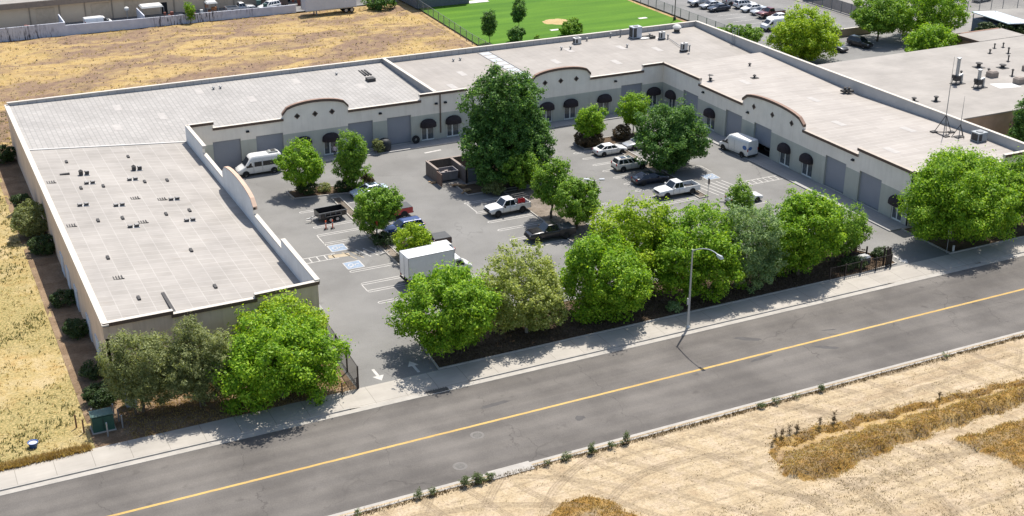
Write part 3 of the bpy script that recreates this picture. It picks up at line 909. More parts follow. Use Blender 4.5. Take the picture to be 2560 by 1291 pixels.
# outer walls: west, rear, east
mb = MB()
mb.box(12.75, 13.05, 108.7, 183.4, 0, 5.1, 0); mb.box(12.62, 13.05, 108.6, 183.5, 5.1, 6.42, 0)
bpart(mb, 'west_wall', [m_tan])
mb = MB(); mb.box(12.55, 13.15, 108.35, 183.6, 6.42, 6.56); bpart(mb, 'coping', m_cap)
mb = MB(); mb.box(13.05, 125.0, 183.1, 183.4, 0, 6.8, 0); bpart(mb, 'back_wall', [m_panel])
mb = MB(); mb.box(12.9, 125.1, 183.02, 183.5, 6.8, 6.92); bpart(mb, 'coping', m_cap)
mb = MB(); mb.box(124.7, 125.0, 107.4, 183.1, 0, 6.9, 0); bpart(mb, 'east_wall', [plain('east_panel', (0.40, 0.395, 0.385), .9, .08, .6)])
mb = MB(); mb.box(124.62, 125.12, 107.3, 183.0, 6.9, 7.02); bpart(mb, 'coping', m_cap)
# fire wall on the roof
mb = MB(); mb.box(67.5, 67.8, 162.6, 183.1, 4.5, 6.9, 0); bpart(mb, 'fire_wall', [plain('fire_wall_grey', (0.30, 0.29, 0.285), .9)])
mb = MB(); mb.box(67.4, 67.9, 162.6, 183.0, 6.9, 7.02); bpart(mb, 'coping', m_cap)
# pale doors low in the west wall
for y in (126.5, 131.8, 136.0, 119.0, 113.8):
    mb = MB(); mb.box(12.66, 12.75, y, y + 2.2, 0.0, 2.3); bpart(mb, 'side_door', plain('pale_door', (0.52, 0.56, 0.62), .6))
# ---- roofs
m_roofL = brick_mat('left_roof_sheets', (0.272, 0.254, 0.232), (0.298, 0.279, 0.257), (0.335, 0.317, 0.293), 1.15, 1.62, 0.065, PI / 2, 0.0, blot=0.16)
m_roofB = brick_mat('rear_left_roof', (0.290, 0.279, 0.264), (0.324, 0.311, 0.294), (0.235, 0.228, 0.218), 1.2, 0.62, 0.07, PI / 2, 0.5, blot=0.12)
m_roofC = brick_mat('rear_right_roof', (0.275, 0.255, 0.233), (0.292, 0.271, 0.248), (0.25, 0.231, 0.21), 3.0, 1.0, 0.04, PI / 2, 0.5, blot=0.13)
m_roofR = brick_mat('right_roof', (0.30, 0.276, 0.252), (0.328, 0.303, 0.277), (0.36, 0.337, 0.312), 5.5, 1.05, 0.07, 0, 0.35, blot=0.12)
def roof_part(name, xs, ys, zf, mat):
    o = grid_sheet(name, xs, ys, zf, mat)
    o.parent = bld; o.matrix_parent_inverse = inv
    return o
LW = lambda x, y: lerp([(13.05, 6.44), (32.4, 4.72)], x)
roof_part('roof', list(np.linspace(13.05, 32.4, 16)), list(np.linspace(109.0, 162.25, 20)), LW, m_roofL)
def RBz(x, y):
    f = lerp([(13.05, 6.40), (32.4, 4.80), (40, 4.9), (67.5, 5.75)], x)
    k = lerp([(13.05, 6.44), (32.4, 6.3), (67.5, 6.3)], x)
    return f + (k - f) * min(1, max(0, (y - 162.25) / 20.85))
roof_part('roof', list(np.linspace(13.05, 67.5, 24)), list(np.linspace(162.25, 183.1, 12)), RBz, m_roofB)
def RCz(x, y):
    t = min(1, max(0, (y - 162.55) / 20.5))
    return (5.7 + .4 * t) * (1 - max(0, (x - 105) / 19.7)) + max(0, (x - 105) / 19.7) * (5.15 + .95 * t)
roof_part('roof', list(np.linspace(67.8, 124.7, 24)), list(np.linspace(162.5, 183.1, 12)), RCz, m_roofC)
def RWz(x, y):
    f = lerp([(105.5, 5.92), (124.7, 1)], x) * 0
    e = lerp([(107.7, 5.75), (117, 5.85), (140, 5.25), (163.7, 6.05)], y)
    t = (x - 105.5) / 19.2
    return 5.88 * (1 - t) + e * t
o = roof_part('roof', list(np.linspace(105.5, 124.7, 12)), list(np.linspace(107.7, 163.7, 24)), RWz, m_roofR)
mb = MB()
for i in range(11):
    a, b_ = 105.5 + i * 19.2 / 11, 105.5 + (i + 1) * 19.2 / 11
    mb.face([(a, 163.7, RWz(a, 163.7)), (b_, 163.7, RWz(b_, 163.7)), (b_, 163.7, 4.8), (a, 163.7, 4.8)])
bpart(mb, 'roof_step', m_cap)
mb = MB()
for i in range(16):
    a, b_ = 13.05 + i * 19.35 / 16, 13.05 + (i + 1) * 19.35 / 16
    mb.hexa([(a, 162.1, LW(a, 0) - .1), (b_, 162.1, LW(b_, 0) - .1), (b_, 162.4, LW(b_, 0) - .1), (a, 162.4, LW(a, 0) - .1)],
            [(a, 162.1, LW(a, 0) + .1), (b_, 162.1, LW(b_, 0) + .1), (b_, 162.4, LW(b_, 0) + .1), (a, 162.4, LW(a, 0) + .1)])
bpart(mb, 'ridge_cap', plain('white_cap', (.48, .465, .44), .7))
# white seam strip of sheets on the rear roof, light patches on all roofs
mb = MB()
zq = lambda x, y: RCz(x, y) + .012
for i in range(9):
    y = 165 + i * 2.0
    x = 83.6
    mb = MB(); mb.face([(x, y, zq(x, y)), (x + 1.7, y, zq(x + 1.7, y)), (x + 1.7, y + 1.5, zq(x + 1.7, y + 1.5)), (x, y + 1.5, zq(x, y + 1.5))])
    bpart(mb, 'skylight', plain('skylight_white', (.37, .39, .41), .5))
mb = MB()
for sx in (83.35, 85.42):
    mb = MB(); ya, yb = 163.5, 182.8
    mb.hexa([(sx, ya, zq(sx, ya) - .1), (sx + .06, ya, zq(sx, ya) - .1), (sx + .06, yb, zq(sx, yb) - .1), (sx, yb, zq(sx, yb) - .1)], [(sx, ya, zq(sx, ya) + .05), (sx + .06, ya, zq(sx, ya) + .05), (sx + .06, yb, zq(sx, yb) + .05), (sx, yb, zq(sx, yb) + .05)])
    bpart(mb, 'skylight_edge', m_grey)
for k, (fn, pts) in enumerate(((RCz, [(76, 172), (79.5, 168), (92, 172), (97, 177), (100.5, 168), (105.5, 175), (72, 166.5), (110.5, 172), (114, 178)]), (RBz, [(26, 176), (31, 171), (38, 179), (44, 173), (52, 178), (24.5, 168), (50, 168.5), (60, 172)]), (RWz, [(112, 150), (116, 139), (111.5, 128), (118, 122), (110, 116)]))):
    for x, y in pts:
        mb = MB()
        mb.face([(x, y, fn(x, y) + .02), (x + 1.0, y, fn(x + 1, y) + .02), (x + 1.0, y + 2.4, fn(x + 1, y + 2.4) + .02), (x, y + 2.4, fn(x, y + 2.4) + .02)])
        bpart(mb, 'roof_patch', plain('roof_patch_white', (.335, .315, .295), .7))
# roof vents and slots, each on its own
m_ventd = plain('vent_dark', (0.055, 0.052, 0.05), 0.7, 0.3, 4)
m_white = plain('roof_white', (0.50, 0.49, 0.47), 0.6, 0.08, 2)
def slot(x, y, zf, w=.28, l=.85, turn=False):
    mb = MB(); z = zf(x, y)
    if turn: w, l = l, w
    mb.box(x - w / 2, x + w / 2, y - l / 2, y + l / 2, z - .05, z + .16, 0)
    bpart(mb, 'roof_slot', m_ventd)
def vent_pair(x, y, zf, h=.75, pyr=False):
    mb = MB(); z = zf(x, y); h *= .62
    mb.box(x - .62, x + .62, y - .3, y + .3, z - .05, z + .04, 1)
    for dx, pp in ((-.34, pyr), (.34, False)):
        hh = h * (1.5 if pp else 1)
        mb.box(x + dx - .22, x + dx + .22, y - .22, y + .22, z + .05, z + hh * .7, 0)
        t = .05 if pp else .2
        mb.hexa([(x + dx - .26, y - .26, z + hh * .7), (x + dx + .26, y - .26, z + hh * .7), (x + dx + .26, y + .26, z + hh * .7), (x + dx - .26, y + .26, z + hh * .7)],
                [(x + dx - t, y - t, z + hh), (x + dx + t, y - t, z + hh), (x + dx + t, y + t, z + hh), (x + dx - t, y + t, z + hh)], 0, 0 if pp else 2)
    bpart(mb, 'roof_vent', [m_ventd, m_white, plain('vent_lid', (.26, .25, .24), .6)])
# ---- vents and units on the unit roofs
for x, y in [(16.7, 156.6), (16.8, 146.5), (19.3, 146.7), (24.1, 157.3), (24.1, 147.3), (26.7, 147.3), (16.8, 135.4), (19.4, 135.6), (24.1, 135.8), (26.8, 136.4), (24.2, 124.5), (16.8, 113.7), (24.2, 114.6), (15.9, 124.5)]: slot(x, y, LW)
slot(15.8, 151.9, LW, .3, 1.1, True)
vent_pair(17.9, 151.3, LW, .8, True); vent_pair(24.1, 151.9, LW, .8, True)
for x, y in [(18.0, 148.0), (22.9, 148.3), (16.1, 140.6), (19.8, 139.7), (26.0, 140.4), (20.0, 132.7), (26.1, 133.2)]: vent_pair(x, y, LW, .5)
for x, y in [(13.9, 149.4), (21.9, 141.9), (24.7, 140.9), (21.2, 134.0), (13.9, 134.6), (15.9, 119.2)]:
    mb = MB(); z = LW(x, y)
    for k in range(4): mb.box(x - .45 + k * .26, x - .35 + k * .26, y - .4, y + .4, z - .05, z + .06)
    mb.box(x - .48, x + .55, y - .44, y - .38, z - .05, z + .05)
    bpart(mb, 'roof_grate', m_ventd)
mb = MB(); mb.hexa([(19.0, 108.9, 5.7), (19.3, 108.9, 5.7), (19.3, 114.4, 5.7), (19.0, 114.4, 5.7)], [(19.0, 108.9, 6.2), (19.3, 108.9, 6.2), (19.3, 114.4, 6.0), (19.0, 114.4, 6.0)]); bpart(mb, 'roof_curb', m_ventd)  # low return wall behind the parapet step; its dark colour paints in a shadow strip
mb = MB(); mb.box(25.6, 26.5, 109.1, 109.9, 5.2, 5.75); bpart(mb, 'roof_box', m_white)
def hvac(x, y, z, w, d, h, label, grp='air conditioning units on the roof', rz=0.0, col=None):
    """packaged roof unit: curb, cabinet, dark coil faces and fan"""
    r = empty('rooftop_unit', (x, y, z), rz); tag(r, label, 'air conditioner', grp)
    mb = MB(); mb.box(-w / 2 - .08, w / 2 + .08, -d / 2 - .08, d / 2 + .08, -.12, .12); mb.build('base', m_ventd, r)
    mb = MB(); mb.box(-w / 2, w / 2, -d / 2, d / 2, .12, h); mb.box(-w / 2 - .04, w / 2 + .04, -d / 2 - .04, d / 2 + .04, h, h + .06); mb.build('cabinet', col or m_white, r)
    mb = MB(); mb.box(-w / 2 + .1, -w / 2 + w * .42, -d / 2 - .015, -d / 2, .25, h - .12); mb.box(-w / 2 - .015, -w / 2, -d / 2 + .12, d / 2 - .12, .25, h - .12); mb.build('coil_grille', m_ventd, r)
    mb = MB(); mb.lathe([(min(w, d) * .34, h + .06), (min(w, d) * .34, h + .16), (min(w, d) * .28, h + .16)], 0, 0, 16); mb.build('fan_shroud', m_grey, r)
    return r
hvac(100.6, 181.2, 6.0, 1.1, .9, 1.0, 'small white roof unit near the back parapet, nearest the sports lawn trees')
hvac(111.3, 180.6, 6.0, 1.7, 1.3, 1.9, 'tallest grey white roof unit against the back parapet', col=plain('pale_grey_paint', (.42, .44, .48), .5))
hvac(114.9, 178.1, 6.0, 1.0, .5, 1.15, 'slim roof condenser right of the tallest unit')
hvac(114.3, 170.5, 5.85, 1.1, .5, 1.2, 'slim roof condenser standing alone in mid roof')
hvac(123.2, 115.4, 5.75, 1.5, 1.3, 1.25, 'grey roof unit beside the antenna mast', col=plain('weathered_grey', (.30, .32, .33), .5))
r = empty('exhaust_fan', (119.7, 181.0, 6.0)); tag(r, 'round white roof exhaust fan in the far corner', 'exhaust fan')
mb = MB(); mb.box(-.35, .35, -.35, .35, -.1, .5); mb.build('curb', m_ventd, r)
mb = MB(); mb.lathe([(.35, .5), (.7, .62), (.75, .9), (.55, 1.2), (.2, 1.35)], 0, 0, 18); mb.build('hood', m_white, r, 40)
def roof_pipe(x, y, z, h=.6, r=.12, cap=True):
    mb = MB(); mb.tube((x, y, z - .1), (x, y, z + h), r, r, 8)
    if cap: mb.lathe([(r * 1.8, z + h), (r * 1.8, z + h + .1), (.03, z + h + .22)], x, y, 10)
    return mb
for x, y, h in [(102.9, 182, .5), (107.6, 182.4, .7), (109.4, 182.2, 1.1), (113.6, 179.8, .6), (115.9, 177.8, .6), (114.6, 169.4, .9), (98, 178.6, .35), (96.5, 178.9, .35), (107.0, 176.0, .3), (78.0, 179.8, .3), (79.2, 179.9, .3), (40.6, 180.2, .3), (41.6, 180.2, .3), (59.0, 179.8, .3)]:
    bpart(roof_pipe(x, y, 6.0 if x > 60 else 6.05, h), 'roof_pipe', m_grey)
mb = MB(); mb.box(62.0, 63.2, 174.4, 175.6, 5.9, 6.5); bpart(mb, 'roof_hatch', m_ventd)
for k in range(3): mb = MB(); mb.box(62.6 + k * .45, 62.8 + k * .45, 177.4, 180.4, 6.0, 6.3); bpart(mb, 'roof_slot', m_ventd)
mb = MB(); mb.box(111.6, 114.3, 179.0, 180.2, 6.05, 6.12); bpart(mb, 'roof_patch', m_white)
mb = MB(); mb.tube((112.6, 180.6, 6.1), (114.0, 179.4, 6.4), .12); mb.box(113.2, 114.2, 178.9, 179.3, 6.1, 6.4); bpart(mb, 'roof_duct', m_ventd)
mb = MB(); mb.tube((116, 177.6, 6.1), (114.6, 170.6, 6.0), .05); bpart(mb, 'roof_conduit', m_grey)
for x, y in [(108.1, 153.8), (115.0, 152.4), (122.9, 141.3), (123.4, 141.0), (118.3, 158.2)]:
    mb = roof_pipe(x, y, 5.7, .45, .14); mb.box(x - .5, x + .6, y - .4, y + .4, 5.6, 5.86); bpart(mb, 'roof_vent', m_ventd)
mb = MB(); mb.path([(107.7, 153.6, 5.9), (107.9, 153.8, 6.9)], [.05, .05]); mb.lathe([(.02, 6.6), (.45, 6.75)], 108.0, 153.7, 14); bpart(mb, 'dish', m_ventd)
# roof access ladder hooped over the east parapet
mb = MB()
for y in (171.2, 171.9):
    mb.path([(124.55, y, 5.5), (124.55, y, 8.0), (124.9, y, 8.3), (125.3, y, 8.0), (125.3, y, 6.5)], [.035] * 5, 6)
for k in range(8): mb.tube((124.55, 171.2, 5.7 + k * .3), (124.55, 171.9, 5.7 + k * .3), .025, None, 6)
bpart(mb, 'roof_ladder', m_steel)
# antenna mast on a tripod frame
r = empty('antenna_mast', (121.3, 119.6, 5.75)); tag(r, 'tall thin antenna mast on a dark tripod frame on the right roof', 'antenna')
mb = MB(); mb.path([(0, 0, 0), (0, 0, 6), (.03, 0, 10.3)], [.07, .05, .02], 6); mb.build('mast', m_grey, r)
mb = MB()
for a in (0, 2.1, 4.2):
    mb.tube((1.3 * math.cos(a), 1.3 * math.sin(a), 0), (0, 0, 2.6), .05, None, 6)
    b2 = a + 2.1
    mb.tube((1.3 * math.cos(a), 1.3 * math.sin(a), .1), (1.3 * math.cos(b2), 1.3 * math.sin(b2), .1), .05, None, 6)
    mb.tube((.65 * math.cos(a), .65 * math.sin(a), 1.3), (.65 * math.cos(b2), .65 * math.sin(b2), 1.3), .04, None, 6)
    mb.box(1.3 * math.cos(a) - .4, 1.3 * math.cos(a) + .4, 1.3 * math.sin(a) - .3, 1.3 * math.sin(a) + .3, -.1, .2)
mb.build('tripod', m_ventd, r)
r = empty('antenna_mast', (122.0, 117.6, 5.75)); tag(r, 'shorter thin antenna pole beside the tripod frame on the right roof', 'antenna')
mb = MB(); mb.path([(0, 0, 0), (0, 0, 3), (0, 0, 5.6)], [.06, .045, .015], 6); mb.build('pole', m_grey, r)
mb = MB()
for a, b_ in (((-.9, .4, .1), (0, 0, 1.8)), ((.9, .3, .1), (0, 0, 1.8)), ((0, -.9, .1), (0, 0, 1.8)), ((-.9, .4, .1), (.9, .3, .1)), ((.9, .3, .1), (1.8, 1.2, .1))): mb.tube(a, b_, .05, None, 6)
mb.box(-.6, .6, -.4, .4, -.1, .2); mb.build('stay_frame', m_ventd, r)

# ================================================================== neighbouring buildings
m_nroof = brick_mat('neighbour_roof', (0.268, 0.25, 0.228), (0.286, 0.266, 0.243), (0.25, 0.232, 0.21), 6, 1.6, .03, 0, .5, blot=.16)
m_nwall = plain('brown_block', (0.36, 0.27, 0.20), .9, .15, .7)
r = empty('flat_roof_building', (125.3, 125.4, 0)); tag(r, 'wide flat roofed building behind the right wing with chimney vents', 'building')
def part(mb, name, mats, r, smooth=None):
    o = mb.build(name, mats, None, smooth); o.parent = r; o.matrix_parent_inverse = Matrix.Translation(-r.location)
    return o
mb = MB(); mb.box(125.4, 200, 125.4, 156.4, 0, 4.85); part(mb, 'wall', m_nwall, r)
mb = MB(); mb.box(125.3, 200.2, 125.2, 156.6, 4.85, 5.05); part(mb, 'roof', m_nroof, r)
mb = MB(); mb.box(164.3, 174.3, 156.8, 161.9, 0, 4.85); part(mb, 'rear_wall', m_nwall, r)
mb = MB(); mb.box(164.1, 174.5, 156.65, 162.1, 4.9, 5.1); part(mb, 'rear_roof', m_nroof, r)
mb = MB(); mb.box(163.9, 164.08, 156.7, 162.1, 4.55, 5.12); mb.box(163.9, 164.1, 158.2, 158.4, 0, 4.55); part(mb, 'fascia', m_brown, r)
mb = MB(); mb.box(139.5, 141.0, 125.3, 125.38, 2.2, 3.4); part(mb, 'window', m_glass, r)
mb = MB(); mb.face([(146.0, 134.2, 5.06), (149.5, 133.4, 5.06), (149.9, 135.6, 5.06), (146.4, 136.7, 5.06)]); part(mb, 'white_patch', plain('fresh_white_coating', (.52, .52, .5), .6), r)
for x, y, h, rr in [(144.1, 140.3, 1.3, .12), (151.8, 144.4, .7, .3), (158.7, 145.1, .9, .1), (149.7, 140.3, 1.0, .14), (162.5, 148.8, .9, .12), (164.7, 152.1, .7, .1), (159.8, 150.1, .6, .12), (163.0, 152.3, .7, .1), (152.7, 138.4, 1.0, .12), (132.7, 133.2, .7, .2), (129.9, 134.6, .5, .2), (155.0, 142.6, .5, .3)]:
    mb = roof_pipe(x, y, 5.0, h, rr); mb.box(x - rr * 2.4, x + rr * 2.4, y - rr * 2.4, y + rr * 2.4, 5.0, 5.12); part(mb, 'roof_vent', m_ventd, r)
for x, y in ((149.6, 139.4), (150.6, 135.0), (157.2, 139.6)):
    mb = MB(); mb.box(x - .7, x + .7, y - .6, y + .6, 5.0, 5.8); mb.hexa([(x - .7, y - .6, 5.8), (x + .7, y - .6, 5.8), (x + .7, y + .6, 5.8), (x - .7, y + .6, 5.8)], [(x - .45, y - .4, 6.05), (x + .45, y - .4, 6.05), (x + .45, y + .4, 6.05), (x - .45, y + .4, 6.05)]); part(mb, 'roof_cowl', plain('tan_metal', (.24, .2, .17), .6), r)
for x, y, h, lb in ((141.8, 138.8, 3.9, 'tall thick flue stack with ducts on the neighbouring flat roof'), (143.2, 135.8, 2.7, 'shorter stubby flue stack with ducts on the neighbouring flat roof')):
    q = empty('flue_stack', (x, y, 5.05)); tag(q, lb, 'chimney', 'flue stacks on the neighbouring roof')
    mb = MB(); mb.tube((0, 0, .9), (0, 0, h), .26, .26, 14); mb.lathe([(.36, h), (.36, h + .12), (.05, h + .22)], 0, 0, 14); mb.build('stack', m_steel, q, 40)
    mb = MB(); mb.box(-.45, .45, -.4, .4, .55, 1.3); mb.box(-.8, -.5, -.2, .2, 1.0, 1.5)
    for a, b_ in ((-.5, -.4), (.5, -.4), (.5, .4), (-.5, .4)): mb.tube((a, b_, 0), (a * .8, b_ * .8, .6), .05, None, 6)
    mb.build('fan_box', m_ventd, q)
    mb = MB(); mb.tube((.4, .1, 1.1), (1.1, .1, 1.3), .2, .2, 10); mb.tube((1.1, .1, 1.4), (1.1, .1, 0), .2, .2, 10); mb.build('duct', m_steel, q)
    mb = MB(); mb.box(-.7, 1.4, -.6, .6, 0, .08); mb.build('base', m_ventd, q)

# tan warehouse top left
r = empty('warehouse', (0, 259.2, 0)); tag(r, 'long tan warehouse with brown fascia beyond the vacant lot', 'building')
m_wh = brick_mat('warehouse_wall', (.34, .285, .215), (.365, .305, .232), (.23, .19, .15), 9.2, 30, .18, 0, 0, blot=.08)
m_wh2 = plain('warehouse_tan', (.62, .49, .355), .9, .06, .4)
mb = MB(); mb.box(-40, 94, 259.2, 285, 0, 4.4); part(mb, 'wall', m_wh2, r)
mb = MB(); mb.box(-41, 95, 258.2, 286, 3.75, 4.75); part(mb, 'fascia', plain('fascia_brown', (.26, .20, .155), .8), r)
mb = MB(); mb.box(-41, 95, 258.3, 286, 4.76, 4.85); part(mb, 'roof', m_nroof, r)
for x in (24.7, 30.2, 34.9, 40, 52, 58.2, 64, 70.5, 77): mb = MB(); mb.box(x, x + .22, 259.05, 259.195, 0, 3.75); part(mb, 'pilaster', plain('pilaster_brown', (.32, .26, .20), .9), r)
for x in (26.0, 36.2, 42.5, 59.5, 66): mb = MB(); mb.box(x, x + 3.4, 259.1, 259.19, 0, 3.2); part(mb, 'roller_door', plain('tan_door', (.54, .42, .30), .8), r)
for x in (49.6, 74.8): mb = MB(); mb.box(x, x + 1.1, 259.1, 259.19, 0, 2.2); part(mb, 'door', m_dark, r)
# grey building at the top of the lawn
r = empty('grey_shed', (96.6, 242, 0)); tag(r, 'dark grey flat sided shed at the top of the lawn', 'building')
mb = MB(); mb.box(96.9, 108.6, 241.6, 256, 0, 4.6); part(mb, 'wall', plain('shed_grey', (.13, .14, .15), .8), r)
mb = MB(); mb.box(96.6, 108.9, 241.3, 256.3, 4.6, 4.9); part(mb, 'roof', m_nroof, r)
# far right: white topped canopy, beige building, dark shelter
r = empty('shade_canopy', (187.3, 174.7, 0)); tag(r, 'pale blue topped canopy roof behind the flat roofed building', 'canopy')
mb = MB(); mb.hexa([(184, 169.6, 3.2), (190.5, 169.6, 2.7), (191.5, 180, 2.7), (185.2, 180, 3.2)], [(184, 169.6, 3.35), (190.5, 169.6, 2.85), (191.5, 180, 2.85), (185.2, 180, 3.35)]); part(mb, 'roof', plain('pale_blue_sheet', (.42, .48, .52), .4), r)
mb = MB()
for x, y in ((184.3, 170), (190.2, 170), (191, 179.6), (185.5, 179.6)): mb.tube((x, y, 0), (x, y, 3.0), .09)
part(mb, 'post', m_grey, r)
mb = MB(); mb.box(184.6, 190, 171, 178.8, 0, 2.4); part(mb, 'side_wall', plain('canopy_blue', (.07, .10, .15), .7), r)
r = empty('low_building', (178, 214, 0)); tag(r, 'low grey building with dark windows beyond the fabric fence', 'building')
mb = MB(); mb.box(174, 196, 214, 236, 0, 3.2); part(mb, 'wall', plain('low_grey', (.28, .26, .25), .9), r)
mb = MB(); mb.box(173.6, 196.4, 213.6, 236.4, 3.2, 3.45); part(mb, 'roof', plain('white_roof', (.62, .6, .57), .7), r)
for y in (216, 219.5, 223, 227): mb = MB(); mb.box(173.94, 173.99, y, y + 1.2, 1, 2.3); part(mb, 'window', m_glass, r)
r = empty('bus_shelter', (199, 203, 0)); tag(r, 'dark blue roofed open shelter in the far right corner', 'shelter')
mb = MB(); mb.box(192, 205, 200.5, 206, 2.6, 2.9); part(mb, 'roof', plain('navy_sheet', (.05, .05, .13), .6), r)
mb = MB()
for x in (192.4, 198.5, 204.6):
    for y in (200.9, 205.6): mb.box(x - .08, x + .08, y - .08, y + .08, 0, 2.6)
part(mb, 'post', m_grey, r)

# ================================================================== walls and fences
m_patch, nt, b = base_mat('patched_grey_panels')
n1 = noise(nt, mapping(nt, (2.6, 1, .4), rot=(0, .7, 0)), 1.0, 5, .7)
c = ramp(nt, n1, [(.42, (.06, .06, .075)), (.49, (.42, .43, .49)), (.7, (.52, .54, .60))])
gate = ramp(nt, noise(nt, mapping(nt, loc=(4, 0, 0)), .06, 2), [(.42, (1, 1, 1)), (.5, (0, 0, 0))])
c = mix(nt, gate, ramp(nt, noise(nt, mapping(nt), .6, 6), [(.3, (.42, .44, .50)), (.7, (.54, .56, .62))]), c)
nt.links.new(c, b.inputs['Base Color']); b.inputs['Roughness'].default_value = .8
r = empty('panel_wall', (28, 249.2, 0)); tag(r, 'patched grey panel wall with dark streaks along the vacant lot', 'wall')
mb = MB(); mb.box(-60, 29.8, 249.0, 249.25, -.1, 2.4); part(mb, 'wall_panel', m_patch, r)
mb = MB(); mb.hexa([(29.8, 249.0, -.1), (74, 249.0, -.1), (74, 249.25, -.1), (29.8, 249.25, -.1)], [(29.8, 249.0, 1.85), (74, 249.0, 1.5), (74, 249.25, 1.5), (29.8, 249.25, 1.85)]); part(mb, 'wall_panel', m_patch, r)
mb = MB(); mb.hexa([(29.6, 249.3, 0), (29.8, 249.3, 0), (29.8, 256.5, 0), (29.6, 256.5, 0)], [(29.6, 249.3, 2.4), (29.8, 249.3, 2.4), (29.8, 256.5, 2.4), (29.6, 256.5, 2.4)]); part(mb, 'return_wall', m_patch, r)
mb = MB(); mb.box(44.2, 44.4, 249.3, 256.5, 0, 2.2); part(mb, 'return_wall', m_patch, r)
def fence(label, pts, h, infill, name='chain_link_fence', cat='fence', step=3.0, post=.05, col=None, rails=(1.0,), pickets=None, z0=0.0):
    r = empty(name, (pts[0][0], pts[0][1], z0)); tag(r, label, cat)
    col = col or m_grey
    P0 = Vector((pts[0][0], pts[0][1]))
    fb, rb = MB(), MB()
    for a, b_ in zip(pts, pts[1:]):
        a, b_ = Vector(a) - P0, Vector(b_) - P0
        L = (b_ - a).length; n = max(1, int(round(L / step)))
        for i in range(n + 1):
            if i == n and b_ != Vector(pts[-1]) - P0: continue
            p = a + (b_ - a) * i / n
            mb = MB(); mb.box(p.x - post, p.x + post, p.y - post, p.y + post, -.1, h + .06); mb.build('post', col, r)
        for k in rails: rb.tube((a.x, a.y, h * k), (b_.x, b_.y, h * k), post * .6, None, 6)
        if pickets:
            d = (b_ - a) / L; m = int(L / pickets)
            for i in range(m):
                p = a + d * (i + .5) * L / m
                fb.box(p.x - .014, p.x + .014, p.y - .014, p.y + .014, .1, h)
        else:
            fb.face([(a.x, a.y, .03), (b_.x, b_.y, .03), (b_.x, b_.y, h), (a.x, a.y, h)])
    rb.build('rail', col, r)
    fb.build('pickets' if pickets else 'fence_mesh', infill, r)
    return r
m_link = mesh_screen('chain_link', (.20, .21, .22), .26)
m_fabric = mesh_screen('dark_wind_fabric', (.10, .105, .13), .88)
m_gate = plain('gate_iron', (.035, .028, .026), .5, .25, 4, .2)
m_gmesh = mesh_screen('gate_mesh', (.06, .055, .055), .5)
fence('grey chain link fence along the left edge of the lawn', [(97.3, 262), (97.2, 241.4), (94.9, 210), (94.6, 184)], 1.9, m_link)
fence('grey chain link fence between the lawn and rear car park', [(146, 300), (140.2, 226), (140.2, 196), (126.5, 187.5)], 2.0, m_link)
fence('dark fabric covered fence beyond the rear car park', [(172.5, 214), (172.5, 193)], 2.2, m_fabric, 'fabric_fence')
fence('short stub of chain link fence behind the dirt lot trailer', [(76, 252), (96, 252)], 1.8, m_link)
fence('thin wire fence at the far right behind the canopy', [(176, 194), (205, 191), (214, 188)], 2.0, m_link)
fence('black iron driveway gate standing open beside the left wing', [(32.95, 98.95), (33.4, 109.3)], 2.25, m_gmesh, 'driveway_gate', 'gate', 3.4, .06, m_gate, (1.0, .05), None)
fence('small black return fence at the inner end of the left gate', [(30.4, 109.0), (33.2, 109.5)], 1.5, m_gmesh, 'iron_fence', 'fence', 2.8, .05, m_gate, (1.0, .05))
fence('short slanted black railing at the street end of the left gate', [(31.2, 98.4), (32.8, 98.8)], 1.2, m_gate, 'iron_railing', 'railing', 1.6, .04, m_gate, (1.0, .5, .05), .16)
fence('low brown iron fence beside the right driveway', [(86.9, 99.1), (95.4, 99.1)], 1.55, m_gate, 'iron_fence', 'fence', 2.1, .06, m_gate, (.12, .96), .28)
r = empty('sliding_gate', (95.0, 99.4, 0)); tag(r, 'bundle of black iron gate uprights at the right driveway', 'gate')
for i, (x, y, h) in enumerate(((0, 0, 2.1), (.35, .15, 2.1), (.7, .3, 2.1), (.25, .7, 2.0), (.75, .8, 2.0), (-2.9, 3.4, 1.9), (-2.4, 3.2, 1.9), (-1.0, 2.2, 1.8))):
    mb = MB(); mb.box(x - .07, x + .07, y - .07, y + .07, 0, h); mb.build('upright', m_gate, r)
mb = MB(); mb.tube((0, 0, 2.0), (.75, .8, 1.9), .04); mb.tube((0, 0, .3), (.75, .8, .3), .04); mb.tube((-2.9, 3.4, .9), (-.9, 2.2, .9), .05); mb.build('rail', m_gate, r)
r = empty('gate_motor', (93.1, 101.2, 0.05)); tag(r, 'grey gate motor box behind the right driveway fence', 'gate motor')
mb = MB(); mb.box(-.8, .8, -.45, .45, 0, .75); mb.build('housing', plain('motor_green', (.06, .075, .07), .6), r)
mb = MB(); mb.hexa([(-.86, -.5, .75), (.86, -.5, .75), (.86, .5, .75), (-.86, .5, .75)], [(-.7, -.34, .95), (.7, -.34, .95), (.7, .34, .95), (-.7, .34, .95)]); mb.build('lid', m_steel, r)
def wall(label, x0, x1, y0, y1, h, mat, cap=None):
    r = empty('block_wall', (x0, y0, 0)); tag(r, label, 'wall')
    mb = MB(); mb.box(0, x1 - x0, 0, y1 - y0, -.1, h - .12); mb.build('masonry', mat, r)
    mb = MB(); mb.box(-.05, x1 - x0 + .05, -.05, y1 - y0 + .05, h - .12, h); mb.build('cap', cap or mat, r)
wall('low beige block wall between the two dark parked cars and the street', 154.0, 166, 185.4, 185.7, 1.5, plain('beige_block', (.36, .29, .22), .9, .1, .8), m_cap)
wall('brown block wall beyond the neighbouring flat roof', 172, 186, 170.6, 170.9, 2.4, plain('reddish_block', (.26, .16, .12), .9, .15, .8))
wall('faded red block wall at the left edge behind the building', -30, 11.5, 187, 187.3, 2.0, plain('faded_red_block', (.33, .19, .16), .9, .15, .6))
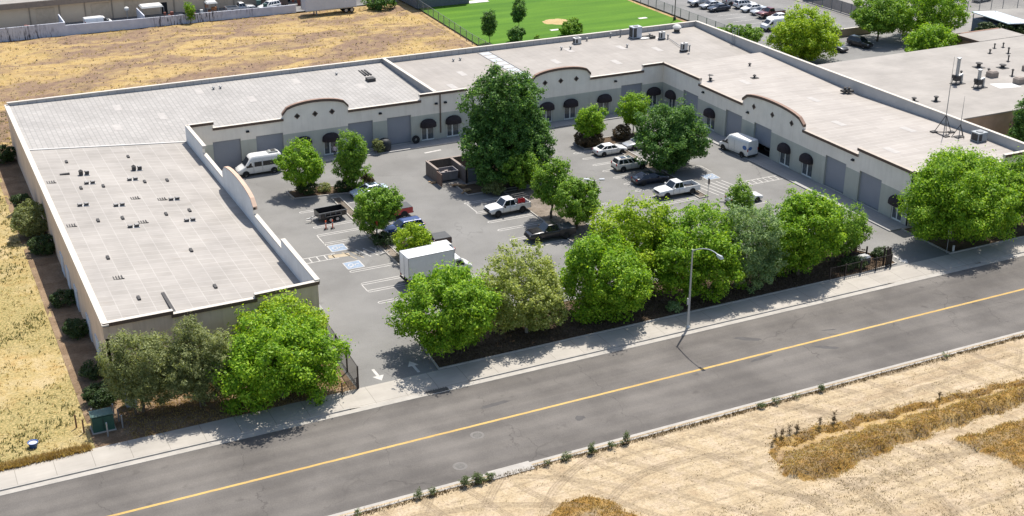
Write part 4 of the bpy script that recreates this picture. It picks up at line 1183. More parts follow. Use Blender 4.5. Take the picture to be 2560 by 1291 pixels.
# dumpster enclosure and dumpster
m_encl = plain('enclosure_block', (.155, .125, .105), .9, .22, 2.5, streak=.6)
r = empty('dumpster_enclosure', (64, 146, 0)); tag(r, 'brown block dumpster enclosure open to the parking court', 'enclosure')
H = 1.85
for (x0, x1, y0, y1) in ((60.6, 60.85, 145.6, 149.4), (60.85, 67.6, 149.15, 149.4), (67.35, 67.6, 144.0, 149.15), (64.0, 64.25, 144.0, 149.15)):
    mb = MB(); mb.box(x0, x1, y0, y1, -.02, H); part(mb, 'block_wall', m_encl, r)
    mb = MB(); mb.box(x0 - .04, x1 + .04, y0 - .04, y1 + .04, H, H + .08); part(mb, 'cap', plain('block_cap', (.24, .20, .175), .9), r)
mb = MB(); mb.box(64.3, 67.3, 144.0, 144.1, .1, 1.8); part(mb, 'gate_leaf', plain('gate_grey_blue', (.16, .18, .20), .6), r)
mb = MB(); mb.box(60.5, 60.62, 143.9, 145.5, .1, 1.75); part(mb, 'gate_leaf', plain('gate_brown', (.14, .09, .07), .7), r)
mb = MB(); mb.box(63.92, 64.08, 143.85, 144.0, 0, 2.2); part(mb, 'gate_post', m_black, r)
r = empty('dumpster', (62.4, 146.6, 0)); tag(r, 'open grey dumpster full of junk inside the block enclosure', 'dumpster')
mb = MB()
w, d, h = 1.25, .95, 1.35
for q in (((-w, -d), (w, -d)), ((w, -d), (w, d)), ((w, d), (-w, d)), ((-w, d), (-w, -d))):
    (a, b_), (c, e) = q
    mb.face([(a * .92, b_ * .88, .15), (c * .92, e * .88, .15), (c, e, h), (a, b_, h)]); mb.face([(c * .93, e * .9, h), (a * .93, b_ * .9, h), (a * .85, b_ * .8, .2), (c * .85, e * .8, .2)])
    mb.face([(a, b_, h), (c, e, h), (c * .93, e * .9, h), (a * .93, b_ * .9, h)])
mb.face([(-w * .85, -d * .8, .2), (w * .85, -d * .8, .2), (w * .85, d * .8, .2), (-w * .85, d * .8, .2)])
mb.build('bin', plain('dumpster_paint', (.20, .19, .20), .6, .2), r)
mb = MB()
for s in (-1, 1): mb.box(s * w - .1, s * w + .1, -.5, .5, .7, .85)
mb.build('lift_pocket', m_grey, r)
mb = MB(); _q = random.Random(8)
for i in range(12):
    x, y = _q.uniform(-.85, .85), _q.uniform(-.6, .6); z = _q.uniform(.8, 1.2)
    mb.box(x - .25, x + .25, y - .18, y + .18, z - .3, z)
mb.build('rubbish', plain('junk', (.22, .19, .18), .9, .7, 3), r)
# lumber and debris by the dumpster
m_wood = plain('raw_lumber', (.40, .27, .15), .85, .3, 2)
def planks(x, y, label, n, seed, L=1.8):
    r = empty('lumber_pile', (x, y, 0)); tag(r, label, 'lumber pile'); q = random.Random(seed)
    for i in range(n):
        a = q.uniform(-.7, .7); l = L * q.uniform(.6, 1); z = .05 + .07 * (i // 2)
        ca, sa = math.cos(a) * l / 2, math.sin(a) * l / 2; ox, oy = q.uniform(-.4, .4), q.uniform(-.3, .3); nx, ny = -math.sin(a) * .1, math.cos(a) * .1
        mb = MB(); mb.hexa([(ox - ca - nx, oy - sa - ny, z), (ox + ca - nx, oy + sa - ny, z), (ox + ca + nx, oy + sa + ny, z), (ox - ca + nx, oy - sa + ny, z)], [(ox - ca - nx, oy - sa - ny, z + .06), (ox + ca - nx, oy + sa - ny, z + .06), (ox + ca + nx, oy + sa + ny, z + .06), (ox - ca + nx, oy - sa + ny, z + .06)])
        mb.build('plank', m_wood, r)
planks(62.5, 143.6, 'loose reddish planks lying at the dumpster gate post', 7, 1)
planks(62.8, 141.4, 'pale planks scattered in front of the mulch bed', 6, 2, 1.4)
planks(60.2, 146.0, 'few pale boards leaning on the outer enclosure wall', 4, 4, 1.0)

# ================================================================== street furniture
r = empty('street_lamp', (66.85, 96.25, 0)); tag(r, 'tall silver street lamp with a curved arm over the road', 'street lamp')
m_lamp = plain('lamp_alu', (.42, .44, .45), .4, .08, 3, .5)
mb = MB(); mb.tube((0, 0, 0), (0, 0, 8.55), .13, .075, 12); mb.lathe([(.24, 0), (.24, .1), (.14, .3)], 0, 0, 12); mb.build('pole', m_lamp, r, 40)
mb = MB(); arm = [(0, 0, 8.3)] + [(0.0, -4.3 * t, 8.4 + 1.25 * math.sin(t * 1.9)) for t in np.linspace(.1, 1, 8)]; mb.path(arm, [.06] * 5 + [.05] * 4, 8); mb.build('arm', m_lamp, r, 60)
mb = MB(); e = arm[-1]; mb.hexa([(-.14, e[1] + .2, e[2] - .1), (.14, e[1] + .2, e[2] - .1), (.18, e[1] - .65, e[2] - .16), (-.18, e[1] - .65, e[2] - .16)], [(-.08, e[1] + .2, e[2] + .05), (.08, e[1] + .2, e[2] + .05), (.1, e[1] - .55, e[2] + .1), (-.1, e[1] - .55, e[2] + .1)]); mb.build('lamp_head', m_lamp, r)
mb = MB(); mb.box(-.16, .16, e[1] - .6, e[1] - .1, e[2] - .2, e[2] - .161); mb.build('lens', plain('lamp_lens', (.5, .52, .5), .2), r)
mb = MB(); mb.box(-.24, -.1, -.06, .06, 2.6, 3.3); mb.build('number_plate', m_white, r)
def pole_lamp(x, y, h, label, heads):
    r = empty('lot_lamp', (x, y, 0)); tag(r, label, 'lamp post')
    mb = MB(); mb.tube((0, 0, 0), (0, 0, h), .1, .07, 10); mb.lathe([(.28, 0), (.28, .6), (.1, .65)], 0, 0, 12); mb.build('pole', plain('lamp_bronze', (.07, .06, .055), .5, .2, 3, .3), r, 40)
    for a in heads:
        c, s = math.cos(a), math.sin(a)
        mb = MB(); mb.tube((0, 0, h - .15), (c * .7, s * .7, h), .04); mb.hexa([(c * .6 - s * .2, s * .6 + c * .2, h - .05), (c * .6 + s * .2, s * .6 - c * .2, h - .05), (c * 1.2 + s * .2, s * 1.2 - c * .2, h - .02), (c * 1.2 - s * .2, s * 1.2 + c * .2, h - .02)], [(c * .6 - s * .2, s * .6 + c * .2, h + .1), (c * .6 + s * .2, s * .6 - c * .2, h + .1), (c * 1.2 + s * .2, s * 1.2 - c * .2, h + .1), (c * 1.2 - s * .2, s * 1.2 + c * .2, h + .1)])
        mb.build('lamp_head', m_steel, r)
pole_lamp(71.0, 123.0, 6.3, 'twin headed lamp post at the court island tree', (2.6, -.4))
pole_lamp(138.6, 210.6, 9.5, 'tall dark lamp post at the lawn corner', (0, 3.1))
pole_lamp(205.5, 199.8, 8.0, 'thin dark post at the far right lawn', (0,))
def sign(x, y, h, label, w=.5, hh=.65, col=None, face=-PI / 2, pole=None, art=None):
    r = empty('sign_post', (x, y, 0), face + PI / 2); tag(r, label, 'sign')
    mb = MB(); mb.tube((0, 0.03, 0), (0, 0.03, h), .035, None, 8); mb.build('post', pole or m_steel, r)
    mb = MB(); mb.box(-w / 2, w / 2, -.03, 0, h - hh, h); pl = mb.build('sign_plate', col or m_white, r)
    if art:
        mb = MB()
        for x0, x1, z0, z1 in art: mb.box(x0 * w, x1 * w, -.036, -.0305, h - hh + z0 * hh, h - hh + z1 * hh)
        mb.build('sign_symbol', m_white if col else m_black, pl)
m_sblue = plain('sign_blue', (.05, .15, .42), .5)
sign(42.35, 101.4, 2.35, 'blue and white sign post in front of the first street tree', .55, .75, m_sblue, art=((-.36, .36, .15, .55), (-.3, .3, .65, .85)))
sign(103.75, 99.3, 2.95, 'white sign post at the right driveway under the big tree', .5, .6, None, art=((-.35, .35, .6, .75), (-.35, .35, .25, .4)))
sign(46.5, 130.0, 2.9, 'pale post with a red sign beside the striped bay', .5, .6, plain('sign_red', (.45, .05, .04), .5), PI)
sign(88.75, 125.2, 2.95, 'dark backed sign on a pale post by the white pickup', .4, .8, m_brown, 0)
sign(91.9, 136.2, 2.2, 'thin sign post under the broad dark tree', .35, .5, m_sblue, 0, art=((-.3, .3, .3, .7),))
def bollard(x, y, h, label, col, name='post', cat='post', rr=.05, grp=None):
    r = empty(name, (x, y, 0)); tag(r, label, cat, grp)
    mb = MB(); mb.tube((0, 0, 0), (0, 0, h), rr, rr, 8); mb.build('shaft', col, r)
    mb = MB(); mb.lathe([(rr, h), (rr * 1.15, h + .01), (rr * .5, h + .06)], 0, 0, 8); mb.build('cap', col, r)
    return r
m_org = plain('orange_plastic', (.62, .10, .04), .5, .08)
for x, y, lb in ((42.6, 136.9, 'orange delineator post nearest the left wing, by the trailer'), (43.4, 136.8, 'orange delineator post right of its twin, by the trailer')):
    r = bollard(x, y, 1.05, lb, m_org, 'delineator', 'delineator', .075, 'orange delineators in front of the trailer')
    mb = MB(); mb.lathe([(.28, 0), (.28, .06), (.12, .1)], 0, 0, 8); mb.build('base', m_black, r)
    mb = MB(); mb.tube((0, 0, .7), (0, 0, .85), .08, None, 8); mb.build('reflective_band', m_white, r)
m_rust = plain('rusty_steel', (.17, .085, .05), .85, .3, 4)
for x, y, h, c, lb in ((8.7, 103.0, 1.25, m_rust, 'rusty stake furthest from the street beside the green cabinet'), (9.15, 101.9, 1.25, m_rust, 'rusty stake near the green cabinet front corner'), (10.2, 104.0, .95, m_steel, 'pale bollard behind the green cabinet'), (12.0, 103.8, 1.1, m_steel, 'pale bollard between the cabinet and the wall corner'), (12.2, 102.5, 1.2, m_grey, 'grey bollard right of the green cabinet'), (12.3, 101.3, 1.2, m_steel, 'white bollard right of the green cabinet at the walk'), (10.9, 100.4, 1.3, m_steel, 'white bollard in front of the green cabinet')):
    bollard(x, y, h, lb, c, 'bollard', 'bollard', .07, 'bollards around the green cabinet')
bollard(104.75, 99.35, .75, 'short white stub post beside the sign under the big tree', m_white, 'stub_post', 'post', .13)
r = empty('transformer_cabinet', (10.75, 101.9, 0)); tag(r, 'dark green electrical cabinet on the corner by the grass strip', 'utility box')
mb = MB(); mb.box(-1.0, 1.0, -.75, .75, 0, .1); mb.build('pad', m_curb, r)
mb = MB(); mb.hexa([(-.9, -.65, .1), (.9, -.65, .1), (.9, .65, .1), (-.9, .65, .1)], [(-.9, -.5, 1.4), (.9, -.5, 1.4), (.9, .65, 1.5), (-.9, .65, 1.5)], 0); mb.build('cabinet', plain('utility_green', (.018, .065, .045), .45, .12, 2), r)
mb = MB(); mb.box(-.95, .95, -.55, .7, 1.5, 1.56); mb.build('lid', plain('utility_green_pale', (.09, .15, .12), .5, .3, 4), r)
mb = MB(); mb.box(-.02, .02, -.67, -.655, .2, 1.35); mb.build('door_seam', m_black, r)
r = empty('meter_cabinet', (13.7, 104.9, 0)); tag(r, 'tapered pale grey meter cabinet at the left wing corner', 'meter cabinet')
m_mtr = plain('meter_grey', (.38, .42, .48), .5, .1, 2)
mb = MB(); mb.hexa([(-.45, -.4, 0), (.45, -.4, 0), (.45, .4, 0), (-.45, .4, 0)], [(-.62, -.45, 1.3), (.62, -.45, 1.3), (.62, .45, 1.3), (-.62, .45, 1.3)]); mb.box(-.62, .62, -.45, .45, 1.3, 2.0); mb.build('cabinet', m_mtr, r)
mb = MB(); mb.box(-.4, -.02, -.47, -.452, 1.35, 1.9); mb.box(.1, .5, -.47, -.452, 1.45, 1.75); mb.build('meter_panel', m_grey, r)
mb = MB(); mb.box(-.35, .35, -.3, .3, 2.0, 2.5); mb.build('hood', m_mtr, r)
r = empty('tub', (4.95, 101.4, 0)); tag(r, 'blue plastic tub lying in the dry grass strip', 'tub')
mb = MB(); mb.lathe([(.3, 0), (.42, .45), (.45, .48), (.38, .46), (.28, .1)], 0, 0, 16); mb.build('shell', plain('blue_plastic', (.04, .09, .25), .4), r, 40)
mb = MB(); mb.lathe([(.37, .40), (.2, .41)], 0, 0, 14); mb.build('contents', plain('tub_rubbish', (.4, .42, .5), .7), r)
for x, y, a, lb in ((45.6, 128.2, 1.2, 'concrete wheel stop broken off by the striped bay'), (46.3, 127.1, .4, 'tilted concrete wheel stop against the long kerb'), (88.0, 123.6, .5, 'concrete wheel stop left of the signpost in the right bays'), (90.4, 123.7, -.6, 'concrete wheel stop right of the signpost in the right bays')):
    mb = MB(); mb.hexa([(-.75, -.09, 0), (.75, -.09, 0), (.75, .09, 0), (-.75, .09, 0)], [(-.72, -.06, .13), (.72, -.06, .13), (.72, .06, .13), (-.72, .06, .13)])
    o = mb.build('wheel_stop', plain('stop_concrete', (.30, .29, .28), .9, .25, 4)); o.location = (x, y, 0); o.rotation_euler = (0, 0, a); tag(o, lb, 'wheel stop')
# big tyre and covered drum in front of the rear doors
m_rub = plain('tyre_rubber', (.018, .018, .019), .8, .3, 5)
r = empty('tractor_tyre', (64.2, 161.6, .13)); tag(r, 'black tyre leaning on the rear wall between roller door and glass door', 'tyre')
mb = MB()
for k in range(20):
    pass
prof = [(.22, -.13), (.5, -.15), (.56, -.1), (.56, .1), (.5, .15), (.22, .13)]
n = 20
for a in range(len(prof)):
    b_ = (a + 1) % len(prof)
    for i in range(n):
        t0, t1 = 2 * PI * i / n, 2 * PI * (i + 1) / n
        f = lambda p, t: (p[0] * math.cos(t), p[1] + (.56 + p[0] * math.sin(t)) * .12, .56 + p[0] * math.sin(t))
        mb.face([f(prof[a], t0), f(prof[a], t1), f(prof[b_], t1), f(prof[b_], t0)])
mb.build('rubber', m_rub, r, 40)
r = empty('covered_drum', (59.2, 160.8, .0)); tag(r, 'squat black covered drum between two rear roller doors', 'drum')
mb = MB(); mb.lathe([(.72, 0), (.86, .4), (.88, 1.0), (.8, 1.5), (.55, 1.75), (.1, 1.82)], 0, 0, 20); mb.build('cover', plain('black_tarp', (.02, .024, .028), .6, .3, 3), r, 50)
mb = MB(); mb.lathe([(.9, .0), (.92, .1), (.88, .12)], 0, 0, 20); mb.build('hem', m_black, r)
# yard clutter behind the patched wall
_y = random.Random(12)
cl = plain('clutter_white', (.5, .5, .48), .7); cr = plain('clutter_red', (.20, .07, .05), .7); cg = plain('clutter_dark', (.06, .06, .06), .8); co = plain('clutter_orange', (.40, .17, .07), .7); cgr = plain('clutter_grey', (.25, .25, .25), .7)
def canopy(x, y, w, d, h, top, label):
    r = empty('yard_canopy', (x, y, 0)); tag(r, label, 'canopy')
    mb = MB(); mb.hexa([(-w / 2, -d / 2, h), (w / 2, -d / 2, h), (w / 2, d / 2, h), (-w / 2, d / 2, h)], [(-w / 2 + .2, -d / 2 + .2, h + .3), (w / 2 - .2, -d / 2 + .2, h + .3), (w / 2 - .2, d / 2 - .2, h + .3), (-w / 2 + .2, d / 2 - .2, h + .3)]); mb.build('roof', top, r)
    mb = MB()
    for a in (-1, 1):
        for b_ in (-1, 1): mb.box(a * w / 2 - .05, a * w / 2 + .05, b_ * d / 2 - .05, b_ * d / 2 + .05, 0, h)
    mb.build('post', cgr, r)
def crates(x, y, label, mat, n, seed, s=.5, name='crate_stack', cat='crates'):
    r = empty(name, (x, y, 0)); tag(r, label, cat); q = random.Random(seed)
    for i in range(n):
        a, b_, z = q.uniform(-.9, .9), q.uniform(-.4, .4), (i % 3) * s
        w = s * q.uniform(.7, 1.2)
        mb = MB(); mb.box(a - w / 2, a + w / 2, b_ - w / 2, b_ + w / 2, z, z + s); mb.box(a - w / 2 - .02, a + w / 2 + .02, b_ - w / 2 - .02, b_ + w / 2 + .02, z + s * .8, z + s * .9); mb.build('crate', mat, r)
canopy(46.9, 255.5, 4.2, 3.2, 2.5, cl, 'dark sided yard shelter with a white roof behind the patched wall')
canopy(58.6, 255.4, 2.2, 2.2, 2.1, cl, 'small white topped canopy over orange gear behind the patched wall')
crates(58.6, 255.2, 'orange machine parts under the small white canopy', co, 5, 3, .6)
crates(20.5, 252.5, 'pale bags and boxes heaped behind the wall near the left edge', cl, 8, 5, .5)
crates(23.3, 253, 'dark red boxes stacked behind the wall', cr, 6, 6, .55)
crates(26.4, 252.4, 'mixed dark crates beside the wall return', cg, 7, 7, .5)
crates(28.1, 252.2, 'white sacks against the wall return', cl, 5, 8, .45)
crates(49.5, 253.0, 'rust red pallet stack behind the wall', cr, 7, 9, .55)
crates(52.3, 252.4, 'dark pile of car parts behind the wall', cg, 7, 10, .5)
crates(54.6, 252.6, 'red and brown boxes right of the dark pile', cr, 6, 11, .5)
crates(56.4, 252.4, 'pale cartons left of the small canopy', cl, 5, 12, .5)
crates(68.0, 252.4, 'green grey bins left of the brown shed', plain('bin_green', (.05, .10, .09), .6), 4, 13, .8)
crates(78.0, 253.2, 'black crates near the semi trailer', cg, 8, 14, .6)
crates(76.0, 255, 'brown stacked frames near the semi trailer', cr, 7, 15, .6)
r = empty('water_tank', (42.3, 256.0, 0)); tag(r, 'white mushroom shaped tank on a thin stand in the yard', 'tank')
mb = MB(); mb.lathe([(.15, 1.9), (.45, 2.1), (.45, 2.5), (.2, 2.7)], 0, 0, 14); mb.build('tank', cl, r, 40)
mb = MB(); mb.tube((0, 0, 0), (0, 0, 1.95), .1); mb.build('stand', cgr, r)
r = empty('storage_hut', (71.5, 256.2, 0)); tag(r, 'brown storage hut with a pale green roof in the yard', 'hut')
mb = MB(); mb.box(-2.6, 2.6, -1.4, 1.4, 0, 2.6); mb.build('wall', plain('hut_brown', (.12, .09, .075), .8), r)
mb = MB(); mb.box(-2.8, 2.8, -1.6, 1.6, 2.6, 2.8); mb.build('roof', plain('hut_green', (.38, .46, .42), .6), r)
# ================================================================== vehicles (front is local +X)
m_vglass = glass_dark('vehicle_glass', (0.010, 0.013, 0.018), 0.04)
m_tire = plain('tyre', (0.016, 0.016, 0.017), .85, .2, 5)
m_rim = plain('alloy_rim', (.38, .38, .39), .35, .08, 5, .6)
m_rimd = plain('dark_rim', (.07, .07, .075), .4, .1, 5, .5)
m_trim = plain('black_trim', (.022, .022, .024), .6, .2, 3)
m_head = plain('lamp_clear', (.55, .57, .58), .12, .05, 3)
m_tail = plain('lamp_red', (.32, .015, .012), .2, .1, 3)
m_chrome = plain('chrome', (.5, .5, .5), .2, .05, 3, .9)

def loft(mb, st, mi=0):
    """st: list of (x, zlow, zshoulder, ztop, halfwidth, tophalfwidth)"""
    rings = []
    for x, zl, zs, zt, hw, tw in st:
        half = [(hw * .86, zl), (hw * .97, zl + (zs - zl) * .22), (hw, zl + (zs - zl) * .62), (hw * .985, zs), (hw * .5 + tw * .5, zs + (zt - zs) * .72), (tw, zt), (tw * .5, zt + .012)]
        ring = [(x, y, z) for y, z in half] + [(x, -y, z) for y, z in reversed(half)]
        rings.append(ring)
    n = len(rings[0])
    k = len(mb.v)
    for r in rings: mb.v += r
    for a in range(len(rings) - 1):
        for i in range(n):
            j = (i + 1) % n
            mb.f.append((k + a * n + i, k + (a + 1) * n + i, k + (a + 1) * n + j, k + a * n + j)); mb.m.append(mi)
    mb.f.append(tuple(k + i for i in range(n))); mb.m.append(mi)
    mb.f.append(tuple(k + (len(rings) - 1) * n + i for i in reversed(range(n)))); mb.m.append(mi)

def wheel(r, x, y, rad, wd=.22, rim=None):
    s = 1 if y > 0 else -1
    w = MB()
    k0, k1 = y - s * wd, y + s * .012
    prof = [(rad * .62, k1), (rad * .66, k1 + s * .012), (rad * .94, k1 + s * .004), (rad, k1 - s * .03), (rad, k0 + s * .02), (rad * .9, k0), (rad * .5, k0)]
    n = 20
    k = len(w.v)
    for rr, yy in prof:
        for i in range(n):
            t = 2 * PI * i / n
            w.v.append((x + rr * math.cos(t), yy, rad + rr * math.sin(t)))
    for a in range(len(prof) - 1):
        for i in range(n):
            j = (i + 1) % n
            f = (k + a * n + i, k + a * n + j, k + (a + 1) * n + j, k + (a + 1) * n + i)
            w.f.append(f if s > 0 else f[::-1]); w.m.append(0)
    wo = w.build('wheel', m_tire, r, 40)
    q = MB()
    rr = rad * .62
    c = (x, k1 - s * .015, rad)
    q.tube((x, k1 - s * .06, rad), (x, k1 - s * .02, rad), rr, rr, n)
    for i in range(5):
        t = 2 * PI * i / 5
        d = Vector((math.cos(t), 0, math.sin(t))); e = Vector((-math.sin(t), 0, math.cos(t)))
        p = Vector((x, k1 - s * .012, rad))
        q.face([p + d * rr * .95 + e * rr * .18, p + d * rr * .1 + e * rr * .13, p + d * rr * .1 - e * rr * .13, p + d * rr * .95 - e * rr * .18])
    q.build('rim', rim or m_rim, wo)

def arch(mb, x, hw, rad, mi=1):
    """dark wheel well discs just proud of the body side"""
    for s in (-1, 1):
        y = s * (hw + .004)
        pts = [(x + rad * 1.2 * math.cos(t), y, max(.0, rad + rad * 1.2 * math.sin(t))) for t in np.linspace(-.35, PI + .35, 14)]
        mb.face(pts if s < 0 else pts[::-1], mi)

def cabin(r, paint, b0, b1, t0, t1, zb, zt, bw, tw, doors=(.5,), pillar=.07, roof_mat=None, name='cabin'):
    """b0..b1 belt-line, t0..t1 roof-line along X; glass panes let in as parts"""
    mb = MB()
    zr = zt - .05
    B = [(b0, bw, zb), (b1, bw, zb), (b1, -bw, zb), (b0, -bw, zb)]
    T = [(t0, tw, zr), (t1, tw, zr), (t1, -tw, zr), (t0, -tw, zr)]
    for i in range(4):
        j = (i + 1) % 4
        mb.face([B[i], T[i], T[j], B[j]], 0)
    q = [(t0 + .12, tw - .1, zt), (t1 - .12, tw - .1, zt), (t1 - .12, -tw + .1, zt), (t0 + .12, -tw + .1, zt)]
    for i in range(4):
        j = (i + 1) % 4
        mb.face([T[i], q[i], q[j], T[j]], 0)
    mb.face([q[0], q[3], q[2], q[1]][::-1], 0)
    cab = mb.build(name, roof_mat or paint, r, 28)
    V = Vector
    def pane(a, b_, c, d, m0, m1, k0, k1, nm, off=.012):
        """a,b bottom; c,d top (c above b). m margins along, k margins up"""
        a, b_, c, d = V(a), V(b_), V(c), V(d)
        nrm = (b_ - a).cross(d - a).normalized()
        P = lambda u, v: (a + (b_ - a) * u) * (1 - v) + (d + (c - d) * u) * v + nrm * off
        g = MB(); g.face([P(m0, k0), P(1 - m1, k0), P(1 - m1, k1), P(m0, k1)])
        return g.build(nm, m_vglass, cab)
    pane(B[1], B[2], T[2], T[1], .07, .07, .06, .93, 'windshield', .012) if False else None
    # windshield faces +X, rear window -X
    pane((b1, -bw, zb), (b1, bw, zb), (t1, tw, zr), (t1, -tw, zr), .06, .06, .05, .95, 'windshield')
    pane((b0, bw, zb), (b0, -bw, zb), (t0, -tw, zr), (t0, tw, zr), .09, .09, .15, .92, 'rear_window')
    cuts = [0.0] + list(doors) + [1.0]
    for s in (1, -1):
        for u0, u1 in zip(cuts, cuts[1:]):
            if s > 0:
                pane((b1, bw, zb), (b0, bw, zb), (t0, tw, zr), (t1, tw, zr), 1 - u1 + pillar * (.9 if u1 == 1 else .35), u0 + pillar * (.9 if u0 == 0 else .35), .1, .88, 'side_window')
            else:
                pane((b0, -bw, zb), (b1, -bw, zb), (t1, -tw, zr), (t0, -tw, zr), u0 + pillar * (.9 if u0 == 0 else .35), 1 - u1 + pillar * (.9 if u1 == 1 else .35), .1, .88, 'side_window')
    return cab

def lights(r, xf, yf, zf, xr, yr, zr, wf=.3, hf=.16, wr=.2, hr=.2):
    for s in (-1, 1):
        mb = MB(); mb.box(xf - .12, xf, s * yf - wf / 2, s * yf + wf / 2, zf - hf / 2, zf + hf / 2); mb.build('headlight', m_head, r)
        mb = MB(); mb.box(xr, xr + .1, s * yr - wr / 2, s * yr + wr / 2, zr - hr / 2, zr + hr / 2); mb.build('tail_light', m_tail, r)
def mirrors(r, x, y, z, mat, k=1.0):
    for s in (-1, 1):
        mb = MB(); mb.box(x - .07, x + .09, s * y - .11 * k, s * y + .11 * k, z - .08 * k, z + .09 * k); mb.build('mirror', mat, r)
def seams(r, segs, hw):
    mb = MB()
    for x, z0, z1 in segs:
        for s in (-1, 1): mb.box(x - .008, x + .008, s * hw - .004, s * hw + .004, z0, z1)
    mb.build('door_seam', m_trim, r)

def veh(name, x, y, deg, label, cat, grp):
    r = empty(name, (x, y, 0), math.radians(deg)); tag(r, label, cat, grp); return r

def sedan(x, y, deg, label, paint, grp='cars in the parking court', rim=None, glass_roof=False, k=1.0):
    r = veh('sedan', x, y, deg, label, 'car', grp)
    mb = MB()
    loft(mb, [(-2.40, .42, .72, .86, .70, .60), (-2.30, .30, .80, .98, .86, .72), (-1.75, .22, .86, 1.02, .915, .78), (-.9, .2, .88, .97, .92, .86), (.6, .2, .86, .95, .92, .86), (1.1, .2, .84, .96, .92, .78), (1.7, .22, .78, .89, .91, .74), (2.2, .26, .66, .77, .86, .68), (2.4, .36, .58, .66, .72, .58)])
    arch(mb, 1.42, .915, .335); arch(mb, -1.42, .915, .335)
    mb.build('body', [paint, m_trim], r, 38)
    cabin(r, paint, -1.95, 1.12, -1.05, .28, .94, 1.46, .83, .60, (.30, .62), roof_mat=None)
    if glass_roof:
        g = MB(); g.box(-.85, .1, -.46, .46, 1.455, 1.472); g.build('sunroof', m_vglass, r)
    for a in (1.42, -1.42):
        for s in (-1, 1): wheel(r, a, s * .915, .33, .22, rim)
    lights(r, 2.33, .62, .64, -2.42, .66, .80)
    mirrors(r, .72, 1.0, .98, paint)
    seams(r, [(.75, .3, .9), (-.25, .25, .9), (-1.15, .45, .9)], .922)
    mb = MB(); mb.box(2.28, 2.42, -.5, .5, .3, .5); mb.build('bumper_trim', m_trim, r); mb = MB(); mb.box(-2.43, -2.3, -.7, .7, .3, .42); mb.build('bumper_trim', m_trim, r)
    mb = MB(); mb.box(-2.425, -2.41, -.26, .26, .6, .72); mb.build('number_plate', m_white, r)
    return r
def suv(x, y, deg, label, paint, grp='cars in the parking court', rim=None, sunroof=True, name='suv'):
    r = veh(name, x, y, deg, label, 'car', grp); r.scale = (1, 1, 1.04)
    mb = MB()
    loft(mb, [(-2.38, .45, .85, 1.05, .80, .72), (-2.30, .34, .95, 1.12, .90, .80), (-1.6, .28, .98, 1.08, .945, .86), (.6, .28, .96, 1.05, .945, .86), (1.05, .28, .95, 1.08, .945, .80), (1.7, .30, .90, 1.02, .93, .78), (2.2, .34, .80, .92, .88, .72), (2.4, .44, .68, .80, .76, .62)])
    arch(mb, 1.45, .945, .375); arch(mb, -1.42, .945, .375)
    mb.build('body', [paint, m_trim], r, 38)
    cabin(r, paint, -2.28, 1.12, -1.98, .28, 1.04, 1.70, .86, .66, (.27, .53, .74))
    if sunroof:
        g = MB(); g.box(-.55, .1, -.45, .45, 1.692, 1.708); g.box(-1.5, -.75, -.45, .45, 1.692, 1.708); g.build('sunroof', m_vglass, r)
    mb = MB()
    for s in (-1, 1): mb.tube((-1.8, s * .6, 1.74), (.1, s * .6, 1.74), .022, None, 6)
    mb.build('roof_rack', m_trim, r)
    for a in (1.45, -1.42):
        for s in (-1, 1): wheel(r, a, s * .945, .37, .24, rim)
    lights(r, 2.33, .66, .80, -2.40, .72, 1.0, hr=.3)
    mirrors(r, .75, 1.04, 1.1, paint)
    seams(r, [(.75, .35, 1.0), (-.25, .35, 1.0), (-1.2, .45, 1.0)], .951)
    mb = MB(); mb.box(2.28, 2.42, -.55, .55, .38, .62); mb.build('bumper_trim', m_trim, r); mb = MB(); mb.box(-2.42, -2.3, -.75, .75, .38, .52); mb.build('bumper_trim', m_trim, r)
    return r
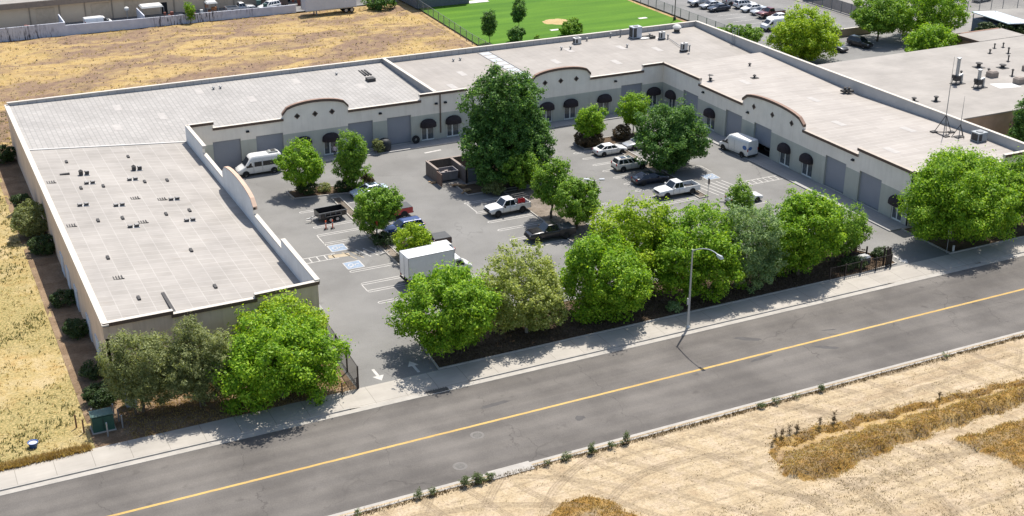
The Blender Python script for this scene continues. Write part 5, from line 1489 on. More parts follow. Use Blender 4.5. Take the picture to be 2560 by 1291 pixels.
def pickup(x, y, deg, label, paint, grp='pickup trucks in the parking court', cab=(-.45, 1.2), L=2.9, rim=None, bed='open', louvre=False, name='pickup_truck', chrome=True):
    r = veh(name, x, y, deg, label, 'truck', grp); r.scale = (1, 1.03, 1.09)
    c0, c1 = cab
    mb = MB()
    loft(mb, [(c0 - .05, .42, 1.0, 1.12, .96, .88), (c1 - .1, .42, 1.0, 1.13, .965, .86), (c1 + .1, .42, 1.0, 1.16, .965, .84), (L - .75, .44, .98, 1.12, .955, .82), (L - .2, .46, .92, 1.06, .93, .78), (L, .52, .86, .96, .86, .70)])
    arch(mb, L - 1.0, .965, .40); arch(mb, -L + 1.15, .965, .40)
    # bed shell
    w, t = .955, .09
    x0, x1 = -L, c0 - .07
    zt = 1.14
    for s in (-1, 1):
        ya, yb = s * w, s * (w - t)
        mb.hexa([(x0, min(ya, yb), .5), (x1, min(ya, yb), .5), (x1, max(ya, yb), .5), (x0, max(ya, yb), .5)], [(x0, min(ya, yb), zt), (x1, min(ya, yb), zt), (x1, max(ya, yb), zt), (x0, max(ya, yb), zt)])
    mb.box(x0, x0 + t, -w + t, w - t, .55, zt); mb.box(x1 - t, x1, -w + t, w - t, .55, zt)
    mb.box(x0 + t, x1 - t, -w + t, w - t, .55, .68, 1)
    mb.build('body', [paint, m_trim], r, 38)
    if bed == 'cover':
        q = MB(); q.box(x0 + .03, x1 - .03, -w + .03, w - .03, zt + .004, zt + .06); q.build('bed_cover', plain('tonneau', (.07, .072, .075), .7), r)
    nd = (.5,) if c1 - c0 < 1.75 else (.45,)
    cabin(r, paint, c0, c1, c0 + .18, c1 - .62, 1.1, 1.82, .89, .70, nd)
    if louvre:
        q = MB()
        for k in range(5): q.box(c1 + .25, L - .3, -.62 + k * .29, -.54 + k * .29, 1.10, 1.20)
        q.build('bonnet_rib', m_trim, r)
    for a in (L - 1.0, -L + 1.15):
        for s in (-1, 1): wheel(r, a, s * .965, .39, .26, rim)
    lights(r, L - .02, .68, .86, -L - .02, .86, .95, hr=.34, wr=.14)
    mirrors(r, c1 - .25, 1.1, 1.2, m_trim if not chrome else paint, 1.2)
    seams(r, [(c1 - .12, .5, 1.1), (c0 + (c1 - c0) * .45, .5, 1.1)], .967)
    mb = MB(); mb.box(L - .05, L + .08, -.86, .86, .5, .68); mb.build('bumper', m_chrome if chrome else m_trim, r); mb = MB(); mb.box(-L - .12, -L + .02, -.86, .86, .5, .64); mb.build('bumper', m_chrome if chrome else m_trim, r)
    mb = MB(); mb.box(L - .06, L + .02, -.5, .5, .72, .95); mb.build('grille', m_trim, r)
    return r
def van(x, y, deg, label, paint, grp=None, windows=True, h=2.65, L=2.95, rear_unit=False, mark=False, name='van'):
    r = veh(name, x, y, deg, label, 'van', grp)
    mb = MB(); hw = 1.0
    loft(mb, [(-L, .45, h - .5, h - .08, .94, .74), (-L + .15, .38, h - .45, h, .99, .80), (.6, .36, h - .45, h, hw, .80), (1.0, .36, h - .5, h - .06, hw, .78), (1.25, .36, 1.9, h - .28, hw, .74), (1.95, .36, 1.22, 1.42, hw, .80), (2.5, .38, 1.02, 1.16, .97, .76), (L - .12, .42, .82, .94, .92, .70), (L, .5, .7, .78, .82, .62)])
    arch(mb, 1.95, hw, .40); arch(mb, -1.85, hw, .40)
    mb.build('body', [paint, m_trim], r, 35)
    def g(pts, nm): q = MB(); q.face(pts); q.build(nm, m_vglass, r)
    V = lambda y, t: (1.97 - .70 * t + .02, y, 1.43 + (h - .28 - 1.43) * t + .03)
    g([V(-.76, .04), V(.76, .04), V(.68, .95), V(-.68, .95)], 'windshield')
    for s in (-1, 1):
        y = s * (hw + .004)
        o = lambda p: p if s < 0 else p[::-1]
        g(o([(.95, y, 1.25), (1.8, y, 1.25), (1.28, y * .985, 1.85), (.95, y * .985, 1.85)]), 'side_window')
        if windows:
            g(o([(-.25, y, 1.28), (.75, y, 1.28), (.75, y, 1.92), (-.25, y, 1.92)]), 'side_window')
            g(o([(-2.5, y, 1.28), (-.4, y, 1.28), (-.4, y, 1.92), (-2.5, y, 1.92)]), 'side_window')
    if windows:
        for s in (-1, 1): g([(-L - .005, s * .45 + .32, 1.3), (-L - .005, s * .45 - .32, 1.3), (-L - .005, s * .45 - .3, 1.9), (-L - .005, s * .45 + .3, 1.9)], 'rear_window')
    if mark:
        q = MB(); y = hw + .006
        for s in (1,):
            q.face([(-2.35 + .42 * math.cos(t), s * y, 1.55 + .3 * math.sin(t)) for t in np.linspace(0, 2 * PI, 14)[:-1]][::(1 if s < 0 else -1)])
        q.build('emblem', plain('blue_emblem', (.06, .13, .32), .5), r); q = MB()
        q.face([(-L - .006, .5 - .0 + .34 * math.cos(t), 1.5 + .26 * math.sin(t)) for t in np.linspace(0, 2 * PI, 14)[:-1]][::-1])
        q.build('emblem', plain('blue_emblem', (.06, .13, .32), .5), r)
    if rear_unit:
        q = MB(); q.hexa([(-2.7, -.55, h), (-1.3, -.55, h), (-1.3, .55, h), (-2.7, .55, h)], [(-2.6, -.48, h + .22), (-1.55, -.48, h + .22), (-1.55, .48, h + .22), (-2.6, .48, h + .22)]); q.build('roof_unit', plain('roof_unit_grey', (.30, .31, .30), .5), r)
        q = MB(); q.box(-2.4, -1.8, -.35, .35, h + .222, h + .25); q.build('roof_grille', m_trim, r)
    for a in (1.95, -1.85):
        for s in (-1, 1): wheel(r, a, s * hw, .37, .24)
    lights(r, L - .06, .7, .88, -L - .01, .9, 1.3, hr=.4, wr=.12)
    mirrors(r, 1.75, 1.15, 1.45, m_trim, 1.3)
    seams(r, [(.87, .45, 2.0), (-.32, .45, 2.1)], hw + .002)
    mb = MB(); mb.box(L - .1, L + .05, -.85, .85, .38, .62); mb.build('bumper', m_trim, r); mb = MB(); mb.box(-L - .08, -L + .05, -.9, .9, .38, .55); mb.build('bumper', m_trim, r)
    return r

P_white = car_paint('white_paint_gloss', (.66, .66, .65))
P_pearl = car_paint('pearl_paint', (.56, .54, .49))
P_silver = car_paint('silver_paint', (.36, .37, .38), .3)
P_blue = car_paint('blue_paint', (.018, .042, .15), .2)
P_navy = car_paint('navy_paint', (.014, .02, .035), .2)
P_black = car_paint('black_paint', (.014, .014, .016))
P_char = car_paint('charcoal_paint', (.035, .037, .042), .2)
P_red = car_paint('red_paint', (.42, .018, .022))
P_maroon = car_paint('maroon_paint', (.13, .03, .03), .2)
P_brown = car_paint('brown_paint', (.06, .035, .03), .3)
P_bluew = car_paint('pale_blue_paint', (.40, .47, .56))

van(40.9, 159.6, 180, 'white passenger van with a roof unit parked by the rear roller doors', P_white, None, True, 2.65, 2.95, True, False, 'passenger_van')
van(102.95, 138.9, 97, 'white cargo van with a blue emblem in front of the half open roller door', P_white, None, False, 2.6, 2.95, False, True, 'cargo_van')
o = pickup(86.3, 128.65, 180, 'white extended cab pickup with open bed on the right bays', P_white, cab=(-.6, 1.2), L=2.95)
o = pickup(64.3, 132.4, 182, 'white pickup with a bed rack and red fuel cans', P_white, cab=(-.75, 1.15), L=2.75, chrome=False, rim=m_rimd)
mb = MB()
for xx in (-.95, -2.5):
    for s in (-1, 1): mb.tube((xx, s * .86, 1.1), (xx, s * .86, 1.75), .03, None, 6)
    mb.tube((xx, -.86, 1.75), (xx, .86, 1.75), .03, None, 6)
for yy in (-.6, 0, .6): mb.box(-2.6, -.9, yy - .1, yy + .1, 1.78, 1.83)
mb.build('bed_rack', m_trim, o)
for k, s in enumerate((.62, .62)):
    mb = MB(); a = -1.35 - .5 * k; mb.box(a - .2, a + .2, s - .12, s + .14, 1.16, 1.62); mb.box(a - .05, a + .05, s - .05, s + .05, 1.62, 1.7); q = mb.build('fuel_can', plain('red_plastic', (.5, .02, .03), .4), o)
o = pickup(65.2, 122.9, 176, 'black pickup with a ribbed bonnet beside the island tree', P_black, cab=(-.8, 1.15), L=2.85, louvre=True, chrome=False, rim=m_rimd, bed='cover')
pickup(50.6, 137.1, 181, 'red pickup half hidden under the small court tree', P_red, cab=(-.7, 1.2), L=2.8, bed='cover', chrome=False)
pickup(51.0, 126.4, 180, 'dark brown pickup with a grey covered bed behind the small round tree', P_brown, cab=(-.7, 1.15), L=2.85, bed='cover')
suv(50.4, 131.6, 181, 'shiny dark blue SUV in the left double row', P_blue, sunroof=False, rim=m_rimd)
suv(86.0, 139.7, -2, 'pearl white SUV with two sunroof panels in the right row', P_pearl)
sedan(86.8, 146.3, 0, 'white sedan nearest the rear wall in the right row', P_white)
sedan(85.7, 134.0, -1, 'very dark navy sedan left of the white extended cab pickup', P_navy, rim=m_rimd)
sedan(51.2, 145.4, 183, 'pale sedan with a dark glass roof behind the left court trees', P_bluew, glass_roof=True)
sedan(91.9, 146.9, 180, 'pale silver sedan mostly hidden behind the broad dark tree', P_silver)
suv(92.2, 138.9, 180, 'white SUV almost hidden under the broad dark tree', P_white, sunroof=False)
sedan(92.6, 122.9, 0, 'white sedan showing between the street trees and the right crossing', P_white)
suv(50.6, 123.3, 180, 'white car roof between the brown pickup and the box truck', P_white, sunroof=False)
sedan(108.6, 136.6, 182, 'dark car inside the half open unit', P_black, grp='cars indoors')
# box truck
r = veh('box_truck', 48.3, 118.4, 2, 'white box truck behind the first street tree', 'truck', None)
mb = MB(); mb.box(-3.1, 2.3, -1.17, 1.17, .95, 3.45); mb.build('cargo_box', P_white, r)
mb = MB()
for a in (-3.12, 2.26):
    for s in (-1, 1): mb.box(a, a + .06, s * 1.17 - .03, s * 1.17 + .03, .9, 3.48)
for s in (-1, 1): mb.box(-3.1, 2.3, s * 1.17 - .025, s * 1.17 + .025, 3.4, 3.47); mb.box(-3.1, 2.3, s * 1.17 - .025, s * 1.17 + .025, .9, 1.0)
mb.box(-3.125, -3.1, -.02, .02, 1.0, 3.4); mb.build('box_trim', m_steel, r)
mb = MB(); mb.box(-3.0, 3.6, -.45, .45, .55, .9); mb.build('chassis', m_trim, r)
mb = MB(); loft(mb, [(2.4, .5, 1.3, 2.1, .98, .82), (3.2, .5, 1.3, 2.15, .98, .80), (3.75, .5, 1.2, 1.45, .97, .82), (4.3, .5, 1.05, 1.25, .93, .78), (4.6, .55, .9, 1.05, .85, .7)]); arch(mb, 3.75, .98, .42); mb.build('cab', [P_white, m_trim], r, 38)
mb = MB(); mb.face([(3.25, -.74, 2.08), (3.78, -.78, 1.5), (3.78, .78, 1.5), (3.25, .74, 2.08)]); mb.build('windshield', m_vglass, r)
for s in (-1, 1):
    mb = MB(); p = [(2.6, s * .987, 1.35), (3.5, s * .987, 1.35), (3.2, s * .94, 1.95), (2.6, s * .94, 1.95)]; mb.face(p if s < 0 else p[::-1]); mb.build('side_window', m_vglass, r)
    wheel(r, 3.75, s * .99, .40); wheel(r, -1.9, s * 1.1, .42, .4)
lights(r, 4.6, .62, .95, -3.14, 1.0, .85); mirrors(r, 3.3, 1.2, 1.6, m_trim, 1.6)
mb = MB(); mb.box(-3.2, -3.05, -1.1, 1.1, .5, .65); mb.build('bumper', m_trim, r)
# black dump trailer
r = veh('utility_trailer', 44.2, 139.9, 183, 'black open tandem trailer with its tongue towards the left wing', 'trailer', None)
mb = MB()
for (a, b_, c, d) in ((-1.75, 1.75, .86, .92), (-1.75, 1.75, -.92, -.86), (-1.75, -1.69, -.86, .86), (1.69, 1.75, -.86, .86)): mb.box(a, b_, c, d, .62, 1.25)
mb.box(-1.75, 1.75, -.92, .92, .55, .62); mb.build('box', P_black, r)
mb = MB(); mb.box(-1.8, 1.8, -.97, -.92, 1.18, 1.28); mb.box(-1.8, 1.8, .92, .97, 1.18, 1.28)
for k in range(6): mb.box(-1.7 + k * .67, -1.63 + k * .67, -.96, -.92, .6, 1.2); mb.box(-1.7 + k * .67, -1.63 + k * .67, .92, .96, .6, 1.2)
mb.build('side_rail', m_grey, r)
mb = MB(); mb.path([(1.75, -.5, .55), (2.9, 0, .5)], [.06, .06], 6); mb.path([(1.75, .5, .55), (2.9, 0, .5)], [.06, .06], 6); mb.tube((2.8, 0, .5), (3.1, 0, .5), .07); mb.tube((2.5, .05, 0.02), (2.5, .05, .8), .04); mb.build('tongue', m_grey, r)
mb = MB()
for s in (-1, 1): mb.box(-.95, .95, s * 1.12 - .16, s * 1.12 + .16, .74, .80); mb.box(-1.0, -.93, s * 1.12 - .16, s * 1.12 + .16, .5, .8); mb.box(.93, 1.0, s * 1.12 - .16, s * 1.12 + .16, .5, .8)
mb.build('fender', m_trim, r)
for a in (-.42, .42):
    for s in (-1, 1): wheel(r, a, s * 1.22, .33, .2)
for s in (-1, 1): mb = MB(); mb.box(-1.8, -1.75, s * .7 - .1, s * .7 + .1, .75, .88); mb.build('tail_light', m_tail, r)
# semi trailer in the vacant lot
r = veh('semi_trailer', 79.7, 245.2, 181, 'long white semi trailer parked on the vacant lot', 'trailer', None)
mb = MB(); mb.box(-5.3, 5.3, -1.28, 1.28, 1.15, 4.0); mb.build('cargo_box', plain('trailer_white', (.50, .51, .54), .5, .06, .5), r)
mb = MB()
for s in (-1, 1): mb.box(-5.35, 5.35, s * 1.28 - .04, s * 1.28 + .04, 1.0, 1.18); mb.box(-5.35, 5.35, s * 1.28 - .03, s * 1.28 + .03, 3.92, 4.03)
mb.build('side_rail', m_steel, r)
mb = MB(); mb.box(2.9, 3.1, -.9, -.7, 0, 1.1); mb.box(2.9, 3.1, .7, .9, 0, 1.1); mb.build('landing_leg', m_grey, r)
for a in (-4.3, -3.1):
    for s in (-1, 1): wheel(r, a, s * 1.2, .5, .5)
# rear car park and yard vehicles
G2 = 'cars in the rear car park'
pickup(150.6, 219.2, 180, 'silver white pickup at the far end of the rear row', P_silver, G2)
sedan(150.9, 216.3, 180, 'silver sedan second from the far end of the rear left row', P_silver, G2)
sedan(150.9, 213.4, 180, 'dark blue sedan nearest the lawn in the rear left row', P_navy, G2)
suv(157.2, 217.2, 0, 'silver SUV at the far end of the rear right row', P_silver, G2, sunroof=False)
suv(157.3, 213.6, 0, 'white SUV behind the dark blue sedan in the rear right row', P_white, G2, sunroof=False)
sedan(156.8, 210.4, 180, 'white sedan in the middle of the rear right row', P_white, G2)
sedan(157.0, 207.4, 180, 'grey silver sedan beside the maroon pickup', P_silver, G2)
pickup(157.0, 204.5, 180, 'maroon pickup in the rear right row', P_maroon, G2, bed='cover')
sedan(156.6, 201.4, 180, 'white sedan next to the maroon pickup by the round tree', P_white, G2)
van(151.2, 195.6, 180, 'white van peeking out left of the round tree', P_white, G2, False, 2.3, 2.6)
sedan(151.8, 178.2, -80, 'dark grey sedan parked facing the neighbouring flat roof', P_char, G2)
suv(157.5, 178.4, -78, 'black SUV in the shade of the rear trees', P_black, G2, sunroof=False)
sedan(205.6, 197.4, 10, 'silver car at the far right corner by the lawn', P_silver, G2)
van(36.2, 252.9, 4, 'small white delivery van behind the patched wall', P_white, None, False, 2.05, 2.5, False, False, 'delivery_van')
pickup(64.0, 254.0, 0, 'silver grey flatbed truck in the yard left of the white cab', P_silver, 'trucks in the yard')
suv(69.8, 253.4, 200, 'white truck cab in the yard behind the streaked panels', P_white, 'trucks in the yard', sunroof=False, name='truck_cab')
# motorcycle
r = veh('motorcycle', 66.2, 135.2, 200, 'white and grey motorcycle beside the white rack pickup', 'motorcycle', None)
for a in (-.7, .7):
    mb = MB(); n = 16
    for i in range(n):
        t0, t1 = 2 * PI * i / n, 2 * PI * (i + 1) / n
        mb.tube((a + .3 * math.cos(t0), 0, .32 + .3 * math.sin(t0)), (a + .3 * math.cos(t1), 0, .32 + .3 * math.sin(t1)), .06, None, 6)
    mb.build('wheel', m_tire, r)
mb = MB(); mb.path([(.7, 0, .32), (.42, 0, .95)], [.04, .04], 6); mb.path([(-.7, 0, .32), (-.1, 0, .45), (.3, 0, .7)], [.05, .08, .05], 6); mb.box(-.2, .25, -.16, .16, .25, .6); mb.build('frame', m_grey, r)
mb = MB(); mb.hexa([(-.05, -.14, .68), (.42, -.12, .72), (.42, .12, .72), (-.05, .14, .68)], [(0, -.1, .9), (.38, -.08, .92), (.38, .08, .92), (0, .1, .9)]); mb.box(.6, .95, -.09, .09, .62, .68); mb.build('tank', P_white, r)
mb = MB(); mb.hexa([(-.85, -.1, .74), (-.05, -.13, .7), (-.05, .13, .7), (-.85, .1, .74)], [(-.85, -.08, .82), (-.05, -.1, .8), (-.05, .1, .8), (-.85, .08, .82)]); mb.build('saddle', m_trim, r)
mb = MB(); mb.tube((.42, -.38, 1.0), (.42, .38, 1.0), .025, None, 6); mb.tube((.5, 0, .8), (.58, 0, .8), .09); mb.build('handlebar', m_chrome, r)

# ================================================================== the person at the glass door
def person(x, y, deg, label):
    r = empty('person', (x, y, .13), math.radians(deg)); tag(r, label, 'person')
    V = [(0, 0, .95), (0, 0, 1.12), (0, .01, 1.30), (0, .01, 1.44), (0, .02, 1.53), (0, .04, 1.60), (0, .05, 1.70),
         (-.17, 0, 1.41), (-.24, -.02, 1.14), (-.20, .18, .97), (-.18, .25, .95), (.17, 0, 1.41), (.25, -.03, 1.14), (.25, .05, .90), (.25, .08, .83),
         (-.09, 0, .90), (-.11, .02, .50), (-.11, -.01, .09), (-.12, .14, .035), (.09, 0, .90), (.12, -.04, .50), (.13, -.12, .09), (.14, .02, .035)]
    E = [(0, 1), (1, 2), (2, 3), (3, 4), (4, 5), (5, 6), (3, 7), (7, 8), (8, 9), (9, 10), (3, 11), (11, 12), (12, 13), (13, 14), (0, 15), (15, 16), (16, 17), (17, 18), (0, 19), (19, 20), (20, 21), (21, 22)]
    R = [.15, .14, .16, .13, .055, .085, .095, .065, .047, .036, .032, .065, .047, .036, .032, .10, .068, .048, .042, .10, .068, .048, .042]
    m = bpy.data.materials.new('person_look'); m.use_nodes = True; nt = m.node_tree; b = nt.nodes['Principled BSDF']
    sp = nt.nodes.new('ShaderNodeSeparateXYZ'); nt.links.new(mapping(nt), sp.inputs[0])
    dv = nt.nodes.new('ShaderNodeMath'); dv.operation = 'DIVIDE'; dv.inputs[1].default_value = 2.0; nt.links.new(sp.outputs[2], dv.inputs[0])
    cr_ = ramp(nt, dv.outputs[0], [(0, (.03, .03, .03)), (.05, (.03, .035, .05)), (.462, (.52, .44, .47)), (.745, (.42, .26, .19))])
    nt.nodes[-1].name if False else None
    for n_ in nt.nodes:
        if n_.type == 'VALTORGB': n_.color_ramp.interpolation = 'CONSTANT'
    nt.links.new(cr_, b.inputs['Base Color']); b.inputs['Roughness'].default_value = .8
    me = bpy.data.meshes.new('body'); me.from_pydata(V, E, []); me.materials.append(m)
    o = bpy.data.objects.new('body', me); C.objects.link(o); o.parent = r
    sk = o.modifiers.new('skin', 'SKIN'); sk.use_smooth_shade = True
    for i, q in enumerate(me.skin_vertices[0].data): q.radius = (R[i], R[i] * (.72 if i < 4 else 1)); q.use_root = (i == 0)
    o.modifiers.new('sub', 'SUBSURF').levels = 1; o.modifiers['sub'].render_levels = 2
    mb = MB(); mb.lathe([(.098, 1.66), (.108, 1.72), (.09, 1.79), (.03, 1.815)], 0, .035, 12); mb.build('hair', plain('dark_hair', (.02, .014, .01), .7), r, 60)
    skin = plain('skin', (.42, .26, .19), .6)
    mb = MB(); mb.tube((0, .125, 1.66), (0, .16, 1.645), .018, .012, 6)
    for s in (-1, 1): mb.tube((s * .095, .04, 1.64), (s * .112, .03, 1.69), .018, .014, 6)
    mb.build('face', skin, r)
    for sx, p in ((-1, (-.18, .25, .95)), (1, (.25, .08, .83))):
        mb = MB()
        for k in range(4): mb.path([(p[0] + (k - 1.5) * .018, p[1] + .03, p[2] - .02), (p[0] + (k - 1.5) * .02, p[1] + .075, p[2] - .045), (p[0] + (k - 1.5) * .02, p[1] + .085 - .006 * k, p[2] - .08)], [.009, .009, .007], 6)
        mb.path([(p[0] - sx * .03, p[1] + .01, p[2]), (p[0] - sx * .05, p[1] + .05, p[2] - .02)], [.011, .009], 6)
        mb.build('hand', skin, r)
person(52.0, 161.0, 150, 'person in a pale pink top and dark trousers at the glass door')
# ================================================================== trees and plants
L_bright = leaf_mat('leaf_bright', (.06, .145, .011), (.178, .34, .02), (.37, .525, .05))
L_lime = leaf_mat('leaf_lime', (.095, .19, .011), (.255, .39, .02), (.46, .57, .05))
L_mid = leaf_mat('leaf_mid', (.06, .14, .018), (.155, .29, .03), (.29, .43, .065))
L_deep = leaf_mat('leaf_deep', (.03, .085, .02), (.08, .18, .038), (.20, .34, .085))
L_sage = leaf_mat('leaf_sage', (.10, .175, .065), (.20, .31, .125), (.36, .47, .23))
L_olive = leaf_mat('leaf_olive', (.105, .13, .052), (.21, .245, .095), (.35, .38, .18))
L_ylw = leaf_mat('leaf_yellow_olive', (.14, .19, .035), (.30, .36, .085), (.48, .52, .21))
L_rust = leaf_mat('leaf_rusty', (.05, .035, .018), (.09, .06, .03), (.13, .09, .04), .15)
L_shrub = leaf_mat('leaf_shrub', (.018, .040, .012), (.038, .070, .018), (.075, .11, .035), .2)
m_bark = plain('bark', (.13, .10, .075), .95, .3, 4, bmp=.4)
m_barkg = plain('grey_bark', (.24, .21, .18), .95, .25, 4, bmp=.4)

def leaf_cloud(rng, blobs, clump_r, per, leaf, fill=.22, ragged=.2, up=.45, aspect=.55, density=1.0, spike=0.0):
    """leaf-sized faces gathered in clumps over and through the crown's volume"""
    leaf, per = leaf * .76, per * 1.65
    cs, outs = [], []
    for (cx, cy, cz, rx, ry, rz) in blobs:
        area = 4 * PI * ((rx * ry) ** 1.6 / 3 + (rx * rz) ** 1.6 / 3 + (ry * rz) ** 1.6 / 3) ** (1 / 1.6)
        n = int(area / (clump_r ** 2 * 1.2) * density)
        d = rng.normal(size=(n, 3)); d /= np.linalg.norm(d, axis=1)[:, None]
        ph = rng.uniform(0, 6.28, 6); w = rng.normal(size=(6, 3)) * 2.6
        lob = 1 + ragged * np.sin(d @ w.T + ph).sum(1) / 1.8
        inner = rng.random(n) < fill
        rad = np.where(inner, rng.uniform(.3, .78, n), rng.uniform(.84, 1.02, n)) * lob
        p = d * rad[:, None] * np.array([rx, ry, rz]) + np.array([cx, cy, cz])
        keep = np.ones(n, bool)
        for (ax, ay, az, bx, by, bz) in blobs:
            if (ax, ay, az) == (cx, cy, cz): continue
            q = (p - np.array([ax, ay, az])) / np.array([bx, by, bz])
            keep &= (np.linalg.norm(q, axis=1) > .66) | (rng.random(n) < .15)
        keep &= p[:, 2] > .25
        cs.append(p[keep]); outs.append(d[keep])
    P = np.concatenate(cs); D = np.concatenate(outs)
    n = len(P)
    cr = clump_r * rng.uniform(.55, 1.4, n)
    k = np.maximum(6, (per * (cr / clump_r) ** 2)).astype(int)
    idx = np.repeat(np.arange(n), k)
    m = len(idx)
    o = rng.normal(size=(m, 3)); o /= np.linalg.norm(o, axis=1)[:, None]
    # most leaves on the clump's outer-upper cap
    bias = D[idx] * .55 + np.array([0, 0, up])
    o = o + bias * rng.uniform(.2, 1.3, m)[:, None]; o /= np.linalg.norm(o, axis=1)[:, None]
    rr = cr[idx] * rng.uniform(.35, 1.0, m) ** .6
    pos = P[idx] + o * rr[:, None] * np.array([1, 1, .8])
    if spike > 0:
        s = rng.random(m) < spike
        pos[s] += (D[idx][s] + np.array([0, 0, .5])) * rng.uniform(.1, .9, (s.sum(), 1)) * clump_r
    nrm = o * .75 + np.array([0, 0, .35]) + rng.normal(size=(m, 3)) * .42
    nrm /= np.linalg.norm(nrm, axis=1)[:, None]
    t = np.cross(nrm, rng.normal(size=(m, 3))); t /= np.linalg.norm(t, axis=1)[:, None]
    b = np.cross(nrm, t)
    s = leaf * rng.uniform(.6, 1.25, m)[:, None]
    V = np.empty((m, 4, 3))
    V[:, 0] = pos - t * s; V[:, 1] = pos + b * s * aspect - nrm * s * .12; V[:, 2] = pos + t * s; V[:, 3] = pos - b * s * aspect - nrm * s * .12
    return V.reshape(-1, 3), np.arange(m * 4).reshape(m, 4)

def tree(name, x, y, label, blobs, mat, trunk_h, cat='tree', grp=None, seed=1, clump=.78, per=56, leaf=.2, bark=None, trunk_r=.16, stems=1, spike=0.13, fill=.22, ragged=.2, density=1.0, z0=0.05, aspect=.55):
    """blobs are relative to the trunk foot: (dx,dy,z,rx,ry,rz)"""
    rng = np.random.default_rng(seed)
    r = empty(name, (x, y, z0)); tag(r, label, cat, grp)
    top = max(blobs, key=lambda q: q[2] + q[5])
    mb = MB(); q = random.Random(seed)
    for sidx in range(stems):
        ax, ay = (0, 0) if stems == 1 else (q.uniform(-.5, .5), q.uniform(-.5, .5))
        mb.path([(ax, ay, -.1), (ax * 1.1 + q.uniform(-.1, .1), ay + q.uniform(-.1, .1), trunk_h * .5), (ax * 1.3 + top[0] * .3, ay * 1.3 + top[1] * .3, trunk_h)], [trunk_r * 1.25, trunk_r, trunk_r * .8], 8)
        for (bx, by, bz, rx, ry, rz) in blobs:
            for k in range(4):
                a = q.uniform(0, 6.28)
                e = (bx + rx * .6 * math.cos(a), by + ry * .6 * math.sin(a), bz + rz * q.uniform(-.2, .5))
                s0 = (ax * 1.3 + top[0] * .3, ay * 1.3 + top[1] * .3, trunk_h)
                md = ((s0[0] + e[0]) / 2 + q.uniform(-.2, .2), (s0[1] + e[1]) / 2 + q.uniform(-.2, .2), s0[2] + (e[2] - s0[2]) * .6)
                mb.path([s0, md, e], [trunk_r * .6, trunk_r * .38, trunk_r * .12], 6)
    mb.build('trunk', bark or m_bark, r, 60)
    V, F = leaf_cloud(rng, blobs, clump, per, leaf, fill, ragged, spike=spike, density=density, aspect=aspect)
    np_mesh('crown', V, F, mat, r)
    return r
def shrub(x, y, label, rx, rz, mat, seed, cat='shrub', grp=None, name='shrub', ry=None, leaf=.12, per=22, clump=.3, blobs=None):
    rng = np.random.default_rng(seed)
    r = empty(name, (x, y, 0.03)); tag(r, label, cat, grp)
    mb = MB(); q = random.Random(seed)
    for k in range(5):
        a = q.uniform(0, 6.28); mb.path([(0, 0, -.05), (rx * .5 * math.cos(a), rx * .5 * math.sin(a), rz * .9)], [.05, .02], 6)
    mb.build('stems', m_bark, r)
    V, F = leaf_cloud(rng, blobs or [(0, 0, rz * .95, rx, ry or rx, rz)], clump, per, leaf, .2, .14)
    np_mesh('foliage', V, F, mat, r)
    return r

ST = 'trees in the street planter'
tree('street_tree', 43.3, 101.5, 'round bright green tree at the left end of the street planter', [(-.1, .2, 5.1, 3.9, 3.9, 3.4), (-.5, -.5, 4.4, 3.5, 2.7, 2.5), (1.3, .2, 4.1, 2.5, 2.6, 2.4)], L_bright, 1.9, grp=ST, seed=11)
tree('street_tree', 51.8, 102.3, 'paler yellow olive tree with sparse leaves, second in the street planter', [(0, 0, 4.5, 3.7, 3.3, 3.1), (1.3, -.6, 3.3, 2.6, 2.4, 2.5), (-1.5, .1, 3.8, 2.6, 2.5, 2.6)], L_ylw, 1.6, grp=ST, seed=12, clump=.45, per=24, leaf=.17, spike=.3, bark=m_barkg, density=1.0, ragged=.2)
tree('street_tree', 60.4, 102.2, 'dense green tree left of the street lamp, third in the street planter', [(0, 0, 4.8, 4.0, 3.6, 3.7), (1.7, -1.0, 3.3, 2.8, 2.6, 2.5), (-1.6, -.4, 4.1, 2.8, 2.7, 2.8)], L_bright, 1.5, grp=ST, seed=13)
tree('street_tree', 65.9, 106.3, 'lime topped round tree set back behind the third street tree', [(0, 0, 6.2, 3.6, 3.3, 3.0), (.6, .2, 4.2, 3.5, 3.1, 2.8)], L_lime, 1.8, grp=ST, seed=14)
tree('street_tree', 71.4, 102.0, 'wide bright tree behind the street lamp', [(0, .3, 5.2, 4.1, 3.7, 3.7), (2.0, -1.0, 3.7, 2.8, 2.6, 2.8), (-2.3, -.2, 4.1, 2.8, 2.8, 2.8)], L_bright, 1.5, grp=ST, seed=15)
tree('street_tree', 77.9, 101.6, 'sage green tree with small silvery leaves', [(0, 0, 5.2, 3.1, 2.9, 3.3), (.9, -.7, 3.3, 2.8, 2.4, 2.7), (-1.0, .2, 4.2, 2.5, 2.4, 2.9), (.7, .3, 6.9, 2.0, 1.9, 1.6)], L_sage, 1.5, grp=ST, seed=16, clump=.48, per=26, leaf=.15, spike=.15)
tree('street_tree', 84.8, 101.9, 'tall yellow green tree at the right end of the street planter', [(0, 0, 4.9, 3.8, 3.4, 3.7), (1.7, .2, 4.4, 2.8, 2.6, 3.2), (-1.9, .1, 3.9, 2.4, 2.4, 2.8), (-.8, .3, 7.0, 1.6, 1.6, 2.0), (1.4, .5, 6.6, 1.5, 1.5, 1.9)], L_bright, 1.6, grp=ST, seed=17, clump=.7, per=48)
tree('street_tree', 90.7, 103.2, 'darker thin tree right of the tall yellow green tree', [(0, 0, 3.9, 1.9, 1.9, 2.6), (1.3, .2, 2.4, 1.5, 1.5, 1.5)], L_mid, 1.2, grp=ST, seed=18, clump=.45, per=22, leaf=.16, spike=.2)
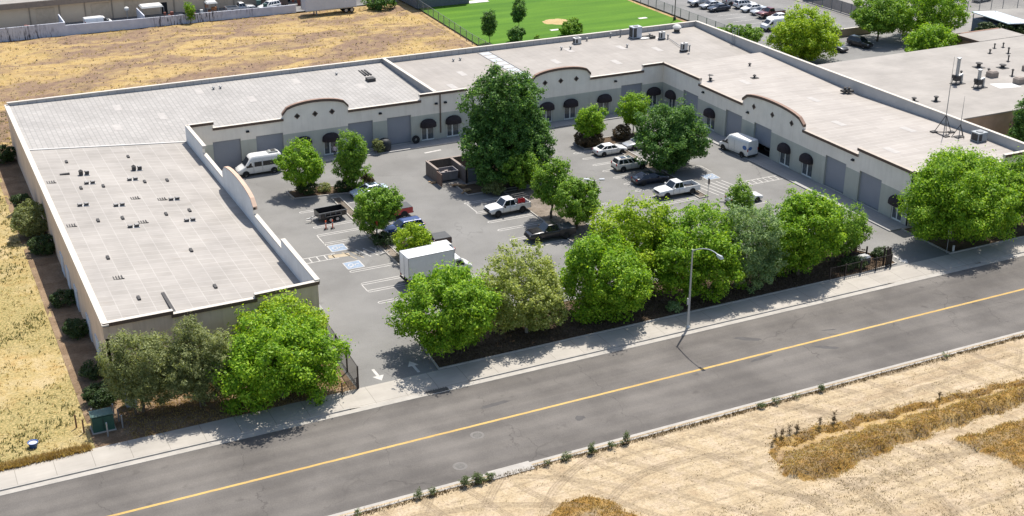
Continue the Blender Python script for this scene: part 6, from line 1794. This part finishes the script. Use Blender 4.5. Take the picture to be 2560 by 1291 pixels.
tree('young_tree', 84.1, 112.2, 'small pointed tree top showing between the sage tree and white sedan', [(0, 0, 4.4, 1.5, 1.5, 2.6), (0, 0, 6.2, .9, .9, 1.2)], L_mid, 1.5, seed=19, clump=.4, per=20, leaf=.15)
tree('young_tree', 94.4, 104.0, 'small tree with a rusty trunk base near the right driveway gate', [(0, 0, 2.6, 1.3, 1.3, 1.2), (.5, .2, 3.3, .9, .9, .9)], L_mid, 1.5, seed=20, clump=.35, per=20, leaf=.14, bark=m_rust, trunk_r=.22)
tree('shade_tree', 106.8, 101.7, 'very large round tree beside the right wing street corner', [(0, 0, 6.2, 6.1, 4.8, 4.0), (2.2, -1.4, 4.6, 4.6, 3.9, 3.1), (-3.0, 0, 4.5, 3.1, 2.5, 2.5), (.6, .6, 6.9, 4.2, 3.4, 2.6)], L_bright, 1.8, seed=21, per=60, clump=.85, trunk_r=.25)
tree('shade_tree', 117.5, 102.2, 'green tree cut by the right edge of the view', [(0, 0, 5.0, 3.6, 3.4, 3.6)], L_mid, 1.6, seed=22)
tree('oleander_tree', 14.0, 102.7, 'dull olive tree at the left wing street corner', [(.3, 0, 4.8, 2.6, 2.3, 2.5), (-.5, -.1, 4.0, 2.2, 1.9, 1.9), (1.5, -.3, 4.6, 2.0, 1.9, 2.2), (1.6, .2, 2.6, 1.5, 1.4, 1.5), (-.6, .4, 6.5, .8, .8, 1.0)], L_olive, 1.3, seed=23, clump=.42, per=22, leaf=.17, spike=.35, stems=3, trunk_r=.09, ragged=.22, aspect=.35)
tree('oleander_tree', 19.3, 101.9, 'grey green tree second from the left wing corner', [(0, 0, 4.6, 2.7, 2.4, 2.9), (.2, -.5, 3.2, 2.6, 2.2, 2.5), (1.8, 0, 4.2, 2.3, 2.0, 2.5), (-1.4, .1, 3.8, 2.0, 1.9, 2.3), (-.4, .2, 6.9, .9, .9, 1.3)], L_olive, 1.3, seed=24, clump=.42, per=24, leaf=.16, spike=.3, stems=3, trunk_r=.09, ragged=.2, aspect=.4)
tree('street_tree', 26.2, 100.0, 'broad bright green tree spilling over the walk left of the gate', [(0, .1, 4.6, 4.0, 3.5, 3.1), (2.1, -.3, 3.2, 2.8, 2.6, 2.5), (-1.9, 0, 3.3, 3.0, 2.8, 2.7)], L_bright, 1.2, grp='trees in front of the left wing', seed=25)
tree('street_tree', 27.6, 105.8, 'lime green tree between the broad tree and the left wing wall', [(0, 0, 4.1, 3.5, 2.3, 2.2), (.6, 0, 2.8, 3.0, 2.1, 1.9)], L_lime, 1.4, grp='trees in front of the left wing', seed=26)
CT = 'trees in the parking court'
tree('court_tree', 43.7, 149.5, 'small round green tree in front of the white passenger van', [(0, 0, 4.3, 2.35, 2.3, 2.1), (.2, -.2, 3.2, 2.1, 2.1, 1.5)], L_bright, 1.8, grp=CT, seed=31, clump=.45, per=30, leaf=.17, trunk_r=.09)
tree('court_tree', 50.0, 148.0, 'tall narrow court tree left of the covered drum', [(0, 0, 4.6, 1.6, 1.6, 2.5), (.2, 0, 2.8, 1.3, 1.3, 2.0), (-.9, 0, 3.4, 1.0, 1.0, 1.3)], L_mid, 1.2, grp=CT, seed=32, clump=.42, per=26, leaf=.17, trunk_r=.09)
tree('court_tree', 47.1, 131.8, 'green court tree leaning over the red pickup', [(0, 0, 4.4, 2.1, 2.1, 1.9), (.9, 0, 3.7, 1.9, 1.8, 1.5), (-.3, -.2, 2.8, 1.7, 1.6, 1.5)], L_mid, 1.6, grp=CT, seed=33, clump=.45, per=28, leaf=.18, trunk_r=.09)
tree('court_tree', 48.7, 124.4, 'little round yellowish tree beside the white box truck', [(0, 0, 2.2, 1.75, 1.7, 1.6)], L_lime, .8, grp=CT, seed=34, clump=.4, per=28, leaf=.16, trunk_r=.08)
tree('dark_tree', 69.4, 143.4, 'tallest dark green tree in the middle of the parking court', [(0, 0, 8.7, 4.7, 4.5, 4.4), (-1.2, -.6, 6.2, 4.2, 3.8, 3.6), (1.7, -.4, 6.0, 3.9, 3.6, 3.6), (-1.0, .2, 11.6, 2.0, 2.0, 2.4), (1.8, .3, 11.0, 2.2, 2.2, 2.4)], L_deep, 2.4, grp=CT, seed=35, per=34, clump=.68, leaf=.23, spike=.12, trunk_r=.25, ragged=.2)
tree('dark_tree', 66.0, 140.6, 'lower dark tree at the foot of the tallest tree by the dumpster', [(0, 0, 3.9, 2.3, 2.2, 2.4), (.6, -.4, 2.4, 2.0, 2.0, 1.8)], L_deep, 1.2, grp=CT, seed=36, clump=.5, per=28)
tree('dark_tree', 69.0, 138.9, 'leafy mid green tree in front of the tallest tree', [(0, 0, 3.1, 2.0, 2.0, 2.2), (1.2, .2, 2.2, 1.5, 1.5, 1.6)], L_mid, 1.2, grp=CT, seed=37, clump=.48, per=28)
tree('dark_tree', 73.5, 142.2, 'shaded tree on the right foot of the tallest tree', [(0, 0, 3.2, 1.9, 1.9, 2.3)], L_deep, 1.2, grp=CT, seed=38, clump=.5, per=26)
tree('court_tree', 68.2, 128.3, 'upright tree on the middle island behind the black pickup', [(0, 0, 4.2, 2.2, 2.1, 2.5), (.5, 0, 5.6, 1.3, 1.3, 1.4)], L_mid, 1.4, grp=CT, seed=39, clump=.45, per=28, leaf=.18)
tree('court_tree', 69.4, 124.0, 'rounder tree beside the twin headed lamp post', [(0, 0, 3.9, 2.3, 2.2, 2.1), (1.1, .2, 3.2, 1.7, 1.7, 1.7)], L_mid, 1.6, grp=CT, seed=40, clump=.45, per=28, leaf=.18)
tree('court_tree', 86.2, 151.0, 'small round tree near the rear wall left of its taller neighbour', [(0, 0, 3.6, 2.0, 1.9, 1.7), (.1, 0, 2.6, 1.7, 1.7, 1.3)], L_bright, 1.3, grp=CT, seed=41, clump=.42, per=28, leaf=.17, trunk_r=.09)
tree('court_tree', 93.9, 152.0, 'slim light tree by the rear corner awnings', [(0, 0, 4.0, 1.9, 1.9, 1.9), (.2, 0, 2.8, 1.3, 1.3, 1.3)], L_bright, 1.8, grp=CT, seed=42, clump=.4, per=24, leaf=.16, trunk_r=.08, spike=.15)
tree('dark_tree', 90.4, 136.8, 'broad dark green tree over the right parking row', [(0, 0, 5.2, 4.2, 3.7, 3.0), (-1.4, -.6, 3.8, 3.1, 2.9, 2.5), (1.6, -.4, 3.9, 3.0, 2.8, 2.5), (.8, .3, 6.8, 2.4, 2.2, 1.9)], L_deep, 1.7, grp=CT, seed=43, per=34, clump=.6, trunk_r=.2)
RT = 'trees around the rear car park'
tree('shade_tree', 141.7, 175.2, 'large round yellow green tree beyond the right back parapet', [(0, 0, 5.2, 5.0, 4.8, 3.4), (1.6, -1.4, 3.6, 3.8, 3.4, 2.6), (-1.8, -.8, 3.6, 3.4, 3.4, 2.6)], L_lime, 1.6, grp=RT, seed=51, clump=.75, per=30, leaf=.26)
tree('shade_tree', 163.0, 180.2, 'dark round tree shading the two dark cars', [(0, 0, 5.2, 4.6, 4.4, 3.2), (0, -1.2, 3.8, 4.0, 3.6, 2.2)], L_mid, 2.0, grp=RT, seed=52, clump=.75, per=30, leaf=.26)
tree('shade_tree', 172.0, 178.5, 'tall leafy tree right of the dark round tree at the top edge', [(0, 0, 5.6, 5.2, 4.8, 4.0), (1.5, -1.5, 4.0, 4.2, 3.8, 3.0)], L_bright, 1.8, grp=RT, seed=53, clump=.75, per=30, leaf=.26)
tree('shade_tree', 160.3, 163.2, 'low spreading tree at the back edge of the neighbouring flat roof', [(0, 0, 4.6, 4.0, 3.2, 2.0), (-1.2, 0, 3.2, 3.2, 2.8, 1.8)], L_bright, 1.4, grp=RT, seed=54, clump=.65, per=30, leaf=.24)
shrub(136.6, 188.4, 'mass of bushes outside the back right parapet corner', 1.9, 2.0, L_mid, 55, leaf=.2, per=26, clump=.5, blobs=[(0, 0, 2.0, 2.0, 1.8, 1.9), (2.3, -1.6, 1.8, 2.0, 1.8, 1.7), (-2.1, .6, 1.6, 1.7, 1.6, 1.5)])
tree('dark_tree', 138.6, 121.2, 'dark tree at the right edge below the neighbouring roof wall', [(0, 0, 4.6, 2.3, 2.2, 3.4), (-.3, 0, 2.8, 2.2, 2.0, 2.2)], L_deep, .8, seed=56, clump=.5, per=26)
shrub(182.0, 172.5, 'ivy like bushes against the pale blue canopy', 1.5, 1.3, L_shrub, 57, leaf=.2, per=24, clump=.45, blobs=[(0, 0, 1.6, 1.8, 1.6, 1.6), (2.6, -1.6, 1.5, 1.9, 1.5, 1.5), (5.4, -2.2, 1.4, 1.9, 1.5, 1.3)])
for x, y, lb, sd, h, w in ((98.2, 209.6, 'slender young tree on the lawn nearest the left fence', 61, 3.7, 1.15), (107.7, 217.0, 'slender young tree on the lawn further from the building', 62, 3.6, 1.05)):
    tree('young_tree', x, y, lb, [(0, 0, h, w, w, 1.9), (0, 0, h - 1.2, w * .8, w * .8, 1.1)], L_deep, 1.7, grp='young lawn trees', seed=sd, clump=.4, per=22, leaf=.18, trunk_r=.06, spike=.25)
shrub(102.9, 208.2, 'rounded bush on the lawn between the young trees', 1.4, 1.35, L_deep, 63, leaf=.18, per=24, clump=.4)
shrub(114.1, 207.8, 'spiky leaved bush on the lawn below the bare patch', 1.75, 1.5, L_mid, 64, leaf=.2, per=24, clump=.42)
shrub(106.6, 206.9, 'tiny low shrub at the lawn edge by the back parapet', .6, .5, L_mid, 65, leaf=.15)
shrub(90.2, 244.3, 'dark bush at the end of the semi trailer', 2.9, 1.5, L_deep, 66, ry=1.8, leaf=.2, per=26, clump=.5)
tree('yard_vine', 52.9, 249.0, 'bright green sapling growing up the patched wall', [(0, 0, 2.6, .9, .8, 1.1), (0, 0, 1.2, .5, .5, .9)], L_bright, 1.0, seed=67, clump=.35, per=18, leaf=.16, trunk_r=.05)
# shrubs
shrub(44.3, 149.6, 'dark clipped shrub under the round tree by the passenger van', 1.2, .85, L_shrub, 71)
shrub(46.6, 149.2, 'small pale green shrub right of the clipped shrub', .8, .5, L_olive, 72)
shrub(48.8, 148.3, 'low mixed shrub at the foot of the tall narrow tree', 1.1, .65, L_shrub, 73)
shrub(51.9, 147.9, 'pinkish dry shrub right of the tall narrow tree', .8, .9, L_rust, 74)
shrub(47.0, 129.6, 'wide low hedge shrub beside the red sign post', 1.2, .6, L_shrub, 75)
shrub(86.0, 150.6, 'reddish brown shrub under the small tree near the rear wall', 1.9, .85, L_rust, 76)
shrub(91.6, 151.2, 'dark brown round shrub left of the slim light tree', 1.15, 1.0, L_rust, 77)
shrub(65.6, 138.9, 'dry spiky bush by the scattered planks', 1.2, .8, L_olive, 78)
shrub(70.6, 141.4, 'tall shaded bush under the tallest tree', 1.5, 1.2, L_deep, 79)
shrub(58.0, 160.4, 'pale flowering shrub left of the covered drum', .7, .95, L_olive, 80)
for x, y, w, h, lb, sd in ((11.4, 150.0, 1.7, 2.2, 'tall bushy shrub on the west wall, biggest of the row', 81), (11.3, 157.8, .9, 1.4, 'spiky shrub just behind the biggest west wall shrub', 82), (11.3, 178.6, 1.3, 1.3, 'dark shrub at the far end of the west wall', 83), (11.6, 144.2, 1.1, 1.1, 'leafy shrub just in front of the biggest west wall shrub', 84), (11.7, 129.2, .9, .8, 'low dark shrub midway along the west wall doors', 85), (11.8, 121.2, 1.0, .9, 'dark rounded shrub third from the street on the west wall', 86), (11.8, 111.8, .8, .75, 'dark rounded shrub second from the street on the west wall', 87), (11.6, 106.4, 1.1, .85, 'dark shrub beside the meter cabinet', 88)):
    shrub(x - .15, y, lb, w * 1.25, h * .9, L_shrub if w < 1.5 else L_olive, sd, grp='shrubs along the west wall')
shrub(96.2, 101.8, 'low dark hedge behind the brown iron fence', 1.0, .5, L_shrub, 89, ry=.8)
shrub(91.2, 100.6, 'dark ground hugging shrub inside the iron fence', 1.6, .6, L_shrub, 90, ry=.9)
shrub(67.6, 100.0, 'pale round shrub in the shade near the street lamp', .7, .5, L_sage, 91)
# weeds along the near kerb, each one growing alone
m_weed = leaf_mat('weed_green', (.05, .075, .022), (.095, .135, .045), (.17, .20, .09), .25)
m_weedb = leaf_mat('weed_brown', (.09, .06, .03), (.15, .10, .045), (.22, .16, .08), .15)
def weed(x, y, h, w, label, seed, mat=None):
    rng = np.random.default_rng(seed)
    r = empty('kerb_weed', (x, y, -.03)); tag(r, label, 'weed', 'weeds along the near kerb')
    mb = MB(); q = random.Random(seed)
    for k in range(6):
        a = q.uniform(0, 6.28); mb.path([(0, 0, 0), (w * .6 * math.cos(a), w * .6 * math.sin(a), h * q.uniform(.7, 1))], [.02, .008], 5)
    mb.build('stems', m_barkg, r)
    V, F = leaf_cloud(rng, [(0, 0, h * .45, w * .7, w * .6, h * .5), (q.uniform(-1, 1) * w, q.uniform(-.3, .3) * w, h * .25, w * .6, w * .5, h * .28), (q.uniform(-1.6, 1.6) * w, q.uniform(-.4, .2) * w, h * .18, w * .5, w * .4, h * .2)], .13, 9, .085, .3, .35, spike=.5, aspect=.35)
    np_mesh('leaves', V, F, mat or m_weed, r)
for i, (x, y, h, w, lb) in enumerate(((31.2, 80.1, .75, .35, 'bushy kerb weed left of a matching one near the bottom edge'), (32.3, 80.1, .7, .32, 'bushy kerb weed right of a matching one near the bottom edge'), (35.1, 80.1, .95, .42, 'tall leafy kerb weed, left of the tall pair'), (36.2, 80.1, 1.0, .5, 'tall leafy kerb weed, right of the tall pair'), (37.4, 80.1, .6, .4, 'ragged kerb weed left of the pale drain inlet'), (42.5, 80.0, .45, .45, 'low rounded kerb weed right of the drain inlet'), (44.3, 80.0, .6, .55, 'round grey green kerb weed'), (46.7, 80.0, .95, .36, 'upright kerb weed before the tallest one'), (48.6, 80.0, .6, .4, 'thin dry kerb weed beside the tallest one'), (50.1, 80.1, 1.25, .28, 'tallest narrow kerb weed'), (64.0, 80.0, .5, .5, 'spreading kerb weed below the first skid mark'), (65.6, 80.0, .5, .4, 'spreading kerb weed right of its twin below the skid marks'), (67.9, 80.0, .35, .55, 'low mat of kerb weed on the right stretch'), (70.6, 80.0, .8, .3, 'pointed kerb weed on the right stretch'), (26.0, 80.1, .5, .35, 'small weed furthest left along the near kerb'), (85.5, 80.0, .45, .45, 'dark weed near the right end of the near kerb'))):
    weed(x, y, h, w, lb, 200 + i)
_w = random.Random(77)
TH = 'dry thistles on the ditch edge'
for i, (x, y, h, lb) in enumerate(((60.9, 74.3, .5, 'dry thistle stalk first at the rounded end of the ditch'), (61.9, 75.1, .85, 'dry thistle stalk second from the rounded ditch end'), (62.6, 75.2, 1.0, 'tall dry thistle stalk third from the ditch end'), (63.4, 75.25, .9, 'dry thistle stalk fourth from the ditch end'), (64.2, 75.25, .95, 'dry thistle stalk fifth from the ditch end'), (66.6, 75.2, .8, 'dry thistle stalk standing apart on the ditch edge'), (68.1, 75.1, 1.05, 'thick double thistle stalk on the ditch edge'), (79.5, 74.4, .7, 'lone thistle stalk far along the ditch edge'))):
    weed(x, y, h, .13, lb, 300 + i, m_weedb)
# ---- dry grass and litter nobody could count
def tufts(name, label, area, n, mat, h, seed, zf=lambda x, y: 0.0, keep=None, w=.05, cat='grass'):
    rng = np.random.default_rng(seed)
    x = rng.uniform(area[0], area[1], n); y = rng.uniform(area[2], area[3], n)
    if keep is not None:
        k = np.array([keep(a, b) for a, b in zip(x, y)]); x, y = x[k], y[k]; n = len(x)
    z = np.array([zf(a, b) for a, b in zip(x, y)])
    V, F = [], []
    m = 4
    a = rng.uniform(0, 6.28, (n, m)); hh = h * rng.uniform(.4, 1.3, (n, m)); ln = rng.uniform(.15, .9, (n, m))
    bx = x[:, None] + rng.normal(0, .10, (n, m)); by = y[:, None] + rng.normal(0, .10, (n, m)); bz = np.repeat(z[:, None], m, 1) - .02
    wx, wy = -np.sin(a) * w, np.cos(a) * w
    tx, ty = bx + np.cos(a) * hh * ln, by + np.sin(a) * hh * ln
    T = np.stack([np.stack([bx - wx, by - wy, bz], -1), np.stack([bx + wx, by + wy, bz], -1), np.stack([tx, ty, bz + hh], -1)], 2)
    o = np_mesh(name, T.reshape(-1, 3), np.arange(n * m * 3).reshape(-1, 3), mat)
    tag(o, label, cat, kind='stuff')
m_straw = leaf_mat('straw_blades', (.28, .215, .10), (.42, .325, .165), (.56, .46, .26), .3)
m_straw2 = leaf_mat('brown_blades', (.21, .13, .045), (.345, .235, .09), (.50, .38, .18), .35)
m_grn = leaf_mat('olive_blades', (.06, .07, .022), (.115, .12, .04), (.21, .195, .075), .25)
_ns = np.random.default_rng(3)
_gw = _ns.normal(size=(8, 2)) * .35; _gp = _ns.uniform(0, 6.28, 8)
patchy = lambda x, y: math.sin(_gw[0, 0] * x + _gw[0, 1] * y + _gp[0]) + math.sin(_gw[1, 0] * x * 1.7 + _gw[1, 1] * y * 1.7 + _gp[1]) + math.sin(_gw[2, 0] * x * .6 + _gw[2, 1] * y * .6 + _gp[2])
tufts('dry_grass', 'straw coloured dry grass on the strip left of the building', (-14, 9.6, 99, 185), 5000, m_straw, .16, 1)
tufts('olive_weeds', 'olive green weeds patching the grass strip', (-14, 9.3, 99, 178), 12000, m_grn, .24, 2, keep=lambda x, y: patchy(x, y) > .25 + _w.gauss(0, .8))
tufts('vacant_grass', 'straw and weeds on the vacant lot behind the building', (-10, 94, 184, 248.5), 5000, m_straw, .22, 3, keep=lambda x, y: patchy(x * .6, y * 1.6) > -.5, w=.08)
tufts('brown_weeds', 'brown dead weeds on the vacant lot', (-10, 94, 184, 248.5), 2600, plain('dead_weed', (.26, .195, .145), .9, .3, 2), .2, 4, keep=lambda x, y: patchy(x * .6, y * 1.6) < .3, w=.08)
tufts('lot_weeds', 'olive weeds in the near left corner of the vacant lot', (2, 42, 184.5, 203), 3200, m_grn, .22, 12, keep=lambda x, y: patchy(x, y) > -.2 and x + (y - 184) * 1.4 < 40)
tufts('bank_grass', 'golden dry grass covering the ditch bank', (58, 100, 62, 76), 30000, m_straw2, .14, 5, field_z, lambda x, y: bank(x + _w.gauss(0, .35), y + _w.gauss(0, .3))[1] > .3 + .65 * _w.random(), w=.04)
tufts('pale_straw', 'pale matted straw along the middle of the ditch bank', (59.5, 100, 66, 76), 9000, leaf_mat('pale_blades', (.34, .25, .11), (.50, .39, .19), (.66, .55, .33), .3), .16, 13, field_z, lambda x, y: .3 < bank(x + _w.gauss(0, .2), y + _w.gauss(0, .2))[1] < .7, w=.05)
tufts('hump_grass', 'brown grass on the low hump at the bottom edge', (35, 48, 66, 76), 7000, m_straw2, .13, 6, field_z, lambda x, y: bank(x + _w.gauss(0, .35), y + _w.gauss(0, .3))[1] > .1 + .85 * _w.random(), w=.04)
tufts('field_stubble', 'sparse dry stubble on the sandy field', (22, 105, 56, 80.2), 26000, leaf_mat('stubble_blades', (.19, .14, .085), (.33, .255, .16), (.50, .42, .29), .2), .12, 7, field_z, lambda x, y: _w.random() < ((.75 if patchy(x * .9, y * 1.6) > -.3 else .2) if y < 69.0 - .04 * abs(x - 62) and x > 44 + (69 - y) * 1.2 else .14 if patchy(x * .7, y * 3.0) > .5 else .02), w=.035)
tufts('kerb_litter', 'brown leaf litter along the front bed', (12.5, 32, 99, 108), 5000, m_straw2, .12, 8, w=.05)
tufts('kerb_fringe', 'straw fringe overhanging the walk edge of the grass strip', (-6, 9.2, 98.7, 99.6), 2600, m_straw2, .35, 9, w=.04)
tufts('near_kerb_fringe', 'dry brown fringe along the near kerb', (20, 110, 79.9, 80.4), 2600, m_weedb, .16, 10, w=.03)
tufts('mulch_litter', 'dark bark and leaf litter in the street planter', (41.2, 96, 99.2, 106.4), 9000, plain('litter', (.10, .07, .045), .95, .5, 3), .1, 11, w=.06, zf=lambda x, y: .06)
